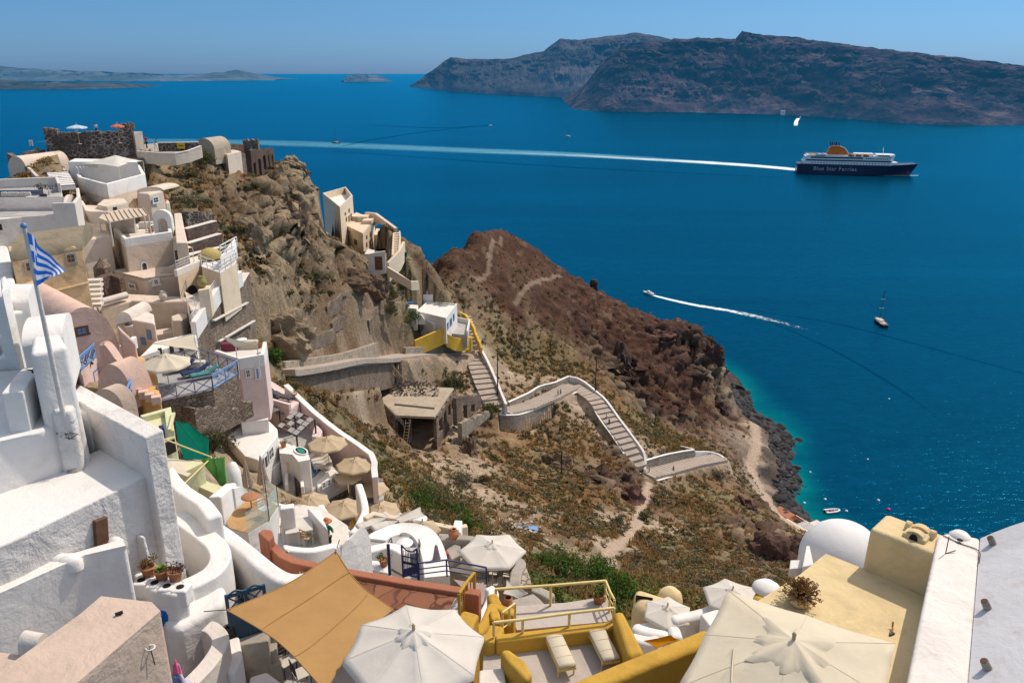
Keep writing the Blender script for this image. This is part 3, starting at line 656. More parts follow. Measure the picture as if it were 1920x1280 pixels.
def railing(L,h,mat,style='bars',name='railing',label=None,cat='railing',parent=None,gap=.14,r=.018,rail=.028,group=None):
 """L: base points; posts, top rail and infill"""
 L = [Vector(p) for p in L]
 if parent is None:
  t = thing(name,label,cat,L[0],0,group); par_ = t
 else:
  par_ = parent; t = None
 rails = MB(); inf = MB()
 rails.tube([p + UP * h for p in L],rail,6)
 for p in L: MB().tube([p,p + UP * h],rail * .95,6).build('post',mat,par_)
 for a,b in zip(L[:-1],L[1:]):
  d = b - a; ln = d.length; ns = max(1,round(ln / 1.2))
  for i in range(1,ns): MB().tube([a + d * i / ns,a + d * i / ns + UP * h],rail * .8,6).build('post',mat,par_)
  if style == 'bars':
   k = max(1,int(ln / gap)); MB().tube([a + UP * .08,b + UP * .08],r,5).build('bottom_rail',mat,par_)
   for i in range(1,k): inf.tube([a + d * i / k + UP * .08,a + d * i / k + UP * h],r * .7,5)
  elif style == 'cross':
   rails.tube([a + UP * .1,b + UP * .1],r,5); rails.tube([a + UP * (h - .12),b + UP * (h - .12)],r,5)
   for i in range(ns):
    p,q_ = a + d * i / ns,a + d * (i + 1) / ns
    inf.tube([p + UP * .1,q_ + UP * (h - .12)],r,5); inf.tube([p + UP * (h - .12),q_ + UP * .1],r,5)
  elif style == 'rails':
   for k in (.35,.65): inf.tube([a + UP * h * k,b + UP * h * k],r,5)
 for nm,m in (('top_rail',rails),('infill',inf)):
  if m.v: m.build(nm,mat,par_)
 return t
def free_wall(name,label,cat,L,w,h,mat,cap=None,zb=None,off=0,bevel=.05,closed=False,group=None):
 L = [Vector(p) for p in L]
 if cap is None:
  return MB().wall(L,w,h,off,closed,zb).build(name,mat,None,bevel,label=label,cat=cat,group=group)
 t = thing(name,label,cat,(L[0].x,L[0].y,L[0].z - h),0,group)
 MB().wall([p - UP * .12 for p in L],w,h - .12,off,closed,zb).build('wall',mat,t,bevel * .5)
 MB().wall(L,w + .08,.13,off,closed).build('coping',cap,t,bevel)
 return t
# ---- parasols: scalloped canopy with ribs, vent, finial, pole and base
def parasol_parts(t,r,n,drop,pole,cloth,ribs=True,vent=True,rot=0.0,val=.10,tilt=None,polemat=PALEW,vent_r=.2,apex=Vector((0,0,0)),sag=.06,sq=False):
 a = apex; M = tilt if tilt is not None else Matrix.Identity(3)
 def P_(rr,ang,z):
  if sq: rr = rr / max(abs(math.cos(ang - rot)),abs(math.sin(ang - rot)))
  return a + M @ Vector((rr * math.cos(ang),rr * math.sin(ang),z))
 m = MB(); V = []; f = []; sub = 6; rings = 8; r0 = r * (vent_r * .6 if vent else .02); K = n * sub
 for i in range(rings + 1):
  t_ = i / rings; rr = r0 + (r - r0) * t_
  for k in range(K):
   ang = rot + 2 * math.pi * k / K; s_ = (k % sub) / sub; mid = math.sin(math.pi * s_)
   cr = 1 if sq else math.cos(math.pi / n) / math.cos((s_ - .5) * 2 * math.pi / n)
   z = -drop * (rr / r) ** 1.12 - sag * r * mid * math.sin(math.pi * min(1,t_ * .8)) * .6
   V.append(P_(rr * cr - sag * r * mid * t_ ** 3 * .5,ang,z))
 for i in range(rings):
  f += [(i * K + k,i * K + (k + 1) % K,(i + 1) * K + (k + 1) % K,(i + 1) * K + k) for k in range(K)]
 if val:
  o = rings * K; b0 = len(V)
  for k in range(K):
   q = V[o + k]; mid = math.sin(math.pi * (k % sub) / sub); V.append(q + M @ Vector((0,0,-val * (1 + .25 * mid))))
  f += [(o + k,o + (k + 1) % K,b0 + (k + 1) % K,b0 + k) for k in range(K)]
 m.add(V,f,True)
 can = m.build('canopy',cloth,t,recalc=False)
 sw = MB()
 for k in range(n):
  ang = rot + 2 * math.pi * k / n
  sw.tube([P_(r0 + (r - r0) * j / 5,ang,-drop * ((r0 + (r - r0) * j / 5) / r) ** 1.12 + .003) for j in range(6)],.004 * max(1,r / 1.5),4)
 sw.build('seam',cloth,can)
 if vent:
  v = MB(); V = []; f = []; K2 = n * 8; pr = [(.0,.07)] + [(vent_r * (i + 1) / 7,.065 - .055 * (i / 6) ** 1.4 - (.03 if i == 7 else 0)) for i in range(8)]
  for i,(q,z) in enumerate(pr):
   for k in range(K2):
    ang = rot + 2 * math.pi * k / K2; wv = (.035 * math.sin(k * 2.7 + i * .4) * math.sin(k * .9 + 1) + .045 * math.cos(k * math.pi / 4)) * (i / 8) ** 1.5
    V.append(P_(q * r * (1 + wv * 2),ang,z * r * .8 - drop * q * .8 + wv * r * .3))
  for i in range(8): f += [(i * K2 + k,i * K2 + (k + 1) % K2,(i + 1) * K2 + (k + 1) % K2,(i + 1) * K2 + k) for k in range(K2)]
  v.add(V,f,True); v.build('vent_cap',cloth,t,recalc=False)
 MB().lathe([(0,.16),(.03,.14),(.045,.10),(.03,.06),(.04,.03),(.03,-.02)],a + M @ Vector((0,0,.06 * r)),8).build('finial',polemat,t)
 MB().tube([a + M @ Vector((0,0,.03)),a + M @ Vector((0,0,-pole))],.028,8).build('pole',polemat,t)
 if ribs:
  rb = MB()
  for k in range(n):
   ang = rot + 2 * math.pi * k / n; rb.tube([P_(.05,ang,-.08),P_(r * .97,ang,-drop - .03)],.011,4)
   rb.tube([P_(.04,ang,-drop - .35),P_(r * .5,ang,-drop * .47 - .06)],.009,4)
  rb.build('ribs',polemat,t)
 MB().lathe([(0,.12),(.05,.12),(.06,.05),(.26,.045),(.27,0),(0,0)],a + M @ Vector((0,0,-pole)),14).build('base',CONC,t)
def parasol(label,apex,r,n,drop,pole,cloth,group=None,**kw):
 b = Vector((apex.x,apex.y,apex.z - pole)); t = thing('parasol',label,'parasol',b,0,group)
 parasol_parts(t,r,n,drop,pole,cloth,apex=Vector(apex),**kw); return t
def folded_parasol(label,base,h,mat,group=None,w=.17):
 t = thing('folded_parasol',label,'parasol',base,0,group); b = Vector(base)
 m = MB(); V = []; f = []; K = 16; pr = [(.02,h),(.06,h * .96),(w * .55,h * .72),(w * .95,h * .45),(w * 1.15,h * .32),(w * .8,h * .30)]
 for i,(q,z) in enumerate(pr):
  for k in range(K):
   a = 2 * math.pi * k / K; rr = q * (1 + .28 * (1 if k % 2 else -1) * min(1,i * .5)); V.append(b + Vector((rr * math.cos(a),rr * math.sin(a),z + .03 * math.sin(k * 2.1))))
 for i in range(5): f += [(i * K + k,i * K + (k + 1) % K,(i + 1) * K + (k + 1) % K,(i + 1) * K + k) for k in range(K)]
 m.add(V,f); m.build('furled_canopy',mat,t,recalc=False)
 MB().tube([b,b + UP * (h + .05)],.025,8).build('pole',PALEW,t)
 MB().lathe([(0,.1),(.05,.1),(.24,.06),(.25,0),(0,0)],b,12).build('base',CONC,t)
 MB().lathe([(w * .85,h * .56),(w * .9,h * .54),(w * .9,h * .51),(w * .85,h * .5)],b,12).build('tie_strap',mat,t)
 return t
# ---- furniture prototypes (built at the origin, then copied)
def make_lounger(label,cushion,frame,L=1.95,W=.68,raised=0.0,group=None):
 t = thing('sun_lounger',label,'sun lounger',(0,0,0),0,group)
 z = .30; m = MB(); m.box((0,W / 2 - .03,z),(L,.05,.07)); m.box((0,-W / 2 + .03,z),(L,.05,.07)); m.box((L / 2 - .03,0,z),(.05,W - .1,.06)); m.box((-L / 2 + .03,0,z),(.05,W - .1,.06))
 m.build('frame',frame,t,.008)
 for sx in (-1,1):
  for sy in (-1,1): MB().box((sx * (L / 2 - .18),sy * (W / 2 - .035),.135),(.05,.05,.265)).build('leg',frame,t)
 s = MB()
 for i in range(14): s.box((-L / 2 + .12 + i * (L - .24) / 13,0,z + .035),(.07,W - .06,.016))
 s.build('slats',frame,t)
 c = MB(); n = 16; V = []; f = []; prof = []
 for i in range(n + 1):
  x = -L / 2 + .02 + (L - .04) * i / n; zz = z + .07 + (max(0,(x - L * .12)) * math.tan(raised)); prof.append((x,zz))
 for x,zz in prof:
  e = .02 if x in (prof[0][0],prof[-1][0]) else 0
  for y,dz in ((-W / 2 + .02,-.01),(-W / 2 + .0,.03),(-W / 2 + .03,.062),(0,.072),(W / 2 - .03,.062),(W / 2,.03),(W / 2 - .02,-.01)): V.append((x,y,zz + dz - e + .004 * math.sin(x * 9 + y * 5)))
 k = 7
 for i in range(n): f += [(i * k + j,(i + 1) * k + j,(i + 1) * k + (j + 1) % k,i * k + (j + 1) % k) for j in range(k)]
 f += [tuple(range(k)),tuple(range(n * k + k - 1,n * k - 1,-1))]
 c.add(V,f,True); cu = c.build('cushion',cushion,t)
 b = MB()
 for x in (-.5,.05,.55): MB().tube([(x,-W / 2 + .03,z + .136),(x,0,z + .146),(x,W / 2 - .03,z + .136)],.009,5).build('seam',cushion,cu)
 return t
def make_chair(label,mat,group=None,seatm=None):
 t = thing('chair',label,'chair',(0,0,0),0,group); s = .42
 MB().box((0,0,.44),(s,s,.035)).build('seat',seatm or mat,t,.01)
 for sx in (-1,1):
  MB().tube([(sx * .19,-.19,0),(sx * .185,-.185,.43)],.017,6).build('leg',mat,t)
  MB().tube([(sx * .19,.2,0),(sx * .185,.19,.45),(sx * .18,.24,.88)],.017,6).build('leg',mat,t)
 b = MB()
 for zz in (.58,.70,.84): b.box((0,.215 + (zz - .45) * .06,zz),(.37,.018,.06))
 b.build('backrest',mat,t); return t
def make_table(label,mat,r=.38,h=.73,round_=True,group=None,top=None):
 t = thing('table',label,'table',(0,0,0),0,group)
 if round_: MB().lathe([(0,h),(r,h),(r + .01,h - .015),(r,h - .035),(0,h - .035)],(0,0,0),24).build('table_top',top or mat,t)
 else: MB().box((0,0,h - .02),(r * 2,r * 2,.04)).build('table_top',top or mat,t,.01)
 if round_:
  MB().tube([(0,0,h - .035),(0,0,.03)],.03,8).build('column',mat,t)
  MB().lathe([(.03,.05),(.24,.02),(.25,0),(0,0)],(0,0,0),16).build('foot',mat,t)
 else:
  for sx in (-1,1):
   for sy in (-1,1): MB().box((sx * (r - .05),sy * (r - .05),(h - .04) / 2),(.045,.045,h - .05)).build('leg',mat,t)
 return t
def jar(label,base,h,mat,cat='jar',name='clay_jar',belly=.36,group=None):
 t = thing(name,label,cat,base,0,group); b = Vector(base)
 MB().lathe([(0,0),(belly * .5 * h,0),(belly * .95 * h,h * .3),(belly * h,h * .5),(belly * .8 * h,h * .75),(belly * .42 * h,h * .9),(belly * .55 * h,h),(belly * .4 * h,h),(belly * .35 * h,h * .9)],b,18).build('body',mat,t)
 hd = MB()
 for s in (-1,1): hd.tube([b + Vector((s * belly * .5 * h,0,h * .93)),b + Vector((s * belly * .95 * h,0,h * .88)),b + Vector((s * belly * .9 * h,0,h * .68))],h * .03,5)
 hd.build('handles',mat,t); return t
def bush_mesh(name,n,r,hgt,size,seed,cols,lump=7,light=0.45):
 q = np.random.RandomState(seed); V = []; f = []; C_ = []
 cs = q.normal(0,.45,(lump,3)) * np.array([r,r,hgt * .35]); cs[:,2] = np.abs(cs[:,2]) + hgt * .28; cr_ = q.uniform(.35,.6,lump) * min(r,hgt)
 for i in range(n):
  k = q.randint(lump); d = q.normal(size=3); d /= np.linalg.norm(d); rad = cr_[k] * q.uniform(.55,1.12) ** .6
  p = cs[k] + d * rad; p[2] = max(p[2],.02)
  t = q.normal(size=3); t -= d * t.dot(d) * .4; t /= np.linalg.norm(t) + 1e-9; b_ = np.cross(d,t); b_ /= np.linalg.norm(b_) + 1e-9
  s_ = size * q.uniform(.6,1.4); o = len(V)
  V += [p - t * s_,p - b_ * s_ * .45,p + t * s_,p + b_ * s_ * .45]; f.append((o,o + 1,o + 2,o + 3))
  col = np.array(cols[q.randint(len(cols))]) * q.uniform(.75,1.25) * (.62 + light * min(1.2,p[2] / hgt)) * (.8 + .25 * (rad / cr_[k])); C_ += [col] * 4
 return np_mesh(name,np.array(V),np.array(f),attr_mat('bush_leaves','Col',.85,None,0,1,.3),np.clip(np.array(C_),0,1),False)
BUSHM = {}
GREENS = [(0.06,0.075,0.02),(0.09,0.095,0.03),(0.12,0.115,0.045)]
LUSH = [(0.06,0.13,0.018),(0.10,0.175,0.028),(0.04,0.09,0.016)]
GREYG = [(0.12,0.115,0.07),(0.155,0.145,0.09),(0.09,0.09,0.05)]
BRNG = [(0.14,0.10,0.05),(0.10,0.09,0.045),(0.17,0.12,0.06)]
BUSHES = []      # (px, py, width m, height m, colours, label, group) planted once the ground exists
# ---- people
def skin_obj(name,P,E,rad,mat,parent,root=0,sub=1):
 me = bpy.data.meshes.new(name); base = Vector(root_of(parent).location)
 me.from_pydata([Vector(p) - base for p in P],E,[]); o = bpy.data.objects.new(name,me); COL.objects.link(o); o.parent = parent; KIDS.setdefault(parent.name,[]).append(o)
 md = o.modifiers.new('Skin','SKIN'); md.use_smooth_shade = True
 for i,v in enumerate(me.skin_vertices[0].data): v.radius = rad[i] if hasattr(rad[i],'__len__') else (rad[i],rad[i]); v.use_root = (i == root)
 sb = o.modifiers.new('Subdivision','SUBSURF'); sb.levels = sub; sb.render_levels = sub
 me.materials.append(mat); return o
def person(label,foot,head_to,shirt,trousers,hat=None,hair=HAIRD,step=.18,H=1.72,arms='down',long_legs=True,group=None,lean=0.0,name='person'):
 foot = Vector(foot); t = thing(name,label,'person',foot,0,group); k = H / 1.72
 fw = Vector((head_to[0],head_to[1],0)).normalized(); sd_ = Vector((fw.y,-fw.x,0))
 def q(s,f_,z): return foot + (sd_ * s + fw * (f_ + lean * max(0,z - .95))) * k + UP * z * k
 P = [q(0,0,.95),q(0,-.01,1.12),q(0,0,1.32),q(0,.005,1.45),q(0,.015,1.53),q(0,.03,1.62),q(0,.02,1.70),q(0,.12,1.60)]
 rad = [(.135,.10),(.125,.09),(.15,.10),(.085,.07),(.052,.052),(.078,.088),(.06,.075),(.018,.02)]
 E = [(0,1),(1,2),(2,3),(3,4),(4,5),(5,6),(5,7)]
 legs = []; armi = []
 for s,st in ((-1,step),(1,-step)):
  o = len(P); P += [q(s * .09,0,.88),q(s * .095,st * .55 + .03,.49),q(s * .095,st,.09),q(s * .10,st + .14,.035)]
  rad += [.085,.058,.04,(.038,.03)]; E += [(0,o),(o,o + 1),(o + 1,o + 2),(o + 2,o + 3)]; legs.append(o)
  o = len(P)
  if arms == 'down': ch = [q(s * .19,0,1.40),q(s * .235,-.02 - st * .3,1.14),q(s * .225,.06 - st * .6,.90),q(s * .215,.085 - st * .65,.82)]
  elif arms == 'front': ch = [q(s * .19,0,1.40),q(s * .27,.02,1.15),q(s * .17,.24,1.12),q(s * .11,.31,1.13)]
  else: ch = [q(s * .19,0,1.40),q(s * .30,.02,1.16),q(s * .26,.20,1.34),q(s * .2,.24,1.42)]
  P += ch; rad += [.055,.042,.03,(.034,.02)]; E += [(3,o),(o,o + 1),(o + 1,o + 2),(o + 2,o + 3)]; armi.append(o)
  dd = (ch[3] - ch[2]).normalized()
  for j in range(4):
   a = len(P); off = fw * ((j - 1.5) * .018) * k; ln = (.07,.08,.075,.06)[j] * k
   P += [ch[3] + off + dd * ln * .55,ch[3] + off * 1.15 + dd * ln + fw * .012]; rad += [.009,.008]; E += [(o + 3,a),(a,a + 1)]
  a = len(P); P += [ch[2].lerp(ch[3],.6) + fw * .045 * k]; rad += [.010]; E += [(o + 2,a)]
 skin_obj('body',P,E,[tuple(x * k for x in (r if hasattr(r,'__len__') else (r,r))) for r in rad],SKIN,t)
 g = 1.14
 sp_ = [P[0] + UP * .02,P[1],P[2],P[3] - UP * .01]; sr = [(.15,.115),(.14,.105),(.165,.115),(.10,.085)]; se = [(0,1),(1,2),(2,3)]
 for o in armi: a = len(sp_); sp_ += [P[o],P[o].lerp(P[o + 1],.75)]; sr += [(.068,.068),(.056,.056)]; se += [(3,a),(a,a + 1)]
 skin_obj('shirt',sp_,se,[tuple(x * k for x in r) for r in sr],shirt,t)
 tp_ = [P[0]]; tr = [(.148,.112)]; te = []
 for o in legs:
  a = len(tp_); tp_ += [P[o],P[o + 1]] + ([P[o + 2] + UP * .03] if long_legs else []); tr += [(.10,.10),(.075,.075)] + ([(.06,.06)] if long_legs else []); te += [(0,a),(a,a + 1)] + ([(a + 1,a + 2)] if long_legs else [])
 skin_obj('trousers',tp_,te,[tuple(x * k for x in r) for r in tr],trousers,t)
 m = MB(); hc = P[5].lerp(P[6],.5); m.lathe([(.0,.115),(.06,.10),(.098,.045),(.10,-.01),(.085,-.06)],hc - fw * .012,12); m.build('hair',hair,t)
 if hat is not None:
  m = MB(); m.lathe([(0,.135),(.07,.13),(.105,.09),(.112,.03),(.19,.012),(.235,-.02),(.19,.0),(.10,.018)],hc + UP * .03,20); m.build('hat',hat,t)
 fc_ = MB()
 for s in (-1,1): fc_.lathe([(0,.011),(.011,0),(0,-.011)],P[5] + fw * .083 * k + sd_ * s * .032 * k + UP * .02,6)
 fc_.build('eyes',HAIRD,t)
 return t
def steps(L,width,n,mat,riser,rise=None,thick=.5,name='step'):
 """broad treads along a line, one mesh part for treads and one for the dark risers edges"""
 L = [Vector(p) for p in L]; cum = [0]
 for a,b in zip(L[:-1],L[1:]): cum.append(cum[-1] + (b - a).length)
 def pt(s):
  for i in range(len(L) - 1):
   if s <= cum[i + 1] + 1e-6:
    t = (s - cum[i]) / max(1e-6,cum[i + 1] - cum[i]); return L[i].lerp(L[i + 1],t),(L[i + 1] - L[i])
  return L[-1],L[-1] - L[-2]
 T_ = MB(); E_ = MB()
 for i in range(n):
  p,d = pt(cum[-1] * i / n); q,d2 = pt(cum[-1] * (i + 1) / n); zt = max(p.z,q.z); d.z = 0; d.normalize(); nn = Vector((-d.y,d.x,0)) * (width / 2); d2.z = 0; d2.normalize(); n2 = Vector((-d2.y,d2.x,0)) * (width / 2)
  if p.z < q.z: zt = q.z
  sl_ = (p.z - q.z) * .45
  A_ = [p + nn,p - nn,q - n2,q + n2]
  for a in A_[:2]: a.z = zt
  for a in A_[2:]: a.z = zt - max(0,sl_)
  T_.prism(A_,None,zb=min(p.z,q.z) - thick)
  lo = q if q.z < p.z else p; nl = n2 if q.z < p.z else nn; dl = (q - p).normalized() * (1 if q.z < p.z else -1); dl.z = 0
  zz = zt - max(0,sl_) if q.z < p.z else zt
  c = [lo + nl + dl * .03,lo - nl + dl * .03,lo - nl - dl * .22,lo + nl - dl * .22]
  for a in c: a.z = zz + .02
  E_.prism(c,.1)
 return T_,E_
# ------------------------------------------------------------------ ferry
HULLN = simple('navy_hull_paint',(0.008,0.016,0.05),0.35,0,0.2,0.5,.3)
SHIPW = simple('ship_white_paint',(0.66,0.68,0.68),0.4,0,0.08,0.4,.3)
FUNN = simple('orange_funnel_paint',(0.50,0.135,0.015),0.45,0,0.15,0.3,.3)
BLACKP = simple('black_paint',(0.012,0.012,0.014),0.6)
SHIPG = simple('ship_window_glass',(0.015,0.04,0.06),0.3,0,0.2,0.4,.3)
DECKR = simple('red_deck_paint',(0.36,0.14,0.10),0.7)
fer = thing('ferry','large navy and white passenger ferry with an orange funnel and a long foam wake','ferry')
st = [(-66,10.4,10.4),(-64,10.8,10.6),(-40,11,11),(0,11,11),(28,10.8,10),(42,9.4,7),(54,6.2,3),(62,2.8,.5),(67,.25,.15)]
zs = [-3,0,3,7,11.2]
m = MB(); V = []; f = []
for i,(x,wd,ww) in enumerate(st):
 for s in (1,-1):
  for z in zs:
   k = max(0,z) / 11.2; hw = (ww * (1 - k) + wd * k); xx = x - (0 if x < 40 else (1 - k) * (x - 40) * .28); zz = z + (max(0,x - 30) * .055 * k if z > 0 else 0); V.append((xx,s * hw,zz))
nz = len(zs)
for i in range(len(st) - 1):
 for s in range(2):
  for j in range(nz - 1):
   a = i * 2 * nz + s * nz + j; f.append((a,a + 2 * nz,a + 2 * nz + 1,a + 1))
 a = i * 2 * nz + nz - 1; f.append((a,a + nz,a + 3 * nz,a + 2 * nz))
f.append(tuple([j for j in range(nz)] + [nz + j for j in range(nz - 1,-1,-1)]))
m.add(V,f); m.build('hull',HULLN,fer)
def deckbox(name,x0,x1,hw,z0,z1,mat,nose=0,parent=fer,bevel=.15,taper=1.0):
 P = [Vector((x0,-hw,z1)),Vector((x1 - nose,-hw,z1)),Vector((x1,-hw * .45,z1)),Vector((x1,hw * .45,z1)),Vector((x1 - nose,hw,z1)),Vector((x0,hw,z1))]
 return MB().prism(P,z1 - z0).build(name,mat,parent,bevel)
deckbox('lower_superstructure',-60,44,10.6,11.25,14.6,SHIPW,8)
deckbox('upper_superstructure',-58,39,10.4,14.65,20.2,SHIPW,5)
deckbox('bridge',20,40,10.2,20.25,23.2,SHIPW,4)
deckbox('bridge_wings',33,37,13.0,20.5,22.4,SHIPW,1)
deckbox('sun_deck',-56,19,9.8,20.25,21.4,SHIPW,0)
deckbox('deck_house',-4,17,6.5,21.45,23.8,SHIPW,0); deckbox('deck_floor',-54,-36,9.2,21.45,21.6,DECKR,0)
MB().prism([Vector((46,-8,11.9)),Vector((62,-2.6,12.8)),Vector((66,0,13.2)),Vector((62,2.6,12.8)),Vector((46,8,11.9))],.5).build('foredeck',SHIPW,fer)
for z,x0,x1,hh in ((15.0,-57,36,1.5),(18.1,-52,5,1.6)):
 for s in (-1,1): MB().box(((x0 + x1) / 2,s * 10.52,z + hh / 2),(x1 - x0,.18,hh)).build('window_band',SHIPG,fer)
for i in range(26): MB().box((-50 + i * 3.3,-10.68,13.0),(1.1,.12,1.0)).build('window',SHIPG,fer)
for i in range(11): MB().box((9 + i * 2.2,-10.45,18.6),(1.3,.12,1.2)).build('window',SHIPG,fer)
bw = MB()
for s in (-1,1): bw.box((29,s * 10.28,22.0),(16,.14,1.0))
bw.box((40.05,0,22.0),(.14,9,1.0)); bw.build('bridge_windows',SHIPG,fer)
pr = [(-35,21),(-31.5,29.5),(-29,31.5),(-21,31.5),(-15.5,29.6),(-12,26.4),(-10.6,23.4),(-10.2,21)]
fn = MB(); V = [(x,-4.2 if z < 25 else -3.6,z) for x,z in pr] + [(x,4.2 if z < 25 else 3.6,z) for x,z in pr]; k = len(pr)
fn.add(V,[tuple(range(k)),tuple(range(2 * k - 1,k - 1,-1))] + [(i,(i + 1) % k,k + (i + 1) % k,k + i) for i in range(k)]); fo = fn.build('funnel',FUNN,fer)
e = MB(); e.tube([(x,-3.7,z) for x,z in pr[3:]],.45,6); e.build('funnel_edge',SHIPW,fo)
for i in range(5): MB().tube([(-30 + i * 2.3,-1.4 + (i % 2) * 2.8,31),(-31.2 + i * 2.3,-1.4 + (i % 2) * 2.8,36)],.62,8).build('exhaust_stack',BLACKP,fo)
mm = MB(); mm.tube([(28,0,23),(27,0,31)],.35,6); mm.tube([(27.4,-3,28),(27.4,3,28)],.2,5); mm.build('radar_mast',SHIPW,fer)
for x in (-44,-38,-8,0,8): MB().lathe([(0,1.3),(1.5,1.0),(1.7,0),(1.4,-1.0),(0,-1.2)],(x,-10.0,22.2),8,sx=2.1).build('lifeboat',FUNN if x > -10 else SHIPW,fer)
rl = MB()
for s in (-1,1): rl.tube([(-57,s * 9.9,22.4),(19,s * 9.9,22.4)],.09,4); rl.tube([(45,s * 8.4,13.2),(62,s * 2.7,14.2)],.09,4)
rl.build('deck_rails',SHIPW,fer)
cu = bpy.data.curves.new('lettering','FONT'); cu.body = 'Blue Star Ferries'; cu.size = 6.2; cu.align_x = 'CENTER'; cu.extrude = .05; cu.space_character = 1.12
tmp = bpy.data.objects.new('tmp_lettering',cu); COL.objects.link(tmp); bpy.context.view_layer.update()
me = bpy.data.meshes.new_from_object(tmp.evaluated_get(bpy.context.evaluated_depsgraph_get())); bpy.data.objects.remove(tmp); me.materials.clear(); me.materials.append(simple('lettering_paint',(.36,.40,.44),.5))
lo = link('lettering',me,(-24,-11.12,4.2),fer); lo.rotation_euler = (math.pi / 2,0,0)
A_,B_ = onz(1494,323,0),onz(1714,329,0); dv = B_ - A_
fer.location = (A_ + dv * .5); fer.rotation_euler = (0,0,math.atan2(dv.y,dv.x)); s_ = dv.length / 129; fer.scale = (s_,s_,s_)
# ------------------------------------------------------------------ boats
def hull_mesh(mb,L,W,Hh,stern=.75):
 V = []; f = []; n = 9
 for i in range(n):
  t = i / (n - 1); x = -L / 2 + L * t; wd = W / 2 * (stern + (1 - stern) * math.sin(min(1,t * 1.6) * math.pi / 2)) * (1 - max(0,(t - .45) / .55) ** 2.2); wd = max(wd,.02)
  for y,z in ((wd,Hh * (1 + .35 * t * t)),(wd * .82,Hh * .3),(0,-Hh * .45),(-wd * .82,Hh * .3),(-wd,Hh * (1 + .35 * t * t))): V.append((x,y,z))
 for i in range(n - 1):
  for j in range(4): a = i * 5 + j; f.append((a,a + 1,a + 6,a + 5))
  f.append((i * 5,i * 5 + 5,i * 5 + 9,i * 5 + 4))
 f.append((0,1,2,3,4)); mb.add(V,f); return mb
def sailboat(label,px,py,tow,L,hull,mast_h,group=None,spread=True):
 t = thing('sailing_boat',label,'sailing boat')
 hull_mesh(MB(),L,L * .29,L * .085).build('hull',hull,t,.03)
 MB().prism([Vector((-L * .34,-L * .11,L * .088)),Vector((L * .26,-L * .085,L * .115)),Vector((L * .36,0,L * .12)),Vector((L * .26,L * .085,L * .115)),Vector((-L * .34,L * .11,L * .088))],.06).build('deck',PALEW,t)
 MB().prism([Vector((-L * .12,-L * .07,L * .14)),Vector((L * .18,-L * .055,L * .13)),Vector((L * .18,L * .055,L * .13)),Vector((-L * .12,L * .07,L * .14))],L * .05).build('cabin',SHIPW,t,.05)
 MB().tube([(L * .06,0,L * .08),(L * .06,0,mast_h)],L * .008,6,L * .005).build('mast',IRON,t)
 MB().tube([(L * .05,0,L * .19),(-L * .36,0,L * .2)],L * .014,6).build('boom',CLOTHW,t)
 r = MB(); r.tube([(L * .06,0,mast_h),(L * .48,0,L * .11)],L * .0028,4); r.tube([(L * .06,0,mast_h),(-L * .48,0,L * .1)],L * .0028,4)
 for s in (-1,1): r.tube([(L * .06,0,mast_h * .95),(L * .06,s * L * .07,mast_h * .55),(L * .06,s * L * .14,L * .1)],L * .0025,4)
 r.build('rigging',IRON,t)
 if spread:
  for k in (.45,.72): MB().tube([(L * .06,-L * .075,mast_h * k),(L * .06,L * .075,mast_h * k)],L * .006,4).build('spreader',SHIPW,t)
 MB().lathe([(L * .035,0),(L * .035,L * .01)],(-L * .33,0,L * .2),12).build('wheel',IRON,t)
 p = onz(px,py,0); d = onz(*tow,0) - p; t.location = p; t.rotation_euler = (0,0,math.atan2(d.y,d.x)); return t
sailboat('dark hulled sailing yacht with a tall bare mast on the open water at right',1650,606,(1637,596),13.5,HULLN,16.5)
sailboat('small dark sailing boat just above the ferry wake at the left, mast bare',630,269,(610,268),18,HULLN,22,None,False)
sailboat('tiny white sailing boat farthest out, left of the two in front of the islands',920,236,(935,234),14,SHIPW,17,None,False)
sailboat('small white sailing boat with bare mast, right of the two in front of the islands',1065,256,(1050,254),15,SHIPW,20,None,False)
def motorboat(label,px,py,tow,L,hull,inside,outboard=True,cabin=True,name='motor_boat',cat='boat'):
 t = thing(name,label,cat); hull_mesh(MB(),L,L * .34,L * .11,.9).build('hull',hull,t,.04)
 MB().prism([Vector((-L * .4,-L * .11,L * .125)),Vector((L * .2,-L * .1,L * .135)),Vector((L * .3,0,L * .14)),Vector((L * .2,L * .1,L * .135)),Vector((-L * .4,L * .11,L * .125))],.03).build('deck',inside,t)
 if cabin: MB().box((0,0,L * .19),(L * .22,L * .18,L * .1)).build('console',SHIPW,t,.04); MB().box((L * .1,0,L * .26),(.04,L * .17,L * .07),0,Matrix.Rotation(-.5,3,'Y')).build('windscreen',SHIPG,t)
 MB().box((-L * .2,0,L * .155),(L * .07,L * .2,L * .05)).build('bench',SHIPW,t,.03)
 if outboard: MB().box((-L * .52,0,L * .12),(L * .06,L * .06,L * .16)).build('outboard_motor',BLACKP,t,.03)
 p = onz(px,py,0); d = onz(*tow,0) - p; t.location = p; t.rotation_euler = (0,0,math.atan2(d.y,d.x)); return t
motorboat('white speedboat racing left across the bay ahead of its foam trail',1216,551,(1190,545),7.5,SHIPW,SHIPW)
motorboat('white launch with a short curved wake below the far island',1500,221,(1508,219),12,SHIPW,SHIPW)
rib = thing('inflatable_boat','grey and white inflatable boat with a red seat moored near the shore','boat')
tb = MB(); L = 4.4
tb.tube(smooth_line([(-2.1,.75,.3),(0,.78,.3),(1.2,.66,.33),(1.95,.3,.4),(2.12,0,.42),(1.95,-.3,.4),(1.2,-.66,.33),(0,-.78,.3),(-2.1,-.75,.3)],4),.27,8); tb.build('tube',SHIPW,rib)
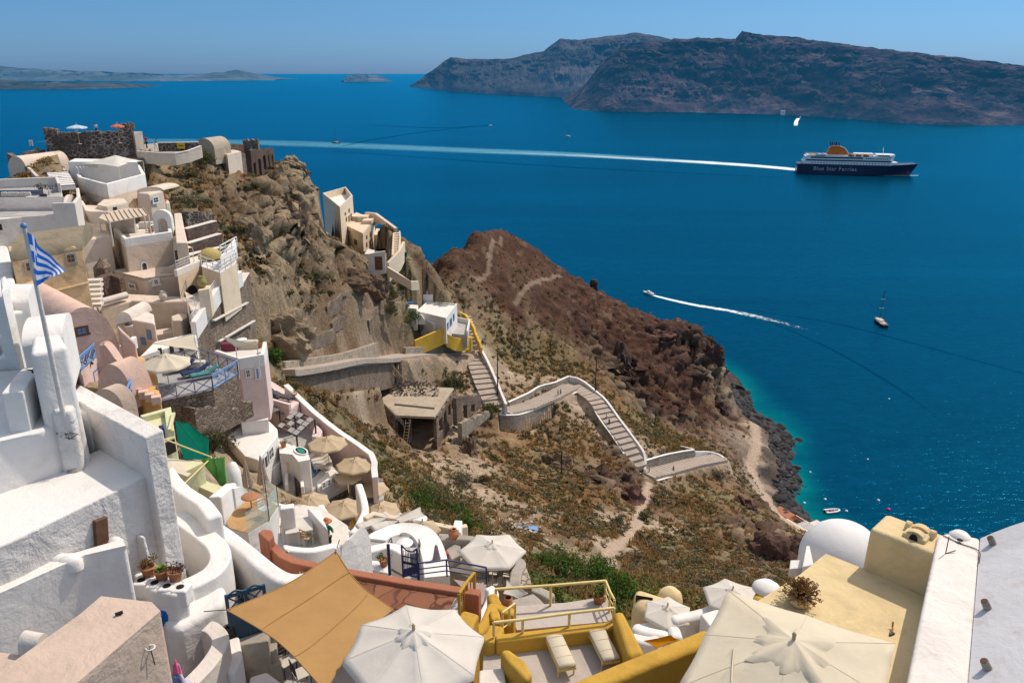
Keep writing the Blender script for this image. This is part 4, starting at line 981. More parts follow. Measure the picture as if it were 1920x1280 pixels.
MB().prism([Vector((-2,-.6,.24)),Vector((1.3,-.5,.26)),Vector((1.3,.5,.26)),Vector((-2,.6,.24))],.15).build('floor',GREYP,rib)
MB().box((-.3,0,.48),(.9,.7,.35)).build('seat',simple('red_vinyl',(.35,.05,.05)),rib,.06); MB().box((.55,0,.6),(.35,.5,.6)).build('console',SHIPW,rib,.06); MB().box((-2.25,0,.45),(.35,.35,.7)).build('outboard_motor',BLACKP,rib,.06)
p = onz(1560,959,0); d = onz(1590,956,0) - p; rib.location = p; rib.rotation_euler = (0,0,math.atan2(d.y,d.x))
BUOYW = simple('white_buoy_plastic',(.75,.75,.73),.4); BUOYP = simple('pink_buoy_plastic',(.62,.04,.20),.4)
def buoy(label,px,py,r,mat,group=None):
 t = thing('mooring_buoy',label,'buoy',onz(px,py,0),0,group); c = Vector(t.location)
 MB().lathe([(0,-r * .6),(r * .7,-r * .4),(r,.1 * r),(r * .85,r * .6),(r * .4,r * .95),(0,r)],c,12).build('float',mat,t); MB().lathe([(r * .12,r * .9),(r * .12,r * 1.3),(0,r * 1.3)],c,6).build('ring',mat,t); return t
buoy('pink round buoy floating above the yellow chimney',1666,955,.55,BUOYP)
for px,py,lb in ((1547,936,'white buoy just behind the moored inflatable boat'),(1508,943,'white buoy nearest the shore, left of the inflatable boat'),(1587,958,'white buoy just right of the inflatable boat'),
                   (1647,938,'small white buoy behind the pink one'),(1627,861,'small white buoy alone halfway out from the cove'),(1667,748,'small white buoy farthest right, below the yacht'),(1519,885,'small white buoy close to the black shore rocks'),(1392,735,'small white buoy at the foot of the dark cliff')):
 buoy(lb,px,py,.42 if py > 900 else .34,BUOYW)
for i,(px,py,wx,hh,lb) in enumerate(((1497,210,16,7,'largest white harbour building at the foot of the far island'),(1484,201,10,6,'white house on the slope just above the far harbour'),(1468,211,11,5,'white harbour hut left of the far jetty'),(1508,214,13,5,'low white harbour hut right at the far landing'),(1536,212,9,5,'small white hut right of the far landing'))):
 Y0 = onz(px,217,0).y + (217 - py) * 6; p = at(px,py,Y0); t = thing('harbour_house',lb,'house',(p.x,p.y,p.z - hh * 2.5))
 MB().box((p.x,p.y,p.z - hh * .75),(wx,9,hh * 3.5)).build('wall',WHITE,t); MB().box((p.x,p.y,p.z + hh + .25),(wx + .6,9.6,.5)).build('roof',WHITE,t)
 MB().box((p.x,p.y - 4.55,p.z),(wx * .2,.2,2.6)).build('door',BLUEP,t)
# ------------------------------------------------------------------ the long stairway down to the cove
def A3(L): return [at(*k) for k in L]
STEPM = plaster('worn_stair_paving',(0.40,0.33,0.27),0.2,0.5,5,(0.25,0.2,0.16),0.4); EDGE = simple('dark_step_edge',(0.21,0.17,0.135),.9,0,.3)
def flight(label,L,width,n,sunk=.0):
 P = [Vector(p) - UP * sunk for p in A3(L)]
 T_,E_ = steps(P,width,n,STEPM,.2); t = thing('stairway',label,'stairway',P[0] - UP * 1.0); T_.build('treads',STEPM,t); E_.build('step_edges',EDGE,t)
 PATHS.append(([tuple(p) for p in P],width * .8,.55)); return t
PATHS = []
flight('upper flight of broad stone steps below the yellow gate, beside the tall dark pole',[(889,662,167),(898,690,160),(910,722,153.5),(929,762,147)],4.3,11)
flight('second flight of shallow steps running right to the crest of the zigzag',[(944,770,148.5),(990,760,155),(1035,741,164),(1072,722,174)],4.2,26)
flight('longest flight of steps descending between white walls on the right of the zigzag',[(1078,722,174.5),(1112,745,167),(1142,785,160.5),(1175,832,154.5),(1200,878,150)],3.6,19)
flight('lowest flight of shallow steps bending right toward the cove',[(1212,888,149.5),(1250,880,154.5),(1300,866,163),(1350,857,171.5)],4.4,24)
flight('narrow steps climbing between the white house and the yellow parapet',[(874,592,176),(882,612,172.5),(890,635,169.5),(892,652,168.5)],2.2,10)
WT = dict(cap=WHITE)
free_wall('parapet_wall','white parapet on the right of the upper flight of steps','wall',smooth_line(A3([(899,650,167.5),(908,664,164),(920,688,159.2),(937,728,151.3),(949,757,146.3)]),3),.55,2.2,WHITE)
free_wall('retaining_wall','long stone retaining wall with pale coping carrying the second flight of steps','wall',smooth_line(A3([(937,777,146),(960,777,147),(982,774,150),(1025,757,159),(1055,744,166),(1085,733,171)]),3),.5,4.6,PALESTONE,WHITE)
free_wall('end_wall','short stone end wall at the turn between the upper and second flights','wall',A3([(949,757,149),(937,777,146)]),.5,4.5,PALESTONE,WHITE)
free_wall('parapet_wall','pale rubble parapet with white coping above the second flight of steps','wall',smooth_line(A3([(953,753,152.5),(992,735,160),(1012,723,166.5),(1040,716,171.5),(1067,704,177.5)]),3),.5,1.9,PALESTONE,WHITE)
free_wall('parapet_wall','tall curved white parapet on the seaward side of the longest flight of steps','wall',smooth_line(A3([(1068,705,177.5),(1082,708,177),(1097,716,174.5),(1117,732,170),(1137,750,166),(1160,782,161),(1185,815,157),(1205,843,154),(1210,860,152.2),(1209,880,150)]),3),.55,2.4,WHITE)
free_wall('curb_wall','low white curb on the landward side of the longest flight of steps','wall',smooth_line(A3([(1085,734,171),(1105,752,166),(1125,785,160),(1145,812,156.5),(1162,837,153.5),(1177,860,151),(1197,884,149)]),3),.35,1.3,PALESTONE,WHITE)
free_wall('parapet_wall','grey stone wall with white coping behind the lowest flight of steps','wall',smooth_line(A3([(1211,862,153),(1245,852,158),(1275,846,163),(1301,842,167)]),3),.5,3.0,PALESTONE,WHITE)
free_wall('parapet_wall','white parapet closing the far end of the lowest flight of steps','wall',smooth_line(A3([(1303,846,168),(1330,846,173),(1348,851,174),(1357,857,172)]),3),.5,2.2,WHITE)
free_wall('curb_wall','white edge wall along the near side of the lowest flight of steps','wall',smooth_line(A3([(1200,886,148.3),(1218,901,146),(1250,895,150.5),(1290,881,159),(1325,870,166),(1356,859,171)]),3),.45,2.4,PALESTONE,WHITE)
free_wall('boundary_wall','thin white wall on the grass above the lowest flight of steps','wall',smooth_line(A3([(1209,812,187),(1235,809,188.5),(1248,818,185),(1262,831,179),(1301,841,168.5)]),3),.45,1.6,WHITE)
# road above and its walls
RP = A3([(520,693,87),(535,692,90),(605,682,104),(660,672,118),(720,670,135),(770,664,147),(830,660,162),(880,653,168)])
PATHS.append(([tuple(p) for p in RP],5.0,.5))
MB().wall(smooth_line(RP,3),4.2,.8).build('path',STEPM)['kind'] = 'structure'
free_wall('retaining_wall','long brown stone wall with a white coping along the outer edge of the upper path','wall',smooth_line(A3([(532,697,88),(570,693,94),(605,690,101),(660,685,115),(720,679,132),(755,675,141),(792,673,149),(830,670.5,157)]),3),.6,5.2,BRNSTONE,WHITE)
free_wall('retaining_wall','crumbling pale stone wall behind the left part of the upper path','wall',smooth_line(A3([(528,678,92),(575,672,100),(630,664,112),(665,655,122),(704,642,136)]),3),.9,4.2,PALESTONE)
free_wall('retaining_wall','pale stone wall below the yellow wall, behind the right part of the upper path','wall',smooth_line(A3([(757,651,147),(790,650,153),(820,647,159),(836,639,164),(855,645,167),(870,641,170)]),3),.9,4.0,PALESTONE)
# ------------------------------------------------------------------ half-ruined house under the road
z = 59.3; RL = PZ([(742,778),(815,781),(851,727),(757,722),(712,748)],z); c = cen(RL)
ru = thing('ruined_house','half ruined stone house with a flat dusty roof slab and open dark front','house',(c.x,c.y,z - 7))
DUST = plaster('dusty_concrete',(0.42,0.345,0.255),0.2,0.7,4,(0.24,0.19,0.14),0.5)
MB().prism(RL,.45).build('roof',DUST,ru,.05)
A_,B_,C_,D_,E_ = RL
def dn(p,k): return Vector((p.x,p.y,p.z - k))
w_ = MB(); d = (C_ - B_); L_ = d.length; d.normalize(); a0 = 0
for s,e in ((0,.12),(.30,.36),(.50,.60),(.72,.78),(.9,1.0)): w_.wall([dn(B_ + d * L_ * s,.46),dn(B_ + d * L_ * e,.46)],.55,6.5)
w_.wall([dn(B_,.46),dn(C_,.46)],.5,1.1); w_.wall([dn(B_,4.6),dn(C_,3.4)],.52,3.5)
w_.build('side_wall',BRNSTONE,ru,.03)
MB().wall([dn(D_,.46),dn(C_,.46)],.6,6).build('back_wall',BRNSTONE,ru)
w_ = MB(); w_.wall([dn(A_,.46),dn(E_,.46)],.6,6.5); w_.box(dn(A_.lerp(B_,.35),3.6),(.5,.5,6.2)); w_.build('inner_wall',DKSTONE,ru)
clamp(RL,z - 6.2,1.0); CLAMPS.append(([tuple(p.xy) for p in PZ([(735,790),(815,786),(820,850),(740,850)],53)],53.1,2.0))
rubble = thing('rubble_heap','heap of dark broken stones piled at the back of the ruined roof','rubble',onz(778,738,z)); b = MB()
rub_pts = []
for i in range(420):
 px = 730 + rng.random() * 92; f_ = rng.random(); py = 714 + f_ * 26
 p = onz(px,py + 3,z); e = max(0,1 - ((px - 776) / 50) ** 2) * max(0,1 - ((py - 727) / 15) ** 2); p.z += e * 1.1 * rng.random(); r_ = .12 + rng.random() * .2
 V = [p + Vector((rng.uniform(-1,1),rng.uniform(-1,1),rng.uniform(-.8,.8))).normalized() * r_ * rng.uniform(.7,1.2) for _ in range(6)]
 b.add(V,[(0,1,2),(0,2,3),(0,3,4),(0,4,1),(5,2,1),(5,3,2),(5,4,3),(5,1,4),(0,1,5),(2,3,5)])
o = b.build('stones',simple('broken_stone',(.17,.135,.11),.95,0,.6,.1,1.5),rubble); o['kind'] = 'stuff'
MB().tube(PZ([(740,757),(815,765)],z + .15),.14,6).build('timber_beam',GREYW,label='long weathered beam lying across the ruined roof',cat='beam')
def ladder(label,a,b_,w_,n,name='ladder',r=.05):
 t = thing(name,label,'ladder',a if a.z < b_.z else b_); d = Vector((1,.2,0)).normalized() * w_ / 2
 for s in (-1,1): MB().tube([a + d * s,b_ + d * s],r,6).build('rail',PALEW,t)
 for i in range(1,n): q = a.lerp(b_,i / n); MB().tube([q - d,q + d],r * .8,5).build('rung',PALEW,t)
 return t
ladder('pale wooden ladder leaning in the dark opening of the ruined house',at(759,833,116),at(765,787,117),.75,8)
ladder('grey wooden steps with a handrail against the stone wall under the path',at(752,712,137),at(728,682,134),1.1,9,'wooden_steps',.07)
railing(A3([(731,773,124),(747,790,120),(757,802,117.5)]),1.1,GREYW,'rails','wooden_handrail','broken wooden handrail at the left corner of the ruined roof')
def ruin_wall(label,L,w,h,mat,holes=(),name='ruined_wall',rough=.5,group=None):
 """ragged free-standing masonry with real openings; L two surveyed base ends at the TOP line"""
 A_,B_ = L; d = B_ - A_; d.z = 0; ln = d.length; d.normalize(); nn = Vector((-d.y,d.x,0)) * w / 2; n = max(10,int(ln / .45)); m = max(4,int(h / .5)); t = thing(name,label,'wall',dn(A_,h)); b = MB()
 zt = [A_.z + (B_.z - A_.z) * i / n + (rng.random() - .6) * rough for i in range(n + 1)]
 for i in range(n):
  for j in range(m):
   s = (i + .5) / n; v = (j + .5) / m
   if any(a <= s <= c_ and lo <= v <= hi for a,c_,lo,hi in holes): continue
   z0 = A_.z - h; x0,x1 = A_ + d * ln * i / n,A_ + d * ln * (i + 1) / n
   t0 = z0 + (zt[i] - z0) * j / m; t1 = z0 + (zt[i] - z0) * (j + 1) / m; u0 = z0 + (zt[i + 1] - z0) * j / m; u1 = z0 + (zt[i + 1] - z0) * (j + 1) / m
   V = []
   for sgn in (1,-1):
    for x,zz in ((x0,t0),(x1,u0),(x1,u1),(x0,t1)): V.append(Vector((x.x,x.y,zz)) + nn * sgn)
   b.add(V,[(0,1,2,3),(7,6,5,4),(0,4,5,1),(1,5,6,2),(2,6,7,3),(3,7,4,0)])
 b.build('masonry',mat,t,recalc=False); return t
ruin_wall('ruined stone wall with a dark archway right of the half ruined house',[at(852,745,128),at(898,738,136)],.8,5.5,BRNSTONE,[(.22,.42,.0,.6),(.6,.72,.1,.5)])
ruin_wall('low tumbled stone wall below the dark bush by the steps',[at(862,790,126),at(915,770,136)],.9,3.5,PALESTONE,[],rough=1.0)
# ------------------------------------------------------------------ cream house stepping down the ridge
zu = 88.3
t,P = house('cream_house','tall cream house stepping down the end of the ridge above the sea','house',[(605,362),(637,388),(661,366),(648,350)],zu,12,CREAM,WHITE,([(0,1,2,3,0)],1.6,.35,CREAM),grow=1)
for x0,y0,x1,y1 in ((646,398,649,404),(653,391,656,399),(648,407,651,416),(653,404,656,416),(657,400,660,414)): hole(t,P[1],P[2],x0,y0,x1,y1,BROWNW,'window')
zl = 82.9; Q = PZ([(637,416),(680,437),(702,410),(668,398)],zl)
mb = MB().prism(Q,10); mb.build('lower_wall',CREAM,t,.05); clamp(Q,zl - 6,1)
MB().wall([q + UP * 0 for q in (Q[0],Q[1],Q[2])],.3,.9).build('terrace_parapet',CREAM,t,.04)
for x0,y0,x1,y1 in ((686,441,689,449),(693,434,696,444),(686,454,689,464),(692,450,695,464),(697,446,699,460)): hole(t,Q[1],Q[2],x0,y0,x1,y1,BROWNW,'window')
hole(t,Q[0],Q[1],664,449,670,459,BROWNW,'window'); hole(t,Q[0],Q[1],646,450,649,455,BROWNW,'window')
for px,py,s in ((668,412,1.0),(682,414,1.2),(690,418,.8)): p = onz(px,py,zl); MB().box((p.x,p.y,zl + s / 2),(2.2,3,s)).build('terrace_block',CREAM,t,.04)
# sloping buttress wall with an arched opening
a = onz(684,437,zl); T0 = at(684,398,178); T1 = at(702,400,178); T2 = at(740,428,170)
def bs(px,py): return onwall(px,py,Vector((T1.x,T1.y,0)),Vector((T2.x,T2.y,0)))
arc = [bs(702 + 18 * math.cos(math.pi * i / 8) * -1 + 9,434 - 14 * math.sin(math.pi * i / 8)) for i in range(9)]
poly = [bs(684,398),bs(702,400),bs(740,428),bs(741,470),bs(729,470)] + arc[::-1] + [bs(693,470),bs(684,470)]
d,n_ = facing(poly[1],poly[2]); b = MB(); k = len(poly); b.add(poly + [p - n_ * .7 for p in poly],[tuple(range(k)),tuple(range(2 * k - 1,k - 1,-1))] + [(i,(i + 1) % k,k + (i + 1) % k,k + i) for i in range(k)]); b.build('arched_buttress',CREAM,t)
# outside stair with side walls
T_,E_ = steps([at(744,436,168),at(740,480,156)],1.6,14,CREAM,.2); T_.build('outer_stair',CREAM,t); E_.build('stair_shadow_edges',EDGE,t)
for L in ([(749,433,169),(750,444,165),(747,478,156)],[(738,436,167),(736,478,155)]): MB().wall(A3(L),.35,3.5).build('stair_wall',CREAM,t,.04)
Q2 = PZ([(702,440),(728,440),(735,432),(705,428)],79.5); MB().prism(Q2,6).build('side_room',CREAM,t,.05); clamp(Q2,75,.8)
MB().wall(A3([(727,492,151),(748,470,156),(757,453,166)]),.5,4).build('garden_wall',CREAM,t,.04)
t,P = house('gatehouse','grey cream gate room with a dark door at the foot of the cream house','house',[(683,476),(700,476),(703,468),(722,466),(725,474),(690,466)],80.5,5,OFFW,None,bevel=.05,grow=.8)
A_,B_ = at(690,476,150),at(722,470,150.2); MB().wall([A_,B_],.4,4.5).build('front_wall',OFFW,t,.04); hole(t,A_ - Vector((0,.25,0)),B_ - Vector((0,.25,0)),703,481,717,506,BROWNW,'door')
free_wall('garden_wall','cream wall stepping down from the gate toward the white house','wall',A3([(727,500,150),(748,513,149),(770,527,148.5),(784,527,151),(786,536,151)]),.45,1.8,CREAM)
# ------------------------------------------------------------------ white house with yellow walls
zw = 66.4
t,P = house('white_house','bright white house with blue doors beside the yellow stair parapet','house',[(836,596),(857,569),(800,565),(781,583)],zw,5.5,WHITE,WHITE,([(0,1,2,3,0)],.35,.3,WHITE),grow=.8)
for x0,y0,x1,y1 in ((838,604,841,618),(843,596,847,612),(849,588,852,602)): win(t,P[0],P[1],x0,y0,x1,y1,BLUEP,GLASSD,'door',.12)
p = onz(828,572,zw);
Q = PZ([(752,568),(784,572),(781,586),(760,584),(749,574)],67.2); MB().prism(Q,4).build('side_terrace',WHITE,t,.05); MB().wall([q + UP * .9 for q in (Q[0],Q[4],Q[3],Q[2])],.3,1.0,closed=False).build('terrace_wall',WHITE,t,.05); clamp(Q,64,.8)
Q = PZ([(793,586),(812,590),(836,600),(812,607),(790,596)],64.8); MB().prism(Q,4).build('lower_room',WHITE,t,.05); clamp(Q,62,.8)
for px,py in ((781,590),(783,593),(785,596),(787,599)): p = onz(px,py,66.3 - (py - 590) * .12); MB().box((p.x,p.y,p.z - .5),(2.4,.6,1.0)).build('step',WHITE,t)
MB().box(onz(764,566,67.6),(2.8,1.0,.5),.3).build('blue_cushion',BLUEP,t,.1)
c = at(800,566,170); MB().box((c.x,c.y,c.z + .4),(3.2,2.4,3.2)).build('stair_head',WHITE,t,.05)
c = at(803,553,170); b = MB(); b.lathe([(0,1.7),(.35,1.3),(.8,.5),(.85,0),(.7,-.2),(.7,-2.6),(0,-2.6)],c,10); b.build('chimney',WHITE,t)
b = MB(); b.prism([at(774,541,171),at(783,552,171),at(795,563,171),at(774,566,171)],.6); Q = [at(773,540,170),at(776,540,170),at(798,563,170),at(798,570,170),at(773,570,170)]; b = MB(); b.add(Q + [q + Vector((0,.8,0)) for q in Q],[(0,1,2,3,4),(9,8,7,6,5)] + [(i,(i + 1) % 5,5 + (i + 1) % 5,5 + i) for i in range(5)]); b.build('gable_wall',WHITE,t)
Q = PZ([(836,624),(857,602),(880,607),(876,628)],61.3); MB().prism(Q,3).build('patio',GREYF,t); clamp(Q,60.5,.8); MB().wall([q + UP * 1.0 for q in (Q[1],Q[2],Q[3])],.3,1.2).build('patio_wall',WHITE,t,.04)
LP = simple('grey_cushion',(.18,.18,.19),.9)
lou = make_lounger('grey sun lounger on the white house roof, left of the pair',LP,GREYW,group='loungers on the white house roof'); lou.location = onz(822,571,zw - .3); lou.rotation_euler = (0,0,.25); c2 = copy_tree(lou,onz(832,573,zw - .3),.25,'grey sun lounger on the white house roof, right of the pair')
free_wall('yellow_wall','bright yellow garden wall rising to the right below the white house','wall',A3([(777,638,152),(800,628,154),(832,614,157)]),.5,3.6,BRIGHTY)
free_wall('yellow_wall','bright yellow stepped wall and gate pier at the head of the stairs','wall',A3([(836,624,157),(850,632,158),(862,634,160),(884,630,164)]),.5,3.0,BRIGHTY)
p = at(880,632,163.5); MB().prism([p + Vector((-.9,-.5,0)),p + Vector((.5,-.5,0)),p + Vector((.5,.5,0)),p + Vector((-.9,.5,0))],3.4).build('yellow_gate_pier',BRIGHTY,None,.05,label='square yellow gate pier beside the narrow steps',cat='pier')
YP = smooth_line(A3([(858,582,175.5),(870,588,174.5),(880,598,172),(888,612,169.5),(893,627,167.5),(899,640,166),(903,652,165)]),4)
for i,p in enumerate(YP): p.z += .12 * math.sin(i * 1.6)
free_wall('yellow_parapet','scalloped yellow parapet curving beside the narrow steps','wall',YP,.55,1.6,BRIGHTY,bevel=.12)
# ------------------------------------------------------------------ poles, sea stack, cove houses
def pole(label,px,py,Y,h,arms=0):
 p = at(px,py,Y); t = thing('utility_pole',label,'utility pole',p - UP * .8); MB().tube([p - UP * .8,p + UP * h],.17,7,.10).build('shaft',POLEW,t)
 for k in range(arms):
  MB().tube([p + Vector((-.8,0,h - .5 - k * .7)),p + Vector((.8,.1,h - .5 - k * .7))],.07,5).build('crossarm',POLEW,t)
  i_ = MB()
  for s in (-.7,0,.7): i_.lathe([(0,.2),(.07,.16),(.07,0)],p + Vector((s,s * .06,h - .45 - k * .7)),6)
  i_.build('insulators',CONC,t)
 return t
pole('tall dark utility pole beside the upper flight of steps',933,744,150.5,9.8)
pole('dark utility pole with crossarms behind the curved parapet',1116,738,170,8.6,2)
pole('dark utility pole against the red cliff above the thin white wall',1227,809,188,6.5,0)
pole('dark leaning pole alone in the dry grass left of the longest steps',1052,900,127,6.0,0)
c = at(1113,548,246); b = MB(); b.lathe([(1.5,-3),(1.35,0),(1.45,1.5),(1.25,2.6),(1.4,3.4),(.9,4.2),(0,4.5)],c,9,False);
b.build('rock_pillar',simple('dark_basalt',(.05,.034,.03),.95,0,.5,.1,1.2,.8),label='dark square rock pillar standing on the red ridge',cat='rock')
for px,py,wx,wy,h,mat,lb in ((1500,983,5,7,2.5,CREAM,'cream cove house with a flat roof by the waterline'),(1480,967,3.0,9,1.6,TERRA,'long orange roofed boat shed on the coastal path'),(1512,986,3.5,3.5,2.2,WHITE,'small white cove house at the water edge'),(1528,988,6,4,2.4,OFFW,'pale flat roofed cove house farthest right')):
 p = at(px,py,onz(px,py,4).y); t = thing('cove_house',lb,'house',(p.x,p.y,p.z - h - 2)); MB().box((p.x,p.y,p.z - h / 2 - 1),(wx,wy,h + 2),.5).build('wall',OFFW if mat is TERRA else mat,t,.05); MB().box((p.x,p.y,p.z + .09),(wx + .2,wy + .2,.16),.5).build('roof',mat,t,.03)
 q = p + Vector((-wx * .2,-wy * .5,-h * .6)); MB().box(q,(1.0,.3,1.6),.5).build('door',BLUEP,t)
free_wall('stone_wall','short thick stone wall on the slope right of the lowest steps','wall',A3([(1316,966,139),(1332,953,145),(1352,938,151)]),1.1,2.4,BRNSTONE)
free_wall('stone_wall','small curved stone wall just below the lowest steps','wall',smooth_line(A3([(1228,916,138),(1240,922,137.5),(1252,931,136)]),3),.7,1.2,PALESTONE)
PATHS.append(([tuple(at(*k)) for k in [(1218,912,141),(1205,940,126),(1195,975,110),(1175,1008,98),(1148,1028,90),(1140,1045,86),(1150,1062,81),(1168,1078,78)]],1.4,0))
PATHS.append(([tuple(at(*k)) for k in [(1415,785,234),(1420,830,218),(1408,880,202),(1420,915,193),(1450,955,182),(1490,985,174)]],2.6,0))
PATHS.append(([tuple(at(*k)) for k in [(890,530,193),(915,512,201),(925,485,214),(940,465,228)]],.9,0)); PATHS.append(([tuple(at(*k)) for k in [(965,572,199),(985,555,206),(1010,540,216),(1050,530,230)]],.8,0))
PATHS.append(([tuple(at(*k)) for k in [(700,560,146),(675,590,133),(655,620,124),(640,650,118)]],.9,0))
# walkers on the stairs
SH = {k: simple(k + '_cloth',c,.9,0,.1,.1) for k,c in dict(white=(.7,.7,.68),black=(.03,.03,.035),red=(.4,.06,.05),teal=(.12,.36,.42),green=(.0,.10,.07),navy=(.03,.05,.12),grey=(.3,.3,.3),pink=(.6,.3,.3),khaki=(.35,.28,.18)).items()}
for lb,px,py,Y,hd,s1,s2 in (('walker in white on the second flight of steps, left of two',1046,743,164,(1,.6),'white','grey'),('walker in grey on the second flight of steps, right of two',1051,742,165.5,(1,.6),'grey','navy'),
                                  ('walker in a white shirt high on the longest flight of steps',1137,789,160.5,(-.5,1),'white','khaki'),('walker in dark clothes on the longest flight of steps',1142,798,159,(-.5,1),'navy','black'),
                                  ('walker in black alone in the middle of the lowest flight',1262,886,154.5,(-1,-.6),'black','black'),('walker in pale clothes near the turn of the lowest flight',1217,886,150.5,(-1,-.2),'white','grey')):
 person(lb,at(px,py,Y),hd,SH[s1],SH[s2],group='walkers on the zigzag stairs')
# ------------------------------------------------------------------ castle point at the top left
zc = 107.6
CW = PZ([(82,250),(248,247),(246,240),(95,242)],zc); c = cen(CW)
castle = thing('castle_ruin','dark ruined castle bastion on the hilltop at the upper left','ruin',(c.x,c.y,102))
A_,B_ = CW[0],CW[1]; d = (B_ - A_); ln = d.length; d.normalize(); nn = Vector((-d.y,d.x,0))
b = MB(); n = 40
for i in range(n):
 x0 = A_ + d * ln * i / n; x1 = A_ + d * ln * (i + 1) / n; hh = .15 * rng.uniform(-1,1.3) + (.75 * rng.uniform(.6,1.2) if i > n * .84 else 0) + (.3 if i < 6 else 0)
 b.prism([x0 + UP * hh,x1 + UP * hh,x1 + nn * 1.2 + UP * hh,x0 + nn * 1.2 + UP * hh],zb=102.5)
b.build('front_wall',DKSTONE,castle)
b = MB(); b.prism([A_ + nn * 1.2 - UP * .5,B_ + nn * 1.2 - UP * .5,B_ + nn * 8 - UP * .5,A_ + nn * 8 - UP * .5],5); b.build('platform',CONC,castle)
b = MB(); V = [A_ + Vector((-.4,-.3,-3.2)),B_ + Vector((1.2,-.3,-3.4)),B_ + Vector((1.6,-1.6,-5)),A_ + Vector((-.8,-1.6,-5))]; b.add(V,[(0,1,2,3)]); b.build('rubble_foot',BRNSTONE,castle)
b = MB()
for i in range(60):
 k = .86 + .14 * rng.random() if i < 36 else rng.random() * .14; p = A_ + d * ln * k + nn * rng.uniform(.1,1.0) + UP * (rng.uniform(.3,1.0) if i < 36 else rng.uniform(.1,.5)); s_ = rng.uniform(.2,.42)
 b.box(p,(s_ * 1.3,s_,s_),rng.random() * 3)
o = b.build('loose_blocks',BRNSTONE,castle,.03); o['kind'] = 'stuff'
pf = zc - .5
parasol('white tourist parasol standing on top of the castle bastion',onz(143,234,109.3),1.15,8,.3,2.2,fabric('pale_blue_canvas',(.55,.68,.75)),vent=False)
parasol('coral red parasol beside the rubble corner of the castle bastion',onz(219,232,109.5),.8,8,.3,2.2,fabric('coral_canvas',(.62,.20,.14)),vent=False)
person('tourist in white sitting low on the castle bastion between the two parasols',onz(182,252,pf),(.3,-1),SH['white'],SH['navy'],H=1.5)
person('tourist in dark red walking on the lane right of the castle',at(276,279,109),(-.4,-1),SH['red'],SH['black'])
person('tourist in a turquoise shirt bending on the lane right of the castle',at(293,281,109),(1,-.3),SH['teal'],SH['white'],lean=.35,H=1.5)
t,P = house('lookout_terrace','stone lookout terrace with pale parapets right of the castle','terrace',PZ([(257,283),(328,287),(346,284),(376,274),(372,268),(296,268),(262,272)],104.6),104.6,3,BRNSTONE,CONC,None,bevel=.04)
free_wall('parapet_wall','pale capped parapet in front of the lookout terrace','wall',A3([(257,283,107.5),(300,286,106.5),(328,287,106),(352,282,107.5),(376,273,110)]),.35,1.6,BEIGE,OFFW)
free_wall('parapet_wall','dark parapet with a white top behind the lookout terrace','wall',A3([(296,267,112),(335,266.5,112.5),(372,266,113)]),.3,1.5,DKSTONE,OFFW)
p = at(339,273.5,112.1); t = thing('notice_board','yellow notice board fixed on the dark lookout parapet','sign',p - UP * .5); MB().box(p,(1.05,.05,.78)).build('board',simple('yellow_sign_paint',(.62,.40,.02),.5),t); MB().box(p - Vector((0,.04,0)),(.7,.02,.1)).build('printing',IRON,t)
p = at(58,268,107); t = thing('warning_sign','small white sign on a thin post at the left end of the castle','sign',p - UP * 1.6); MB().box(p,(.5,.04,.75)).build('board',WFRAME,t); MB().tube([p - UP * 1.8,p],.03,6).build('post',IRON,t)
MB().lathe([(0,.008),(.15,.006),(.16,0)],p + Vector((0,-.035,.1)),12).build('red_mark',simple('red_mark',(.5,.05,.05)),t).rotation_euler = (0,0,0)
# low ruin, stairs left of castle
t = thing('vaulted_ruin','low ruined vault with a tan rounded back at the far left edge of the hilltop','ruin',at(30,325,98) - UP * 2); b = MB(); b.vault(at(16,318,97),at(50,318,97),1.6,Vector((1.5,7,0)),3.0); b.build('vault',BEIGE,t); ruin = MB().wall(A3([(17,287,101),(40,300,99),(52,312,97)]),.6,3).build('side_wall',BRNSTONE,t)
ruin_wall('broken stone wall end beside the low ruined vault',[at(42,285,104),at(82,276,106)],.6,2.2,BRNSTONE)
T_,E_ = steps(A3([(72,285,106),(70,300,102),(78,318,97)]),2.6,10,WHITE,.2); t = thing('white_stairs','white stepped lane climbing beside the castle wall','stairway',at(78,318,97)); T_.build('treads',WHITE,t); E_.build('step_edges',GREYF,t)
free_wall('parapet_wall','white parapet between the stepped lane and the upper terrace','wall',A3([(52,312,97.5),(60,320,95),(70,330,92)]),.35,2.0,BEIGE)
# ------------------------------------------------------------------ upper white terrace with the big square canopy
zt = 103.4
t,P = house('terrace_house','tall beige house with white parapet and canopied terrace below the castle','house',[(147,332),(192,344),(200,345),(272,326),(262,309),(126,303)],zt,6.5,BEIGE,OFFW,([(5,0,1,2,3,4)],1.45,.4,WHITE),bevel=.07,taper=.15)
MB().prism(PZ([(127,303),(258,304),(255,300),(140,297)],104.8),3).build('back_room',WHITE,t,.08)
MB().prism(PZ([(157,322),(170,330),(180,329),(178,318)],103.0),1.0).build('terrace_bench',WHITE,t,.05)
ap = at(217,291,97.5); cn = [(268,302),(222,313),(148,307),(205,296)]
can = thing('canopy','large white square canopy over the upper terrace','canopy',(ap.x,ap.y,102)); Q = PZ(cn,104.55); m = MB(); V = [ap]; f = []
for i in range(4):
 for k in range(6): q = Q[i].lerp(Q[(i + 1) % 4],k / 6); q = q + (ap - q) * .10 * math.sin(math.pi * k / 6); q.z = 104.55 + .1 * math.sin(math.pi * k / 6); V.append(q)
mid = [(v + ap) / 2 - UP * .08 for v in V[1:]]; V += mid; N_ = 24
for k in range(N_): f += [(0,25 + k,25 + (k + 1) % N_),(25 + k,1 + k,1 + (k + 1) % N_,25 + (k + 1) % N_)]
m.add(V,f,True); m.build('cloth',CLOTHW,can)
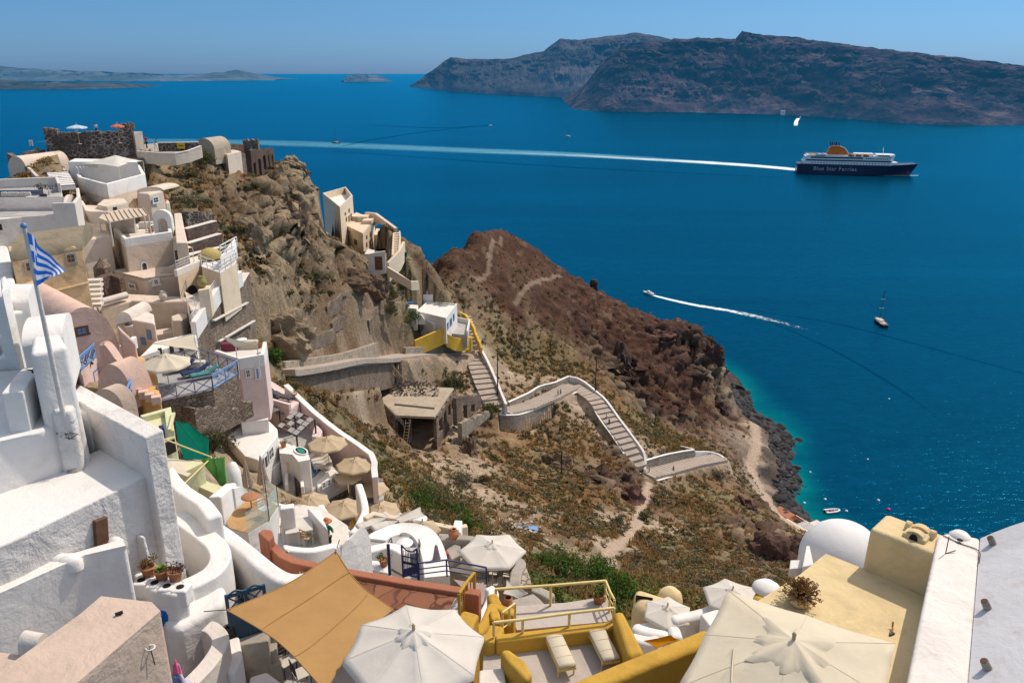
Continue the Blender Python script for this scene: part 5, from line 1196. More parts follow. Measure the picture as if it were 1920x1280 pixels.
for q in Q: MB().tube([q,Vector((q.x,q.y,101.9))],.035,6).build('pole',WFRAME,can)
MB().tube([ap,Vector((ap.x,ap.y,101.9))],.04,6).build('centre_pole',WFRAME,can)
ls = thing('slatted_awning','white slatted awning left of the square canopy','awning',onz(155,312,101.9))
for i in range(9): MB().tube(PZ([(134 + i * 7,306 + i * .6),(146 + i * 6,316 - i * .5)],104.2),.09,5).build('slat',CLOTHW,ls)
for px,py in ((137,307),(146,317)): q = onz(px,py,104.2); MB().tube([q,q - UP * 2.3],.035,5).build('post',WFRAME,ls)
t,P = house('cream_room','small beige house with a rounded roof and one white framed window','house',[(256,361),(278,363),(306,357),(288,350),(264,351)],102.4,7,BEIGE,None,None,bevel=.25,taper=.35)
win(t,P[1] + Vector((.1,-.25,0)),P[2] + Vector((.3,-.2,0)),286,368,298,382,WFRAME,GLASSD,fw=.16)
MB().vault(P[0],P[2],.5,Vector((.5,3.4,0)),.0).build('roof',BEIGE,t)
b = MB().prism(PZ([(305,368),(314,370),(318,378),(310,380)],101.0),5,taper=.3); b.build('buttress',BEIGE,t,.2); MB().lathe([(0,.6),(.25,.45),(.3,.2),(.42,.15),(.42,0),(0,0)],onz(311,373,101.0),10).build('chimney_cap',CLAY,t)
# ------------------------------------------------------------------ lounge terrace and long white house
t,P = house('lounge_terrace','grey floored roof lounge with a rounded white parapet at the left edge','terrace',[(-60,352),(-60,338),(60,333),(108,331),(113,343),(110,356),(148,352),(150,368),(140,380),(96,381),(-60,389)],104.3,3.0,OFFW,GREYF,([(1,2,3,4),(6,7,8,9)],1.0,.3,OFFW),bevel=.08)
zf = P[0].z - 1.0
so_ = thing('corner_sofa','long corner sofa with pale grey cushions on the roof lounge','sofa',onz(40,367,zf)); MB().box(onz(30,368,zf + .2),(4.6,.8,.4),.05).build('seat',GREYP,so_,.05); MB().box(onz(36,361,zf + .55),(4.6,.22,.5),.05).build('backrest',GREYP,so_,.06)
for px in (8,20,30,42,52): MB().box(onz(px,364,zf + .55),(.55,.3,.4),.2).build('cushion',CLOTHW,so_,.08)
tb_ = make_table('low dark table in front of the lounge sofa',IRON,.5,.42,False,'low tables on the roof lounge',CLOTHW); tb_.location = onz(28,382,zf); copy_tree(tb_,onz(60,377,zf),.1,'low white topped table beside the potted olive on the roof lounge')
ch = make_chair('dark chair with white cushion right of the potted olive',IRON,'chairs on the roof lounge',CLOTHW); ch.location = onz(96,365,zf); ch.rotation_euler.z = -1.2; copy_tree(ch,onz(104,360,zf),-1.4,'dark chair with white cushion against the lounge parapet')
pt_ = thing('potted_olive','small olive bush in a dark tall pot on the roof lounge','plant',onz(84,378,zf)); b0 = Vector(pt_.location); MB().lathe([(0,0),(.22,0),(.3,.7),(.26,.72),(.2,.6),(0,.6)],b0,12).build('pot',IRON,pt_); MB().tube([b0 + UP * .6,b0 + UP * 1.3],.03,5).build('stem',BROWNW,pt_); o = link('foliage',bush_mesh('foliage',260,.55,.8,.08,3,GREYG),(0,0,1.1),pt_)
t,P = house('long_white_house','long off-white house with a dark grey vaulted roof behind the flag','house',[(-70,417),(25,408),(140,392),(146,385),(130,376),(-70,392)],103.3,6,OFFW,None,None,bevel=.08)
b = MB(); a0,a1 = onz(118,396,103.3),onz(132,377,103.3); b.vault(a0,a1,.75,Vector((-9.5,-.6,0)),0,14); b.build('vaulted_roof',DARKV,t)
b = MB(); b.vault(a0 + Vector((.03,0,-.02)),a1 + Vector((.03,.2,-.02)),.95,Vector((.3,.02,0)),.2,14); b.build('end_arch',OFFW,t)
win(t,P[1],P[2],92,425,105,440,BROWNW,GLASSD); hole(t,P[1],P[2],-4,420,4,432,DARKH,'window')
b = MB().wall([onwall(115,413,P[1],P[2]),onwall(118,437,P[1],P[2])],.25,.4); b.build('drain_pipe',OFFW,t)
t,P = house('side_house','narrow shadowed beige room with a curved ramp wall beside the long white house','house',[(150,402),(182,398),(205,394),(188,385),(160,384)],101.5,5,BEIGE,None,None,bevel=.15)
MB().wall(smooth_line(PZ([(152,376),(160,388),(168,395),(205,396)],102.3),4),.35,1.2).build('curved_wall',OFFW,t,.08); hole(t,P[0],P[1],152,418,162,434,DARKH,'doorway')
# ochre vaulted house
t,P = house('ochre_house','weathered ochre vaulted house with brown shuttered windows behind the flag','house',[(22,490),(155,469),(150,452),(14,462)],102.2,4.6,OCHRE,None,None,bevel=.06)
a0,a1 = P[1],onz(133,437,103.0); a1.z = 102.2
b = MB(); b.vault(P[1],P[2] + Vector((0,2.2,0)),1.35,(P[0] - P[1]) * 1.0,0,16); b.build('vaulted_roof',OLIVEV,t)
for x0,y0,x1,y1 in ((122,474,143,495),(45,489,67,511)):
 win(t,P[0],P[1],x0,y0,x1,y1,CONC,BROWNW,fw=.14)
q0 = onwall(120,473,P[0],P[1]); q1 = onwall(145,470,P[0],P[1]); MB().vault(q0 + Vector((0,.05,0)),q1 + Vector((0,.05,0)),.35,Vector((.15,.5,0)),.1,10).build('window_hood',OCHRE,t)
MB().wall([onwall(92,546,P[0],P[1]),onwall(165,528,P[0],P[1])],.3,.14).build('string_course',OCHRE,t,.03)
t,P = house('white_corner_house','white house corner with a sloped side at the far left below the ochre house','house',[(-60,480),(0,455),(14,462),(24,492),(28,545),(-60,560)],101.0,5,WHITE,None,None,bevel=.2)
# ------------------------------------------------------------------ big beige terrace house
zb = 100.5
t,P = house('pergola_house','big beige house with white parapet terrace, pergola and white arch','house',[(205,420),(232,447),(322,434),(318,413),(262,404)],zb,6,BEIGE,OFFW,([(0,1,2,3)],.8,.35,WHITE),bevel=.1,taper=.25)
win(t,P[1] + Vector((.15,-.2,0)),P[2] + Vector((.15,-.2,0)),264,490,278,511,WFRAME,GLASSD,fw=.14,arch=True)
hole(t,P[0],P[1],201,465,212,480,DARKH,'window')
b = MB(); D_ = PZ([(150,452),(207,441),(205,432),(185,430),(152,440)],100.6); b.prism(D_,5); b.build('side_wing',BEIGE,t,.12); clamp(D_,97)
pg = thing('pergola','curved beige slatted pergola on the big terrace','pergola',onz(232,440,zb - .8)); zp = zb + 1.55
Pg = PZ([(185,408),(205,416),(278,403),(268,391),(240,390),(196,398)],zp)
MB().prism(Pg,.07).build('shade_mat',simple('cane_matting',(.56,.47,.38),.9,0,.15,.1,8,.3),pg)
for i in range(9):
 a = Pg[0].lerp(Pg[1],.0).lerp(Pg[5],i / 8) if False else (Pg[1].lerp(Pg[2],i / 8)); e = (Pg[5].lerp(Pg[3],i / 8)); MB().tube([a + UP * .06,e + UP * .06],.05,5).build('rafter',PALEW,pg)
for q in (Pg[0],Pg[1],Pg[2],Pg[3]): MB().tube([q,q - UP * 2.3],.08,7).build('post',OFFW,pg)
MB().wall([Pg[5] - UP * .1,Pg[4] - UP * .1],.3,2.3).build('back_wall',BEIGE,pg); MB().wall([Pg[5].lerp(Pg[4],.6) - UP * .1,Pg[4].lerp(Pg[2],.25) - UP * .1],.3,2.2).build('screen_wall',OFFW,pg)
ar = thing('white_arch','white free standing garden arch beside the pergola','arch',onz(306,442,zb - .9)); a0,a1 = at(291,443,76.5),at(325,440,76.5)
d,n_ = facing(a0,a1); w_ = (a1 - a0).dot(d); H_ = 2.6; k = 12
out = [(0,0),(0,H_ - w_ * .45)] + [(w_ / 2 - w_ / 2 * math.cos(math.pi * i / k),H_ - w_ * .45 + w_ * .45 * math.sin(math.pi * i / k)) for i in range(1,k)] + [(w_,H_ - w_ * .45),(w_,0)]
iw = w_ * .52; o0 = w_ * .24; inn = [(o0,0),(o0,H_ * .5)] + [(o0 + iw / 2 - iw / 2 * math.cos(math.pi * i / k),H_ * .5 + iw * .5 * math.sin(math.pi * i / k)) for i in range(1,k)] + [(o0 + iw,H_ * .5),(o0 + iw,0)]
def ap_(u,v,o): return a0 + d * u + UP * v + n_ * o
N_ = len(out); V = [ap_(u,v,0) for u,v in out] + [ap_(u,v,0) for u,v in inn] + [ap_(u,v,-.5) for u,v in out] + [ap_(u,v,-.5) for u,v in inn]
f = []
for i in range(N_ - 1): f += [(i,i + 1,N_ + i + 1,N_ + i),(2 * N_ + i + 1,2 * N_ + i,3 * N_ + i,3 * N_ + i + 1),(i + 1,i,2 * N_ + i,2 * N_ + i + 1),(N_ + i,N_ + i + 1,3 * N_ + i + 1,3 * N_ + i)]
MB().add(V,f).build('arch',WHITE,ar); MB().add([ap_(u,v,-.52) for u,v in inn],[tuple(range(N_))]).build('back_panel',BEIGE,ar)
tb2 = make_table('small white table on the pergola terrace',WFRAME,.4,.6,False,'tables on the pergola terrace'); tb2.location = onz(250,436,zb - .8); copy_tree(tb2,onz(292,432,zb - .8),.2,'small white table by the white arch')
MB().box(onz(275,422,zb - .45),(1.5,.6,.7),.2).build('terrace_sofa',CLOTHW,None,.12,label='white cushioned sofa under the pergola edge',cat='sofa')
# lower beige rooms
t,P = house('lower_beige_house','beige house with soft rounded edges and two small white framed windows','house',[(208,507),(270,522),(342,512),(335,500),(250,500)],97.3,4,BEIGE,BEIGE,None,bevel=.4,taper=.3)
off = Vector((.1,-.35,0)); win(t,P[1] + off,P[2] + off,285,521,300,536,WFRAME,GLASSD,fw=.2); win(t,P[0] + off,P[1] + off,241,531,254,542,WFRAME,GLASSD,fw=.16)
MB().vault(onz(300,516,97.2),onz(340,512,97.2),.7,Vector((.2,2.6,0)),0).build('vault',BEIGE,t)
t,P = house('beige_terrace_block','large soft edged beige block stepping below the windowed rooms','house',[(188,578),(245,563),(285,566),(346,564),(366,592),(355,556),(205,548)],96.0,4.5,BEIGE,None,None,bevel=.45,taper=.35)
MB().prism(PZ([(320,592),(332,588),(350,585),(352,592),(340,600),(322,600)],95.0),3,taper=.2).build('buttress',BEIGE,t,.15)
MB().tube(PZ([(190,566),(237,553)],96.5),.3,10).build('rounded_coping',OFFW,t); MB().prism(PZ([(288,628),(372,614),(376,606),(290,618)],93.8),2).build('low_step',BEIGE,t,.1)
jar('beige clay jar on the edge of the big beige block',onz(307,563,96.0),.85,OFFW,belly=.42)
t = thing('stone_stair_wall','dark red stone wall with narrow white steps below the ochre house','wall',at(205,560,64) - UP * 2); MB().wall(A3([(186,520,66),(205,513,67),(228,520,67)]),.9,3.5).build('stone_wall',REDSTONE,t)
for i in range(6): MB().box(at(174 + (i % 2),526 + i * 9,64.5 - i * .7),(1.4,.8,.22),.2).build('step',OFFW,t)
MB().prism(PZ([(188,545),(186,535),(172,570),(166,572)],97.0),3).build('sloped_wall',OFFW,t,.1)
b = MB(); b.lathe([(.0,.9),(.4,.4),(.75,.0),(.8,-1.2),(0,-1.2)],at(192,500,68),7,False); b.build('rock_boulder',BRNSTONE,None,label='pointed brown boulder above the red stone wall',cat='rock')
# ------------------------------------------------------------------ white terraces over the stone retaining wall
RW = A3([(365,606,60.3),(392,572,64),(412,561,66.5),(455,532,72),(479,560,73)])
for p in RW: p.z = 95.9
t,P = house('terrace_retaining_wall','high brown stone retaining wall with white stepped parapet on the right of the village','wall',[RW[0],RW[1],RW[2],RW[3],at(476,570,77).xy.to_3d() + UP * 95.9,at(380,520,76).xy.to_3d() + UP * 95.9,at(350,560,66).xy.to_3d() + UP * 95.9],95.9,6.5,BRNSTONE,OFFW,None,bevel=.03)
L1 = [p.copy() for p in RW[:4]]; L1[0].z = 95.9; L1[1].z = 96.6; L1[2].z = 97.2; L1[3].z = 97.3
MB().wall(L1,.45,1.5,.6).build('parapet',WHITE,t,.05)
for a_,b_ in (((398,600),(462,566)),((408,639),(475,600))): MB().wall([onwall(*a_,RW[0],RW[3]) + Vector((.1,0,0)),onwall(*b_,RW[0],RW[3]) + Vector((.1,0,0))],.25,.12).build('white_line',OFFW,t)
railing([Vector((p.x - .25,p.y,p.z)) for p in L1],.55,WFRAME,'rails',parent=t)
t,P = house('white_terrace_house','cream house with dark arched door and white terrace above the stone wall','house',[(331,506),(378,487),(376,470),(330,478)],98.6,5,CREAM,OFFW,([(0,1)],.5,.3,WHITE),bevel=.06)
hole(t,P[0] + Vector((.1,-.15,0)),P[1] + Vector((.1,-.15,0)),347,534,371,567,DARKH,'doorway',True)
railing([p + UP * .02 for p in (P[0],P[1])],.75,WFRAME,'rails',parent=t)
MB().prism(PZ([(371,545),(392,541),(396,534),(375,536)],97.9),2.5).build('gate_pier',CREAM,t,.04)
jar('yellow green clay jar on the cream gate pier',onz(380,539,97.9),1.0,simple('mustard_glaze',(.32,.27,.08),.5),belly=.40)
t,P = house('upper_white_terrace','white terrace with rails and a straw hut top at the right edge of the village','terrace',[(378,500),(412,512),(444,492),(440,473),(385,478)],98.4,4.5,CREAM,WHITE,None,bevel=.06)
railing([p for p in (P[0],P[1],P[2],P[3])],1.0,WFRAME,'rails',parent=t,rail=.05,r=.035); railing([p + Vector((-.3,1.5,1.2)) for p in (P[1],P[2])],.9,WFRAME,'rails',parent=t,rail=.05,r=.035)
MB().prism([p + Vector((-.3,1.3,1.2)) for p in (P[1],P[2],P[3])] ,1.1).build('upper_landing',WHITE,t,.05)
MB().lathe([(1.1,-.1),(1.05,.25),(.75,.6),(.3,.8),(0,.85)],onz(394,481,98.7),14).build('straw_roof',simple('straw',(.45,.36,.14),.95,0,.25,.1,9,.6),t)
MB().wall(smooth_line(PZ([(402,505),(405,498),(412,500),(418,512)],97.6),3),.35,2.5).build('curved_wall',WHITE,t,.08)
for lb,tri,z_ in (('cream triangular shade sail over the white terrace house',[(324,448),(326,470),(361,464)],99.6),('small cream shade sail by the dark arched door',[(346,546),(350,560),(364,555)],97.5)):
 Q = PZ(tri,z_); s_ = thing('shade_sail',lb,'shade sail',cen(Q) - UP * 2); b = MB(); b.add(Q,[(0,1,2)]); b.build('cloth',CLOTHC,s_); MB().tube([Q[1],Q[1] - UP * 2.2],.03,5).build('pole',WFRAME,s_); MB().tube([Q[2],Q[2] - UP * 2.2],.03,5).build('pole',WFRAME,s_)
for i,(L,lb) in enumerate((([(346,428,82),(402,413,87)],'topmost red stone terrace wall with a white cap'),([(350,455,79),(411,437,84)],'middle red stone terrace wall with a white cap'),([(344,478,76),(414,462,81)],'lowest red stone terrace wall with a white cap'))):
 free_wall('terrace_wall',lb,'wall',A3(L),.6,2.4,REDSTONE,OFFW)
free_wall('terrace_wall','curved grey dry stone wall above the red terrace walls','wall',A3([(342,397,86),(372,396,88),(395,402,90)]),.8,2.2,DKSTONE)
t,P = house('stepped_buttress','beige stepped buttress rising between arch and red stone walls','house',[(326,400),(340,399),(346,430),(352,455),(330,455)],100.4,6,BEIGE,None,None,bevel=.1,taper=.3)
# ------------------------------------------------------------------ pink vaulted house
zp = 97.3
A_ = at(108,655,47.5); B_ = at(224,655,50.0); A_.z = B_.z = zp
t = thing('pink_house','pink house with a long rounded vault and blue shuttered window','house',(A_.x,A_.y,zp - 3))
ax_ = at(52,548,58) - at(165,570,49); ax_.z = 0
MB().vault(A_,B_,3.25,ax_,3.5,24).build('vault',PINK,t); clamp([A_,B_,B_ + ax_,A_ + ax_],zp - 2.5)
d,n_ = facing(A_,B_); MB().wall([B_ + n_ * .1 + d * .1 + UP * 1.6,B_ + n_ * .3 + d * 1.0 + UP * .2],.5,3.5).build('buttress',PINK,t,.15)
win(t,A_,B_,140,611,167,630,BROWNW,BLUEP,fw=.16,bars=True)
b = MB(); C0 = at(48,600,45); C1 = at(104,588,46.5); b.vault(Vector((C0.x,C0.y,98.6)),Vector((C1.x,C1.y,98.6)),1.2,Vector((-1.0,4,0)),3); b.build('small_vault',PINK,t)
folded_parasol('furled grey beige parasol beside the blue balcony',onz(117,640,98.2) - UP * 1.2,2.6,CLOTHB)
t,P = house('pink_balcony_house','pale pink balcony house with blue railing and blue door','house',[(128,662),(151,697),(187,664),(182,640),(140,634)],97.0,4.5,PALEPINK,GREYF,None,bevel=.05)
win(t,P[1] + Vector((.0,-.1,0)),P[2] + Vector((0,-.1,0)),175,690,188,718,BLUEP,GLASSD,'door',.1)
railing([P[0],P[4],P[3],P[2]],.95,GREYP,'cross','railing','slate grey balcony railing at the back of the pink balcony')
railing([P[2],P[1]],.95,BLUEP,'cross','railing','bright blue balcony railing facing right on the pink balcony',rail=.06,r=.045)
railing([P[1],P[0]],.95,GREYP,'cross','railing','slate grey balcony railing nearest on the pink balcony')
for px in (171,188): p = onwall(px,680 if px < 180 else 676,P[1],P[2]); MB().lathe([(0,.16),(.08,.1),(.1,0),(.05,-.08)],p + Vector((.12,-.12,0)),8).build('wall_lamp',BROWNW,t)
t = thing('pink_shell_walls','pink rounded stair walls curling down below the pink vault','wall',at(225,745,44) - UP * 2)
w1 = smooth_line(A3([(190,648,47.0),(197,641,47.2),(208,650,46.8),(222,670,46.4),(238,688,46.2),(250,712,45.8),(258,735,45.5)]),4); MB().wall(w1,.5,3.5).build('outer_wall',PINK,t,.15)
b = MB(); b.vault(at(186,752,43.2),at(252,752,44.0),2.4,Vector((.6,1.4,0)),.5,16); b.build('inner_vault',PINK,t)
b = MB(); b.vault(at(172,768,40.6),at(232,768,41.4),1.3,Vector((.4,.8,0)),1,16); b.build('lower_arch',TAN,t)
b = MB(); b.prism(A3([(226,688,46.5),(243,690,47.2),(252,708,46.4),(240,720,45.8)]),3); b.build('pink_block',PINK,t,.2)
t,P = house('apricot_wall','apricot orange rounded wall under the big terrace parasol','wall',[(244,668),(262,664),(277,672),(294,700),(300,738),(262,735),(256,700)],96.4,3.2,ORANGE,None,None,bevel=.3)
railing(A3([(235,768,42),(250,735,44.2)]),.9,BLUEP,'cross','railing','light blue stair railing below the pink shell walls',rail=.05,r=.04)
for i in range(4): MB().box(at(257 + i * 12,734 + i * 5,44.5 - i * .3),(.55,.5,.5),.4).build('pink_block',PINK,None,.04,label=('first','second','third','last')[i] + ' pink corner block from the left beside the blue deck',cat='block',group='pink blocks beside the deck')
# ------------------------------------------------------------------ grey deck with blue railing
zd = 95.5
t,P = house('sun_deck','grey floored sun deck with a blue cross railing in the middle of the village','terrace',[(292,694),(340,684),(376,677),(447,702),(400,731),(297,753)],zd,3,BRNSTONE,plaster('blue_grey_screed',(.33,.33,.345),.15,.3,6),None,bevel=.03)
for L,m_,lb in (([P[0],P[2],P[3]],GREYP,'slate cross railing along the back of the grey sun deck'),([P[3],P[4]],BLUEP,'bright blue cross railing on the right corner of the grey sun deck'),([P[4],P[5]],GREYP,'slate cross railing along the front of the grey sun deck')):
 railing(L,1.0,m_,'cross','railing',lb,rail=.045,r=.03)
lou = make_lounger('dark blue sun lounger at the back of the grey deck',SH['navy'],GREYP,1.9,.62,.5,'sun loungers on the grey deck'); lou.location = onz(340,697,zd); lou.rotation_euler.z = .55
copy_tree(lou,onz(368,705,zd),.55,'dark blue sun lounger in the middle of the grey deck'); l3 = copy_tree(lou,onz(385,709,zd),.55,'green towelled sun lounger nearest on the grey deck')
for ch in KIDS[l3.name]:
 if ch.name.startswith('cushion'): ch.data = ch.data.copy(); ch.data.materials[0] = simple('sea_green_cloth',(.05,.22,.2),.9)
parasol('large cream parasol on the grey sun deck',onz(308,664,zd + 2.35),1.62,8,.62,2.35,CLOTHC)
t = thing('planter_box','pale planter box by the deck railing','planter',onz(367,684,zd)); MB().box(onz(367,683,zd + .3),(1.3,.45,.5),.1).build('box',OFFW,t,.03); o = link('plants',bush_mesh('plants',120,.45,.3,.06,8,GREYG),(0,0,.5),t)
t,P = house('arched_white_house','cream white house with arched roofs and a small chimney behind the deck','house',[(216,605),(240,598),(290,607),(288,588),(262,578),(222,590)],96.2,4,OFFW,None,None,bevel=.15)
MB().vault(onz(216,608,96.1),onz(248,602,96.1),.9,Vector((.3,3,0)),0).build('vault',OFFW,t)
for x0,y0,x1,y1 in ((264,632,272,646),(275,618,283,636)): hole(t,P[1] + Vector((.1,-.1,0)),P[2] + Vector((.1,-.1,0)),x0,y0,x1,y1,BLUEP,'window')
p = onz(244,625,96.3); MB().lathe([(0,.75),(.3,.7),(.3,.55),(.2,.5),(.2,-1.5),(0,-1.5)],p,8).build('chimney',OFFW,t); MB().lathe([(0,.9),(.28,.78),(.3,.7)],p,8).build('chimney_pot',IRON,t)
free_wall('stair_wall','white stair wall slanting below the cream arched house','wall',A3([(225,650,50),(252,630,53)]),.3,.9,WHITE)
t,P = house('low_white_room','low white room with windows behind the shade sail','house',[(262,668),(300,655),(365,640),(370,622),(290,640)],94.8,3,WHITE,None,None,bevel=.08)
for x0 in (296,318,336): hole(t,P[1],P[2],x0,652 - (x0 - 296) * .2,x0 + 8,668 - (x0 - 296) * .2,GLASSD,'window')
def sail(label,pts,mat,poles=(),sag=.12,n=8,name='shade_sail',group=None,zs=None):
 Q = [Vector(p) for p in pts]; c = cen(Q); t = thing(name,label,'shade sail',(c.x,c.y,c.z - 2.2),0,group); m = MB(); V = []; f = []
 if len(Q) == 3: Q = [Q[0],Q[1],Q[2],Q[2].lerp(Q[0],.5)]
 for i in range(n + 1):
  for j in range(n + 1):
   u,v = i / n,j / n; p = Q[0] * (1 - u) * (1 - v) + Q[1] * u * (1 - v) + Q[2] * u * v + Q[3] * (1 - u) * v
   ed = max(abs(2 * u - 1),abs(2 * v - 1)); pull = sag * (math.sin(math.pi * u) * abs(2 * v - 1) ** 4 + math.sin(math.pi * v) * abs(2 * u - 1) ** 4)
   p = p + (c - p) * pull; p.z -= sag * 1.2 * math.sin(math.pi * u) * math.sin(math.pi * v) * (Q[0] - Q[2]).length * .12; V.append(p)
 for i in range(n):
  for j in range(n): o = i * (n + 1) + j; f.append((o,o + 1,o + n + 2,o + n + 1))
 m.add(V,f,True); cl_ = m.build('cloth',mat,t)
 ring = [V[i * (n + 1)] for i in range(n + 1)] + [V[n * (n + 1) + j] for j in range(1,n + 1)] + [V[(n - i) * (n + 1) + n] for i in range(1,n + 1)] + [V[n - j] for j in range(1,n)] + [V[0]]
 MB().tube(ring,.018,4).build('hem',mat,cl_)
 if n > 10:
  for j in (5,11): MB().tube([V[i * (n + 1) + j] + UP * .012 for i in range(n + 1)],.012,4).build('stitched_seam',mat,cl_)
  for q in Q: d_ = (q - c).normalized(); MB().tube([q - d_ * .12,q + d_ * .12,q + d_ * .6 - UP * .05],.012,5).build('rope',IRON,t)
 for k,h in poles: MB().tube([Q[k] + UP * .1,Q[k] - UP * h],.035,6).build('pole',WFRAME,t)
 return t
sail('cream triangular shade sail stretched behind the deck railing',[onz(285,644,97.2),onz(364,626,97.4),onz(373,658,96.9)],CLOTHC,[(1,2.6),(2,2.4)])
sail('cream triangular shade sail against the high stone wall',[onz(411,629,97.6),onz(482,647,97.0),onz(442,651,96.8)],CLOTHC,[(1,2.4),(2,2.4)])
t,P = house('white_bar_terrace','white walled terrace with a pink front right of the deck','terrace',[(401,657),(447,672),(495,664),(500,640),(478,630),(420,634)],95.4,4.5,PALEPINK,OFFW,([(0,1,2,3)],.8,.3,WHITE),bevel=.06)
ta = make_table('small round table on the white bar terrace',WFRAME,.4,.72,True,'tables on the bar terrace'); ta.location = onz(455,652,94.6); MB().box(onz(430,650,94.9),(1.2,.6,.7),.2).build('wine_red_sofa',simple('wine_red_cloth',(.16,.03,.05),.9),None,.1,label='wine red sofa on the white bar terrace',cat='sofa'); MB().box(onz(465,646,94.9),(1.6,.6,.7),.1).build('cream_sofa',CLOTHC,None,.1,label='cream sofa on the white bar terrace',cat='sofa')
# ------------------------------------------------------------------ ruins along the ridge
ruin_wall('tall gabled ruin with an empty upper window on the ridge',[at(456,262,137),at(484,262,137)],.8,6,BRNSTONE,[(.42,.62,.62,.85),(.2,.4,.0,.4)],'ruined_house',.5)
ruin_wall('long ruined stone facade with a row of empty windows on the ridge',[at(466,284,133),at(509,277,141)],.7,5,REDSTONE,[(.06,.16,.1,.62),(.26,.4,.0,.72),(.5,.6,.35,.75),(.7,.8,.35,.75),(.88,.95,.35,.75)],'ruined_house',.6)
t,P = house('ruined_room','roofless beige ruin with broken stone front on the ridge right of the lookout','ruin',[(399,286),(426,290),(452,284),(440,281),(405,281)],103.6,5,BEIGE,None,None,bevel=.05,grow=.5)
ruin_wall('broken stone front wall of the roofless beige ruin',[at(424,288,121),at(456,284,127)],.6,6,BRNSTONE,[(.3,.5,.3,.75)],'ruined_wall',.7)
b = MB(); b.vault(at(368,276,116),at(402,280,116),1.4,Vector((1.0,4.0,0)),2.2,14); b.build('broken_vault',DUST,None,label='broken tan barrel vault standing beside the lookout terrace',cat='ruin')
free_wall('dark_wall','low dark wall between broken vault and gabled ruin','wall',A3([(404,268,124),(458,271,137)]),.5,2.5,REDSTONE)
for lb,L,hl in (('small ruined doorway in the rocks below the ridge, left one',[(508,366,127),(522,362,129)],[(.35,.65,0,.7)]),('small ruined doorway in the rocks below the ridge, right one',[(524,352,133),(540,347,136)],[(.35,.7,0,.75)]),('low broken wall line below the ridge ruins',[(425,366,113),(462,361,119)],[])):
 ruin_wall(lb,A3(L),.6,2.6,BRNSTONE,hl,'ruined_wall',.6)
# ------------------------------------------------------------------ pink hotel terraces running down the right edge of the village
LW = smooth_line(A3([(536,720,62),(590,772,59),(640,811,56.5),(696,850,54),(701,878,52.5),(703,894,51.5)]),2)
free_wall('boundary_wall','long pink wall with white top running down the right edge of the village','wall',LW,.4,3.6,PALEPINK,WHITE)
t,P = house('upper_pink_terrace','pink terrace with dark loungers at the top of the long pink wall','terrace',[(478,722),(500,700),(536,722),(560,744),(541,758),(505,748)],89.4,4,PALEPINK,PALEPINK,([(4,5,0)],.5,.3,PALEPINK),bevel=.06)
lou = make_lounger('dark lounger on the upper pink terrace, left of two',simple('charcoal_cloth',(.07,.07,.075),.9),IRON,1.9,.62,.3,'loungers on the pink terrace'); lou.location = onz(516,746,88.95); lou.rotation_euler.z = 2.4; copy_tree(lou,onz(531,750,88.95),2.7,'dark lounger on the upper pink terrace, right of two')
t,P = house('pink_wall_house','pale pink house corner under the white bar terrace','house',[(474,716),(494,706),(503,694),(497,684),(478,700)],91.2,6,PALEPINK,OFFW,None,bevel=.08)
t = thing('satellite_dish','grey satellite dish beside the pink terrace','satellite dish',onz(487,768,88.5)); MB().lathe([(0,0),(.25,.05),(.45,.18),(.44,.20),(.24,.08),(0,.03)],Vector(t.location) + UP * .9,16).build('dish',GREYP,t).rotation_euler = (0,0,0); MB().tube([t.location,Vector(t.location) + UP * .95],.04,6).build('mast',IRON,t); MB().tube([Vector(t.location) + Vector((0,0,.95)),Vector(t.location) + Vector((.1,-.1,1.45))],.02,5).build('feed_arm',IRON,t)
# slatted pergola
zq = 89.0; pg = thing('slatted_pergola','dark framed pergola with woven grey panels on the pink terraces','pergola',onz(555,815,86.6))
F_ = PZ([(519,800),(551,769),(590,786),(556,818)],zq)
for k in range(7):
 a = F_[0].lerp(F_[1],k / 6); e = F_[3].lerp(F_[2],k / 6); MB().tube([a,e],.05,5).build('beam',IRON,pg)
for k in (0,.5,1): MB().tube([F_[0].lerp(F_[3],k) - UP * .08,F_[1].lerp(F_[2],k) - UP * .08],.06,5).build('beam',IRON,pg)
for i in range(4):
 for j in range(4):
  if (i + j) % 2 == 0 or rng.random() < .3:
   def g(u,v): return (F_[0].lerp(F_[1],u)).lerp(F_[3].lerp(F_[2],u),v) + UP * .07
   MB().prism([g(i / 4 + .02,j / 4 + .02),g(i / 4 + .23,j / 4 + .02),g(i / 4 + .23,j / 4 + .23),g(i / 4 + .02,j / 4 + .23)],.03).build('panel',simple('grey_matting',(.30,.28,.26),.9,0,.15,.1,9),pg)
for p in F_: MB().tube([p,p - UP * 2.4],.07,6).build('post',IRON,pg)
t,P = house('pergola_terrace','grey paved terrace with pink side walls under the woven pergola','terrace',[(505,812),(520,785),(556,757),(604,790),(640,812),(600,832),(540,842)],86.7,3,PALEPINK,GREYF,None,bevel=.05)
MB().prism(PZ([(584,818),(591,792),(604,806),(600,820)],87.8),2).build('pink_pier',PALEPINK,t,.06)
free_wall('dividing_wall','short pink dividing wall beside the woven pergola','wall',A3([(546,764,60.5),(548,778,58.5)]),.3,2.0,PALEPINK)
slp = thing('slat_roof','small dark slatted roof behind the white box chimney','awning',onz(500,775,88.2)); S_ = PZ([(496,762),(519,757),(523,768),(502,776)],88.9)
for k in range(6): MB().tube([S_[0].lerp(S_[3],k / 5),S_[1].lerp(S_[2],k / 5)],.07,5).build('slat',GREYW,slp)
for p in S_: MB().tube([p,p - UP * 1.8],.05,5).build('post',IRON,slp)
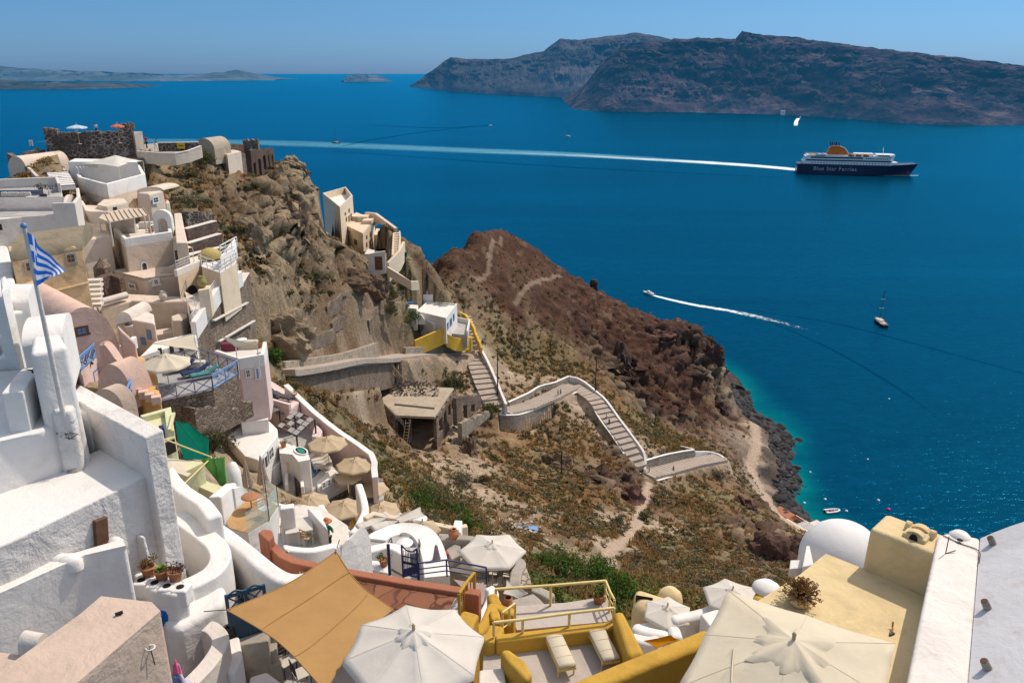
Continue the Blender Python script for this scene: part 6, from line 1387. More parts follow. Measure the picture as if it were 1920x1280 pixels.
t = thing('plunge_box','dark grey equipment box on the pink terrace above the woven pergola','box',onz(531,775,87.6)); MB().box(onz(531,772,88.0),(1.1,.8,.8),.4).build('box',IRON,t,.04); MB().box(onz(531,772,88.45),(1.2,.9,.08),.4).build('lid',GREYW,t,.02)
# white house with box chimney
t,P = house('white_cube_house','white house with a folded roof and a box chimney in the middle of the terraces','house',[(425,818),(448,800),(505,788),(520,803),(521,815),(484,862),(458,855)],89.3,5,WHITE,None,None,bevel=.12)
B0 = PZ([(449,803),(501,798),(503,776),(450,780)],90.0); MB().prism(PZ([(449,779),(501,775),(503,786),(452,792)],90.35),1.3).build('box_chimney',WHITE,t,.05)
win(t,P[4] + Vector((.08,-.02,0)),P[5] + Vector((.08,-.02,0)),503,838,513,862,WFRAME,GLASSD); win(t,P[4] + Vector((.08,-.02,0)),P[5] + Vector((.08,-.02,0)),495,852,502,880,WFRAME,GLASSD,'door')
MB().prism(PZ([(510,880),(525,868),(526,856),(515,860)],87.4),1.5).build('niche_pier',WHITE,t,.06)
t,P = house('white_wing','white curved roof wing with a green plunge pool','house',[(521,820),(545,828),(565,846),(578,850),(582,862),(560,866),(548,852),(524,850)],88.4,4,WHITE,WHITE,None,bevel=.15)
t = thing('plunge_pool','small green water plunge pool on the white curved roof','pool',onz(567,844,88.4)); po = smooth_line(PZ([(554,841),(562,838),(573,843),(574,849),(566,850),(557,847)],88.52),3,True)
MB().prism(po,.25).build('water',simple('green_pool_water',(.0,.22,.11),.1,0,.1,.6),t); MB().wall(po,.22,.3,closed=True).build('rim',WHITE,t,.04)
t,P = house('pool_terrace','white terrace with a blue grey pool and white loungers','terrace',[(560,866),(592,842),(612,850),(635,872),(612,886),(576,906),(562,890)],86.4,3,WHITE,OFFW,([(6,0,1)],.7,.3,WHITE),bevel=.08)
MB().prism(PZ([(570,888),(571,876),(590,868),(602,880),(590,892),(575,898)],85.78),.15).build('pool_water',simple('blue_pool_water',(.10,.17,.22),.1,0,.15,.5),t)
T_,E_ = steps(PZ([(594,858),(604,876)],86.0),1.4,6,WHITE,.2)
ch = make_lounger('white folding lounger by the blue grey pool, nearest of a row',CLOTHW,WFRAME,1.4,.5,.5,'white loungers by the pool'); ch.location = onz(606,880,85.75); ch.rotation_euler.z = .4
for i,w_ in enumerate(('second','third','fourth','farthest')): copy_tree(ch,onz(603 - i * 3,874 - i * 6,85.75),.4,w_ + ' white folding lounger of the row by the blue grey pool')
t,P = house('row_window_house','low white house with a row of dark windows above a brown stone wall','house',[(592,903),(596,914),(632,892),(628,880),(620,878)],85.9,1.2,WHITE,None,None,bevel=.1)
for x0,y0 in ((603,905),(612,900),(621,895)): win(t,P[1] + Vector((.03,-.06,0)),P[2] + Vector((.03,-.06,0)),x0,y0 - 2,x0 + 8,y0 + 11,WFRAME,GLASSD,fw=.09)
Q = PZ([(578,918),(590,890),(612,872),(640,880),(652,907),(600,936)],84.8); MB().prism(Q,.5).build('ledge',WHITE,t,.12); MB().prism([q - UP * .5 for q in Q],3.5).build('stone_base',BRNSTONE,t,.03); clamp(Q,82)
st_ = thing('stone_side_wall','dark stone wall with a white rim beside the furled parasols','wall',onz(560,900,85)); MB().prism(PZ([(538,858),(560,856),(566,910),(560,916)],86.6),3).build('stone',REDSTONE,st_,.02); MB().wall(PZ([(537,908),(537,858),(561,854),(567,912)],86.9),.25,.6).build('rim',WHITE,st_,.06); MB().box(onz(545,880,87.0),(.5,.5,1.6),.2).build('cabinet',CREAM,st_,.03)
t,P = house('white_lane_wall','white stepped wall block in front of the folded parasols','house',[(517,905),(527,893),(555,912),(555,930),(522,925)],85.4,3,WHITE,None,None,bevel=.15)
for lb,px,py,z_,r_ in (('beige parasol highest on the pink terraces, beside the woven pergola',613,822,88.6,1.55),('beige parasol second from the top beside the long pink wall',665,862,87.2,1.5),('beige parasol at the lower end of the long pink wall',699,907,85.4,1.25),
                           ('beige parasol in front of the brown stone wall, left of two',580,931,86.3,1.45),('beige parasol in front of the brown stone wall, right of two',644,943,85.7,1.5),('beige parasol right above the cream terrace',712,947,84.6,1.5),
                           ('small beige parasol half hidden by the row window house',652,885,86.5,1.1),('beige parasol standing on the cream terrace',792,978,93.2,.95)):
 parasol(lb,onz(px,py,z_),r_,8 if r_ > 1.3 else 6,.42,2.2,CLOTHB,group='beige terrace parasols')
STRIPE = fabric('striped_canvas',(.58,.47,.38),.2)
folded_parasol('furled striped parasol, right and taller of the pair by the white house',onz(496,928,88.6),2.9,STRIPE,'furled striped parasols',.27); folded_parasol('furled striped parasol, left of the pair by the white house',onz(467,930,89.4),2.5,STRIPE,'furled striped parasols',.26)
t,P = house('lower_right_terrace','grey terrace with white chairs at the lower end of the pink wall','terrace',[(652,885),(690,872),(702,893),(720,930),(690,950),(672,930)],84.0,3,WHITE,GREYF,None,bevel=.06)
ch = make_chair('white chair on the grey terrace under the beige parasols',WFRAME,'white chairs on the grey terrace'); ch.location = onz(668,893,84.0)
for i,(px,py,a) in enumerate(((680,890,1.2),(688,899,2.4),(676,905,.5),(664,905,-.8))): copy_tree(ch,onz(px,py,84.0),a,('second','third','fourth','last')[i] + ' white chair counted from the back on the grey terrace')
CV = smooth_line(A3([(672,905,46),(680,930,44.5),(684,955,43),(676,975,41),(668,990,39.5)]),4); free_wall('curved_wall','curvy white wall snaking down left of the cream terrace','wall',CV,.5,2.2,WHITE,bevel=.15)
free_wall('slanting_wall','straight white wall slanting down beside the brown stone wall','wall',smooth_line(A3([(600,945,41),(612,965,39),(624,990,36)]),3),.45,1.8,WHITE,bevel=.15)
# cream terrace
t,P = house('cream_terrace','cream peach coloured terrace with low parapets beside the green slope','terrace',[(672,1002),(684,972),(700,962),(728,968),(770,975),(850,990),(876,985),(877,1012),(846,1006),(790,1006),(730,1000)],91.9,4,CREAM,plaster('peach_paving',(.66,.50,.35),.1,.3,6),None,bevel=.04)
MB().wall(PZ([(684,970),(700,961),(728,967),(770,972),(850,988),(876,984)],92.5),.35,.7).build('parapet',CREAM,t,.05); MB().prism(PZ([(847,996),(864,998),(867,975),(852,974)],92.9),1.1).build('white_pier',WHITE,t,.05)
sail('white canvas shade spread at the back of the cream terrace',[onz(738,972,93.9),onz(788,950,94.0),onz(797,966,93.8),onz(750,980,93.7)],CLOTHW)
# ------------------------------------------------------------------ lime house, green nets, glass deck
t,P = house('lime_house','pale lime house with a flat box roof beside the white tower','house',[(262,778),(320,762),(326,806),(300,818)],97.6,6,LIME,LIME,([(0,1,2)],.35,.35,LIME),bevel=.04)
MB().box(onz(322,790,97.7),(.16,2.2,.12),.3).build('edge_trim',LIME,t); hole(t,P[2] + Vector((.05,-.1,0)),P[3] + Vector((.05,-.1,0)),306,826,330,852,DARKH,'opening')
t,P = house('lime_lower_wall','pale lime lower building with an angled blue trimmed roof','house',[(310,868),(355,862),(382,866),(350,882),(318,890)],96.2,3,LIME,None,None,bevel=.04)
sail('green netting stretched over the scaffold yard',[onz(331,788,96.4),onz(352,792,96.3),onz(393,824,95.9),onz(386,862,95.4),onz(345,858,95.6)][:4],CLOTHG,name='green_net')
t = thing('green_screen','dark green netting wall hanging behind the lime house','net',onz(350,850,94)); b = MB(); V = [at(329,787,41),at(392,822,44),at(391,862,42.5),at(346,860,39.5),at(334,830,39.8)]; b.add(V,[(0,1,2,3,4)]); b.build('net',CLOTHG,t)
pt_ = thing('awning_frame','cream triangular awning with pale poles in front of the green netting','awning',onz(380,880,95)); a,b_,c_ = at(305,822,34),at(397,857,37),at(346,906,33); MB().tube([a,b_],.04,5).build('pole',YELP,pt_); MB().tube([b_,c_],.04,5).build('pole',YELP,pt_); V = [at(310,858,34.5),at(382,866,36.5),at(352,893,34.5),at(316,880,34)]; MB().add(V,[(0,1,2,3)]).build('cloth',CLOTHC,pt_)
t = thing('green_curtain','light green net curtain tied in a knot on a pole','curtain',at(405,930,36)); b = MB(); V = []; f = []; K = 14
for i,(w_,z_,o_) in enumerate(((1.3,0,0),(1.0,-.5,.1),(.45,-1.3,.35),(.3,-1.7,.45),(.5,-2.1,.42),(.4,-2.9,.35))):
 for k in range(K + 1): V.append(at(385,860,36.5) + Vector((-w_ / 2 + w_ * k / K + o_ + .35,.08 * (-1) ** k,z_ + .1 * (k / K) * (i < 2))))
for i in range(5): f += [(i * (K + 1) + k,i * (K + 1) + k + 1,(i + 1) * (K + 1) + k + 1,(i + 1) * (K + 1) + k) for k in range(K)]
b.add(V,f,True); b.build('net',fabric('light_green_net',(.16,.42,.12),.3),t); MB().tube([at(404,858,36.6),at(410,905,36.6)],.05,6).build('pole',YELP,t)
t,P = house('lime_box_wall','open pale lime box wall below the green curtain','wall',[(330,893),(402,925),(420,912),(398,905),(345,884)],95.0,2.6,LIME,None,None,bevel=.03)
GL = newmat('balustrade_glass'); g_,gnt,gb = GL; gb.inputs['Base Color'].default_value = (.55,.72,.68,1); gb.inputs['Roughness'].default_value = .05; gb.inputs['Alpha'].default_value = .28; GLASS = g_
t,P = house('glass_deck','tan decked terrace with glass balustrade and a brown round table','terrace',[(424,978),(440,955),(460,940),(500,935),(522,948),(505,975),(464,1000),(430,990)],95.2,3,WHITE,plaster('tan_decking',(.50,.30,.13),.18,.3,4,(.36,.3,.1),.5),None,bevel=.05)
for a,b_ in ((P[3],P[4]),(P[4],P[5]),(P[5],P[6])):
 d = (b_ - a); MB().box((a + b_) / 2 + UP * .55,(d.length * .97,.02,1.05),math.atan2(d.y,d.x)).build('glass_panel',GLASS,t); MB().tube([a,a + UP * 1.1],.025,6).build('post',IRON,t)
tb3 = make_table('round brown table on the tan glass deck',CLAY,.42,.7,True,None,CLAY); tb3.location = onz(472,954,95.22); copy_tree(ch,onz(497,968,95.22),1.0,'white chair by the glass panel of the tan deck')
CVW = smooth_line(A3([(430,915,34.5),(448,912,35.5),(468,925,36),(492,940,36.5),(520,944,37),(560,950,38.5),(578,960,38.5)]),4); free_wall('curved_wall','curved white wall behind the tan glass deck','wall',CVW,.5,1.5,WHITE,bevel=.15)
free_wall('curved_wall','white wall sweeping from the lime wall to the tan glass deck','wall',smooth_line(A3([(402,930,32),(420,915,34),(432,905,36)]),4),.6,2.5,WHITE,bevel=.12)
free_wall('sloped_wall','white wall sloping down from the white tower toward the glass deck','wall',smooth_line(A3([(318,880,27),(345,915,27),(375,940,27.3),(400,975,26.8)]),3),.5,2.2,WHITE,bevel=.15)
b = MB(); b.lathe([(0,.9),(.3,.75),(.5,.3),(.52,-.2),(.5,-1.5)],at(437,893,38),14,sx=.8); b.build('white_boulder',WHITE,label='whitewashed round boulder beside the furled parasols',cat='rock')
ruin_wall('brown rubble wall and bank below the grey sun deck',[at(352,757,45.5),at(462,746,50)],1.0,2.8,BRNSTONE,[],rough=1.1)
# ------------------------------------------------------------------ white terraces around the woman in green
t,P = house('white_courtyard','white walled courtyard where the woman in green leans on the wall','terrace',[(520,1030),(522,972),(560,945),(600,950),(652,985),(655,1018),(600,1034)],96.5,4,WHITE,OFFW,None,bevel=.05)
fz = 96.5
MB().wall(PZ([(524,950),(552,946)],98.2),.4,2.2).build('side_wall',WHITE,t,.08)
MB().prism(PZ([(524,978),(570,998),(575,990),(532,968)],97.2),.8).build('bench_wall',WHITE,t,.1); MB().prism(PZ([(575,952),(605,985),(615,992),(600,955)],97.6),1.4).build('ramp_wall',WHITE,t,.1)
free_wall('front_wall','low rounded white wall in front of the woman in green','wall',smooth_line(A3([(530,1023,25.0),(555,1027,25.2),(585,1028,25.6),(610,1023,26.2),(632,1018,26.8)]),4),.4,1.3,WHITE,bevel=.12)
wom = person('woman from behind in a green top and wide brown hat at the wall',onz(617,1040,95.9) + Vector((0,0,0)),(.25,1),SH['green'],SH['black'],simple('straw_hat',(.42,.16,.06),.9,0,.2,.1,12),simple('auburn_hair',(.22,.07,.03),.8),.05,1.66,'front')
tb4 = make_table('square white table left of the woman in green',WFRAME,.55,.74,False,None,CLOTHW); tb4.location = onz(563,1012,fz); tb4.rotation_euler.z = .3
wc = make_chair('pale wooden chair beside the square white table',PALEW,'wooden chairs by the white table'); wc.location = onz(578,1022,fz); wc.rotation_euler.z = 2.6; copy_tree(wc,onz(539,1002,fz),-.6,'pale wooden chair behind the square white table')
t,P = house('white_pier','square white pier right of the woman in green','pier',[(653,998),(676,1000),(677,990),(660,988)],97.6,3,WHITE,None,None,bevel=.1)
free_wall('white_bench','white bench wall with slats right of the woman in green','bench',A3([(625,985,30),(648,998,29.5)]),.6,.9,WHITE,bevel=.08)
for lb,L,w_,h_ in (('thick curving white wall arching over the grey court',[(703,1010,30),(720,1000,31),(745,992,31.8),(770,990,31.6),(790,997,30.6),(805,1015,29.2),(815,1045,27.6),(820,1080,26)],1.0,2.6),): free_wall('curved_wall',lb,'wall',smooth_line(A3(L),4),w_,h_,WHITE,bevel=.3)
t,P = house('grey_court','grey paved court behind the blue gate','terrace',[(668,1045),(680,1015),(760,1005),(795,1010),(805,1050),(800,1090),(760,1085),(700,1050)],95.2,3,WHITE,GREYF,None,bevel=.04)
free_wall('plaque_wall','low white wall with an arched plaque in the grey court','wall',A3([(684,1030,27.6),(710,1024,28),(724,1021,28.1),(740,1024,28),(762,1036,27.6)]),.5,1.0,WHITE,bevel=.1)
t,P = house('white_block','white flat block in front of the grey court','house',[(664,1060),(672,1047),(733,1052),(730,1075)],96.8,3,WHITE,None,None,bevel=.06)
b = MB(); b.vault(at(640,1052,22.2),at(672,1048,23.0),.8,Vector((.3,.8,0)),1.2); b.build('white_arch',WHITE,label='small rounded white arch beside the terracotta wall',cat='arch')
# blue gate and rails
t = thing('iron_gate','dark blue wrought iron gate between the white walls','gate',onz(770,1090,94.6)); g0,g1 = at(756,1080,24.6),at(784,1086,24.9); H_ = 1.35
fr = MB()
for p in (g0,g1): fr.tube([p,p + UP * H_],.035,6)
fr.tube([g0 + UP * .1,g1 + UP * .1],.03,6); fr.tube([g0 + UP * .9,g1 + UP * .9],.025,6); fr.tube(smooth_line([g0 + UP * H_,g0.lerp(g1,.25) + UP * (H_ - .15),g0.lerp(g1,.5) + UP * (H_ - .18),g0.lerp(g1,.75) + UP * (H_ - .15),g1 + UP * H_],3),.03,6); fr.build('frame',NAVYP,t)
pk = MB()
for i in range(1,9): p = g0.lerp(g1,i / 9); pk.tube([p + UP * .1,p + UP * 1.15],.014,5); pk.lathe([(.05,0),(.07,.03),(.05,.06)],p + UP * .6,6)
pk.build('bars',NAVYP,t); MB().box(g0.lerp(g1,.5) + UP * .3,((g1 - g0).length * .9,.02,.35),math.atan2((g1 - g0).y,(g1 - g0).x)).build('kick_plate',NAVYP,t)
for px,py,lb in ((731,1077,'dark blue gate post left of the wrought iron gate'),): p = at(px,py,24.4); MB().tube([p,p + UP * 1.3],.06,6).build('gate_post',NAVYP,label=lb,cat='post')
railing(A3([(786,1087,24.9),(838,1080,25.6),(912,1094,25.6)]),.75,NAVYP,'rails','railing','dark blue pipe railing behind the terracotta wall',rail=.035,r=.025)
folded_parasol('furled grey parasol by the dark blue pipe railing',onz(820,1090,95.0),1.75,fabric('mauve_grey_canvas',(.34,.29,.30),.15),None,.2)
t,P = house('grey_lounge','sunken grey stone lounge with low walls and clay jars','terrace',[(822,1000),(868,1003),(905,1010),(905,1040),(880,1048),(850,1060),(835,1065)],92.4,3,CONC,GREYF,None,bevel=.08)
MB().wall(smooth_line(PZ([(824,1006),(868,1006),(902,1014),(906,1038)],93.2),3),.5,1.1).build('low_wall',CONC,t,.12); MB().prism(PZ([(836,1030),(848,1018),(864,1022),(862,1040),(846,1048)],93.0),.8).build('bench',CONC,t,.08)
jar('round rust coloured clay pot on the sunken lounge wall',onz(851,1009,93.2),.55,CLAY,'jar','clay_pot',.5); jar('dark red clay ball pot in the sunken lounge',onz(852,1052,92.4),.5,CLAY,'jar','clay_pot',.5)
MB().box(onz(834,1050,92.6),(.4,.3,.9),.3).build('red_cushion',SH['red'],None,.08,label='red cushion leaning in the sunken grey lounge',cat='cushion')
t,P = house('cafe_terrace','small cafe terrace with a curved grey wall under the white hexagonal parasol','terrace',[(838,1078),(850,1062),(900,1060),(950,1050),(972,1055),(965,1090),(940,1098),(880,1095)],91.0,3,CONC,OFFW,None,bevel=.05)
MB().wall(smooth_line(PZ([(900,1046),(940,1044),(968,1048),(976,1056),(968,1072),(966,1092),(975,1100)],92.0),4),.55,1.2).build('curved_wall',CONC,t,.15); MB().wall(smooth_line(PZ([(978,1064),(984,1080),(988,1100)],91.8),3),.5,2).build('stone_wall',PALESTONE,t,.08)
parasol('white hexagonal parasol over the small cafe terrace',onz(923,1020,93.7),1.62,6,.36,2.7,CLOTHW,rot=.0)
sail('white low canvas cover left of the cafe terrace',[onz(838,1068,92.4),onz(868,1056,92.7),onz(905,1066,92.4),onz(880,1082,92.2)],CLOTHW)
ct = make_table('round white cafe table under the hexagonal parasol',WFRAME,.38,.74,True); ct.location = onz(941,1078,91.02); wc2 = make_chair('dark chair left of the round cafe table',IRON,'dark cafe chairs',CLOTHW); wc2.location = onz(925,1086,91.02); wc2.rotation_euler.z = 1.4; copy_tree(wc2,onz(951,1090,91.02),2.9,'dark chair in front of the round cafe table'); copy_tree(wc2,onz(930,1078,91.02),.6,'dark chair behind the round cafe table')
sail('low white canvas roof in front of the cafe terrace',[onz(944,1112,93.6),onz(950,1087,93.9),onz(990,1112,93.5),onz(975,1122,93.3)],CLOTHW)
t,P = house('grey_roof_block','grey stepped roof block in front of the low white canvas roof','house',[(945,1128),(1000,1112),(1010,1120),(1025,1135),(1000,1136),(950,1140)],93.5,3,CONC,None,None,bevel=.05)
free_wall('garden_wall','rounded grey garden wall running toward the green bushes','wall',smooth_line(A3([(992,1098,32),(1015,1107,31.5),(1035,1117,31)]),3),.6,1.5,CONC,bevel=.15)
# pale yellow domes and parasols in the lower right dip
t,P = house('pale_yellow_house','pale yellow rounded house among the bushes in the lower right dip','house',[(1187,1112),(1195,1101),(1245,1117),(1262,1125),(1252,1140),(1200,1130)],91.2,3.5,PALEY,None,None,bevel=.25)
for px,py,r_ in ((1256,1112,.62),(1212,1140,.7)): MB().lathe([(0,r_),(r_ * .5,r_ * .87),(r_ * .87,r_ * .5),(r_,0),(r_,-1.5)],onz(px,py + 10,90.6),18).build('dome',PALEY,t)
hole(t,P[0] + Vector((0,-.3,0)),P[3] + Vector((0,-.3,0)),1192,1117,1224,1132,DARKH,'opening')
parasol('white parasol left of the two in the lower right dip',onz(1252,1137,92.3),1.15,6,.3,2.2,CLOTHW,'white parasols in the dip',rot=.3); parasol('white parasol right of the two, behind the big cream parasol',onz(1374,1106,93.0),1.35,6,.35,2.3,CLOTHW,'white parasols in the dip',rot=.5)
for lb,L in (('thick white rounded pipe wall below the left white parasol',[(1185,1170),(1215,1180),(1255,1188)]),('white rounded wall joining the two white parasols',[(1258,1158),(1310,1147),(1345,1135)]),('short upright white wall beside the orange awning',[(1262,1170),(1270,1195)]),('low white wall left of the orange awning',[(1180,1190),(1215,1198),(1240,1195)])):
 free_wall('rounded_wall',lb,'wall',smooth_line(PZ(L,92.2),3),.6,1.6,WHITE,bevel=.22)
t,P = house('white_dip_house','white house block beside the big cream parasol in the dip','house',[(1312,1150),(1350,1138),(1385,1150),(1340,1185)],92.6,3,WHITE,None,None,bevel=.1)
t,P = house('white_low_roof','flat white roof between the pipe walls in the dip','house',[(1190,1168),(1255,1160),(1262,1185),(1225,1186)],91.6,2.5,WHITE,None,None,bevel=.1)
sail('bright orange awning beyond the long yellow wall',[onz(1208,1201,98.5),onz(1258,1190,98.7),onz(1274,1199,98.6),onz(1230,1214,98.4)],fabric('orange_canvas',(.75,.30,.01),.25))
# white dome behind the yellow roof
t = thing('white_dome','large smooth white dome behind the yellow chimney by the sea','dome',onz(1577,1060,92)); r_ = 1.82; MB().lathe([(r_ * math.cos(a * math.pi / 24),r_ * .95 * math.sin(a * math.pi / 24)) for a in range(12,-1,-1)] + [(r_,-2.5)],onz(1577,1046,94.2),40).build('shell',plaster('dome_whitewash',(.72,.70,.67),.06,.12,9,(.6,.58,.55),.12),t)
t,P = house('dome_side_wall','white angled wall and small parapet left of the white dome','wall',[(1504,1062),(1512,1022),(1518,1022),(1526,1058)],95.2,3,WHITE,None,None,bevel=.04)
MB().prism(PZ([(1480,1066),(1482,1049),(1504,1049),(1504,1064)],94.6),2).build('low_parapet',WHITE,t,.04)
t,P = house('yellow_arch_house','yellow and white rounded roof beside the dried plant','house',[(1408,1122),(1420,1098),(1455,1093),(1475,1104),(1470,1118),(1440,1128)],97.0,3,YELLOW,None,None,bevel=.2)
MB().lathe([(0,.3),(.3,.26),(.5,.1),(.52,0)],onz(1437,1104,97.0),16).build('white_cap',WHITE,t)
# ------------------------------------------------------------------ white tower house with the flag, lower left
zr = 104.95
t,P = house('white_tower_house','big white house with a rough plastered tower wall and roof terrace at the left','house',[(22,1016),(281,889.5),(200,836),(128,870),(-90,925),(-90,1060)],zr,7,ROUGHW,WHITE,None,bevel=.03,lift=.004)
b = MB(); b.prism(PZ([(150,720),(307,805),(270,820),(170,766),(131,742)],106.2),8); b.build('parapet',ROUGHW,t,.06)
MB().prism(PZ([(171,757),(174,768),(163,772),(147,770),(130,755),(150,748)],106.05),4).build('inner_corner',WHITE,t,.18)
Q = PZ([(-90,858),(0,829),(88,803),(132,778),(150,735),(60,690),(-90,700)],106.3); MB().prism(Q,6).build('upper_roof',WHITE,t,.1); clamp(Q,100); clamp(P,98,2)
MB().prism(PZ([(86,762),(98,772),(135,768),(140,752),(118,745),(92,750)],106.72),2.4,taper=.04).build('flag_plinth',ROUGHW,t,.14)
b = MB(); b.prism(PZ([(55,664),(78,660),(126,648),(112,625),(60,630)],108.3),5,taper=.08); b.build('bell_wall',WHITE,t,.12)
b = MB(); V0 = onz(50,640,108.2); V1 = onz(96,606,108.2); b.vault(onz(42,650,108.0),onz(64,606,108.0),.4,onz(120,640,108.0) - onz(42,650,108.0),1.5,16); b.build('bell_vault',WHITE,t)
b = MB(); b.vault(onz(-12,575,108.3),onz(12,545,108.3),.4,onz(55,575,108.3) - onz(-12,575,108.3),3,16); b.build('upper_arch',WHITE,t); MB().prism(PZ([(12,588),(58,580),(50,560),(14,566)],108.2),5).build('arch_pier',WHITE,t,.1)
for k,(px,py,r_,h_) in enumerate(((16,690,.75,1.9),(-8,640,.7,1.6))):
 c0 = at(px,py + 40,22.5 + k * 2); b = MB(); b.vault(c0 + Vector((-r_,0,0)),c0 + Vector((r_,.3,0)),r_ * 1.3,Vector((-.3,1.2,0)),1.4,14); b.build('roof_arch',WHITE,t); hole(t,c0 + Vector((-r_,-.05,0)),c0 + Vector((r_,.25,0)),px - 14,py + 5,px + 14,py + 70,GREYF,'niche',True)
b = MB(); b.wall(smooth_line(PZ([(22,735),(45,705),(62,690),(85,700)],107.4),4),.5,2.5); b.build('sloping_buttress',WHITE,t,.2)
MB().prism(PZ([(0,520),(10,515),(16,535),(2,545)],109.2),4).build('white_block',WHITE,t,.08)
# shutter and small buttresses on the tower wall
A_,B_ = P[0],P[1]; d,n_ = facing(A_,B_)
q = onwall(187,1003,A_,B_); MB().box(q + n_ * .06,(.34,.12,.95),math.atan2(d.y,d.x),Matrix.Rotation(.12,3,'Y')).build('brown_shutter',BROWNW,t,.02)
MB().lathe([(0,.12),(.12,.1),(.2,.0),(.22,-.4)],onwall(206,1012,A_,B_) + n_ * .2,14).build('round_buttress',WHITE,t)
MB().prism([onwall(254,1002,A_,B_),onwall(262,1000,A_,B_),onwall(262,1000,A_,B_) + n_ * .22,onwall(256,1002,A_,B_) + n_ * .25],1.6,taper=.12).build('wall_pier',ROUGHW,t,.08)
MB().box(onz(304,809,105.9),(.12,.25,.3),.5).build('blue_drain_end',NAVYP,t,.02)
# flagpole with blue and white striped flag
pb = at(138,868,18.62); pb.z = zr; pt2 = at(45,425,18.3); t = thing('flagpole','tall weathered white flagpole lashed to a whitewashed plinth','flagpole',pb)
MB().tube([pb,pb.lerp(pt2,.5),pt2],.068,10,.045).build('shaft',plaster('pole_white',(.62,.58,.53),.15,.5,10,(.3,.25,.2),.5),t); MB().lathe([(0,.1),(.07,.06),(.075,0),(.05,-.03)],pt2,10).build('cap',BLUEP,t)
b = MB()
for i in range(16):
 a = rng.random() * 6.28; p = pb.lerp(pt2,.165 + rng.uniform(-.012,.012)); b.tube([p + Vector((math.cos(a) * .08,math.sin(a) * .08,0)),p + Vector((math.cos(a) * .14,math.sin(a) * .14,rng.uniform(-.1,.1))),p + Vector((math.cos(a + .8) * .26,math.sin(a + .8) * .2,rng.uniform(-.12,.1)))],.012,4)
b.build('rope_lashing',IRON,t); MB().lathe([(.22,0),(.2,.08),(.12,.1),(.09,.12)],pb,12).build('foot_plate',CONC,t)
fl = thing('flag','blue and white striped flag with a cross, flying from the leaning flagpole','flag',pt2 - UP * .5)
m,nt,b_ = newmat('flag_cloth'); uvn = nt.nodes.new('ShaderNodeVertexColor'); uvn.layer_name = 'Col'; nt.links.new(uvn.outputs['Color'],b_.inputs['Base Color']); b_.inputs['Roughness'].default_value = .8
tr = nt.nodes.new('ShaderNodeBsdfTranslucent'); nt.links.new(uvn.outputs['Color'],tr.inputs['Color']); ms = nt.nodes.new('ShaderNodeMixShader'); ms.inputs[0].default_value = .35; nt.links.new(b_.outputs[0],ms.inputs[1]); nt.links.new(tr.outputs[0],ms.inputs[2]); nt.links.new(ms.outputs[0],nt.nodes['Material Output'].inputs['Surface'])
FT = pb.lerp(pt2,.985); FB = pb.lerp(pt2,.775); nu,nv = 90,54; V = []; Cc = []; f = []; FW = 2.1
far_t,far_b = at(101,505,18.0),at(96,518,17.9)
for j in range(nv + 1):
 v = j / nv
 for i in range(nu + 1):
  u = i / nu; hoist = FT.lerp(FB,v); fly = at(92,478,18.2).lerp(at(112,512,18.0),v * .6) if False else at(118,510,18.1).lerp(at(92,520,17.9),v); p = hoist.lerp(fly,u)
  p += Vector((0,1,0)) * .16 * math.sin(u * 9 + v * 2.2) * u ** .6 + Vector((1,0,.2)) * .07 * math.sin(u * 13 + v * 3) * u; p.z += .10 * math.sin(math.pi * u) * (1 - v)
  V.append(p - fl.location)
def flag_col(u,v):
 if u < .37 and v < 5 / 9: return (u > .148 and u < .222) or (v > 2 / 9 and v < 3 / 9)
 return int(v * 9) % 2 == 1
fV = []; fC = []; fF = []
for j in range(nv):
 for i in range(nu):
  w_ = flag_col((i + .5) / nu,(j + .5) / nv); o = len(fV); a = j * (nu + 1) + i
  fV += [V[a],V[a + 1],V[a + nu + 2],V[a + nu + 1]]; fC += [(.80,.82,.84) if w_ else (.02,.15,.62)] * 4; fF.append((o,o + 1,o + 2,o + 3))
link('cloth',np_mesh('cloth',np.array(fV),fF,m,np.array(fC),False),(0,0,0),fl)
# ------------------------------------------------------------------ white walls and plant steps below the tower
t,P = house('white_front_wall','wide white wall with a flat sunlit top in front of the tower','wall',[(-60,1140),(0,1112),(75,1078),(160,1040),(238,1022),(230,1010),(140,1036),(80,1038),(30,1036),(-60,1010)],104.0,4.5,plaster('soft_whitewash',(.76,.73,.69),.1,.3,8,(.5,.44,.38),.3),WHITE,None,bevel=.12,lift=.003)
b = MB();
for i,px in enumerate((62,84,108,128)): b.lathe([(0,.06),(.12,.04),(.2,-.06),(.2,-.3)],onz(px,1040 + i * 2,104.02),12,sx=1.6)
b.build('lumpy_coping',WHITE,t)
t,P = house('plant_ledge','scalloped white ledge holding flower pots beside the tower','wall',[(241,1066),(262,1052),(340,1085),(352,1104),(325,1116),(285,1107),(262,1097)],102.5,3.2,WHITE,None,None,bevel=.1)
for i,(px,py) in enumerate(((266,1094),(291,1099),(314,1105),(339,1107))):
 q = onz(px,py,102.42); MB().prism([q + Vector(v) for v in ((-.2,-.2,.12),(.2,-.2,.12),(.25,.2,.12),(-.15,.2,.12))],.5).build('merlon',WHITE,t,.06); MB().lathe([(0,.13),(.1,.13),(.105,.10)],q,12).build('hollow',DARKH,t)
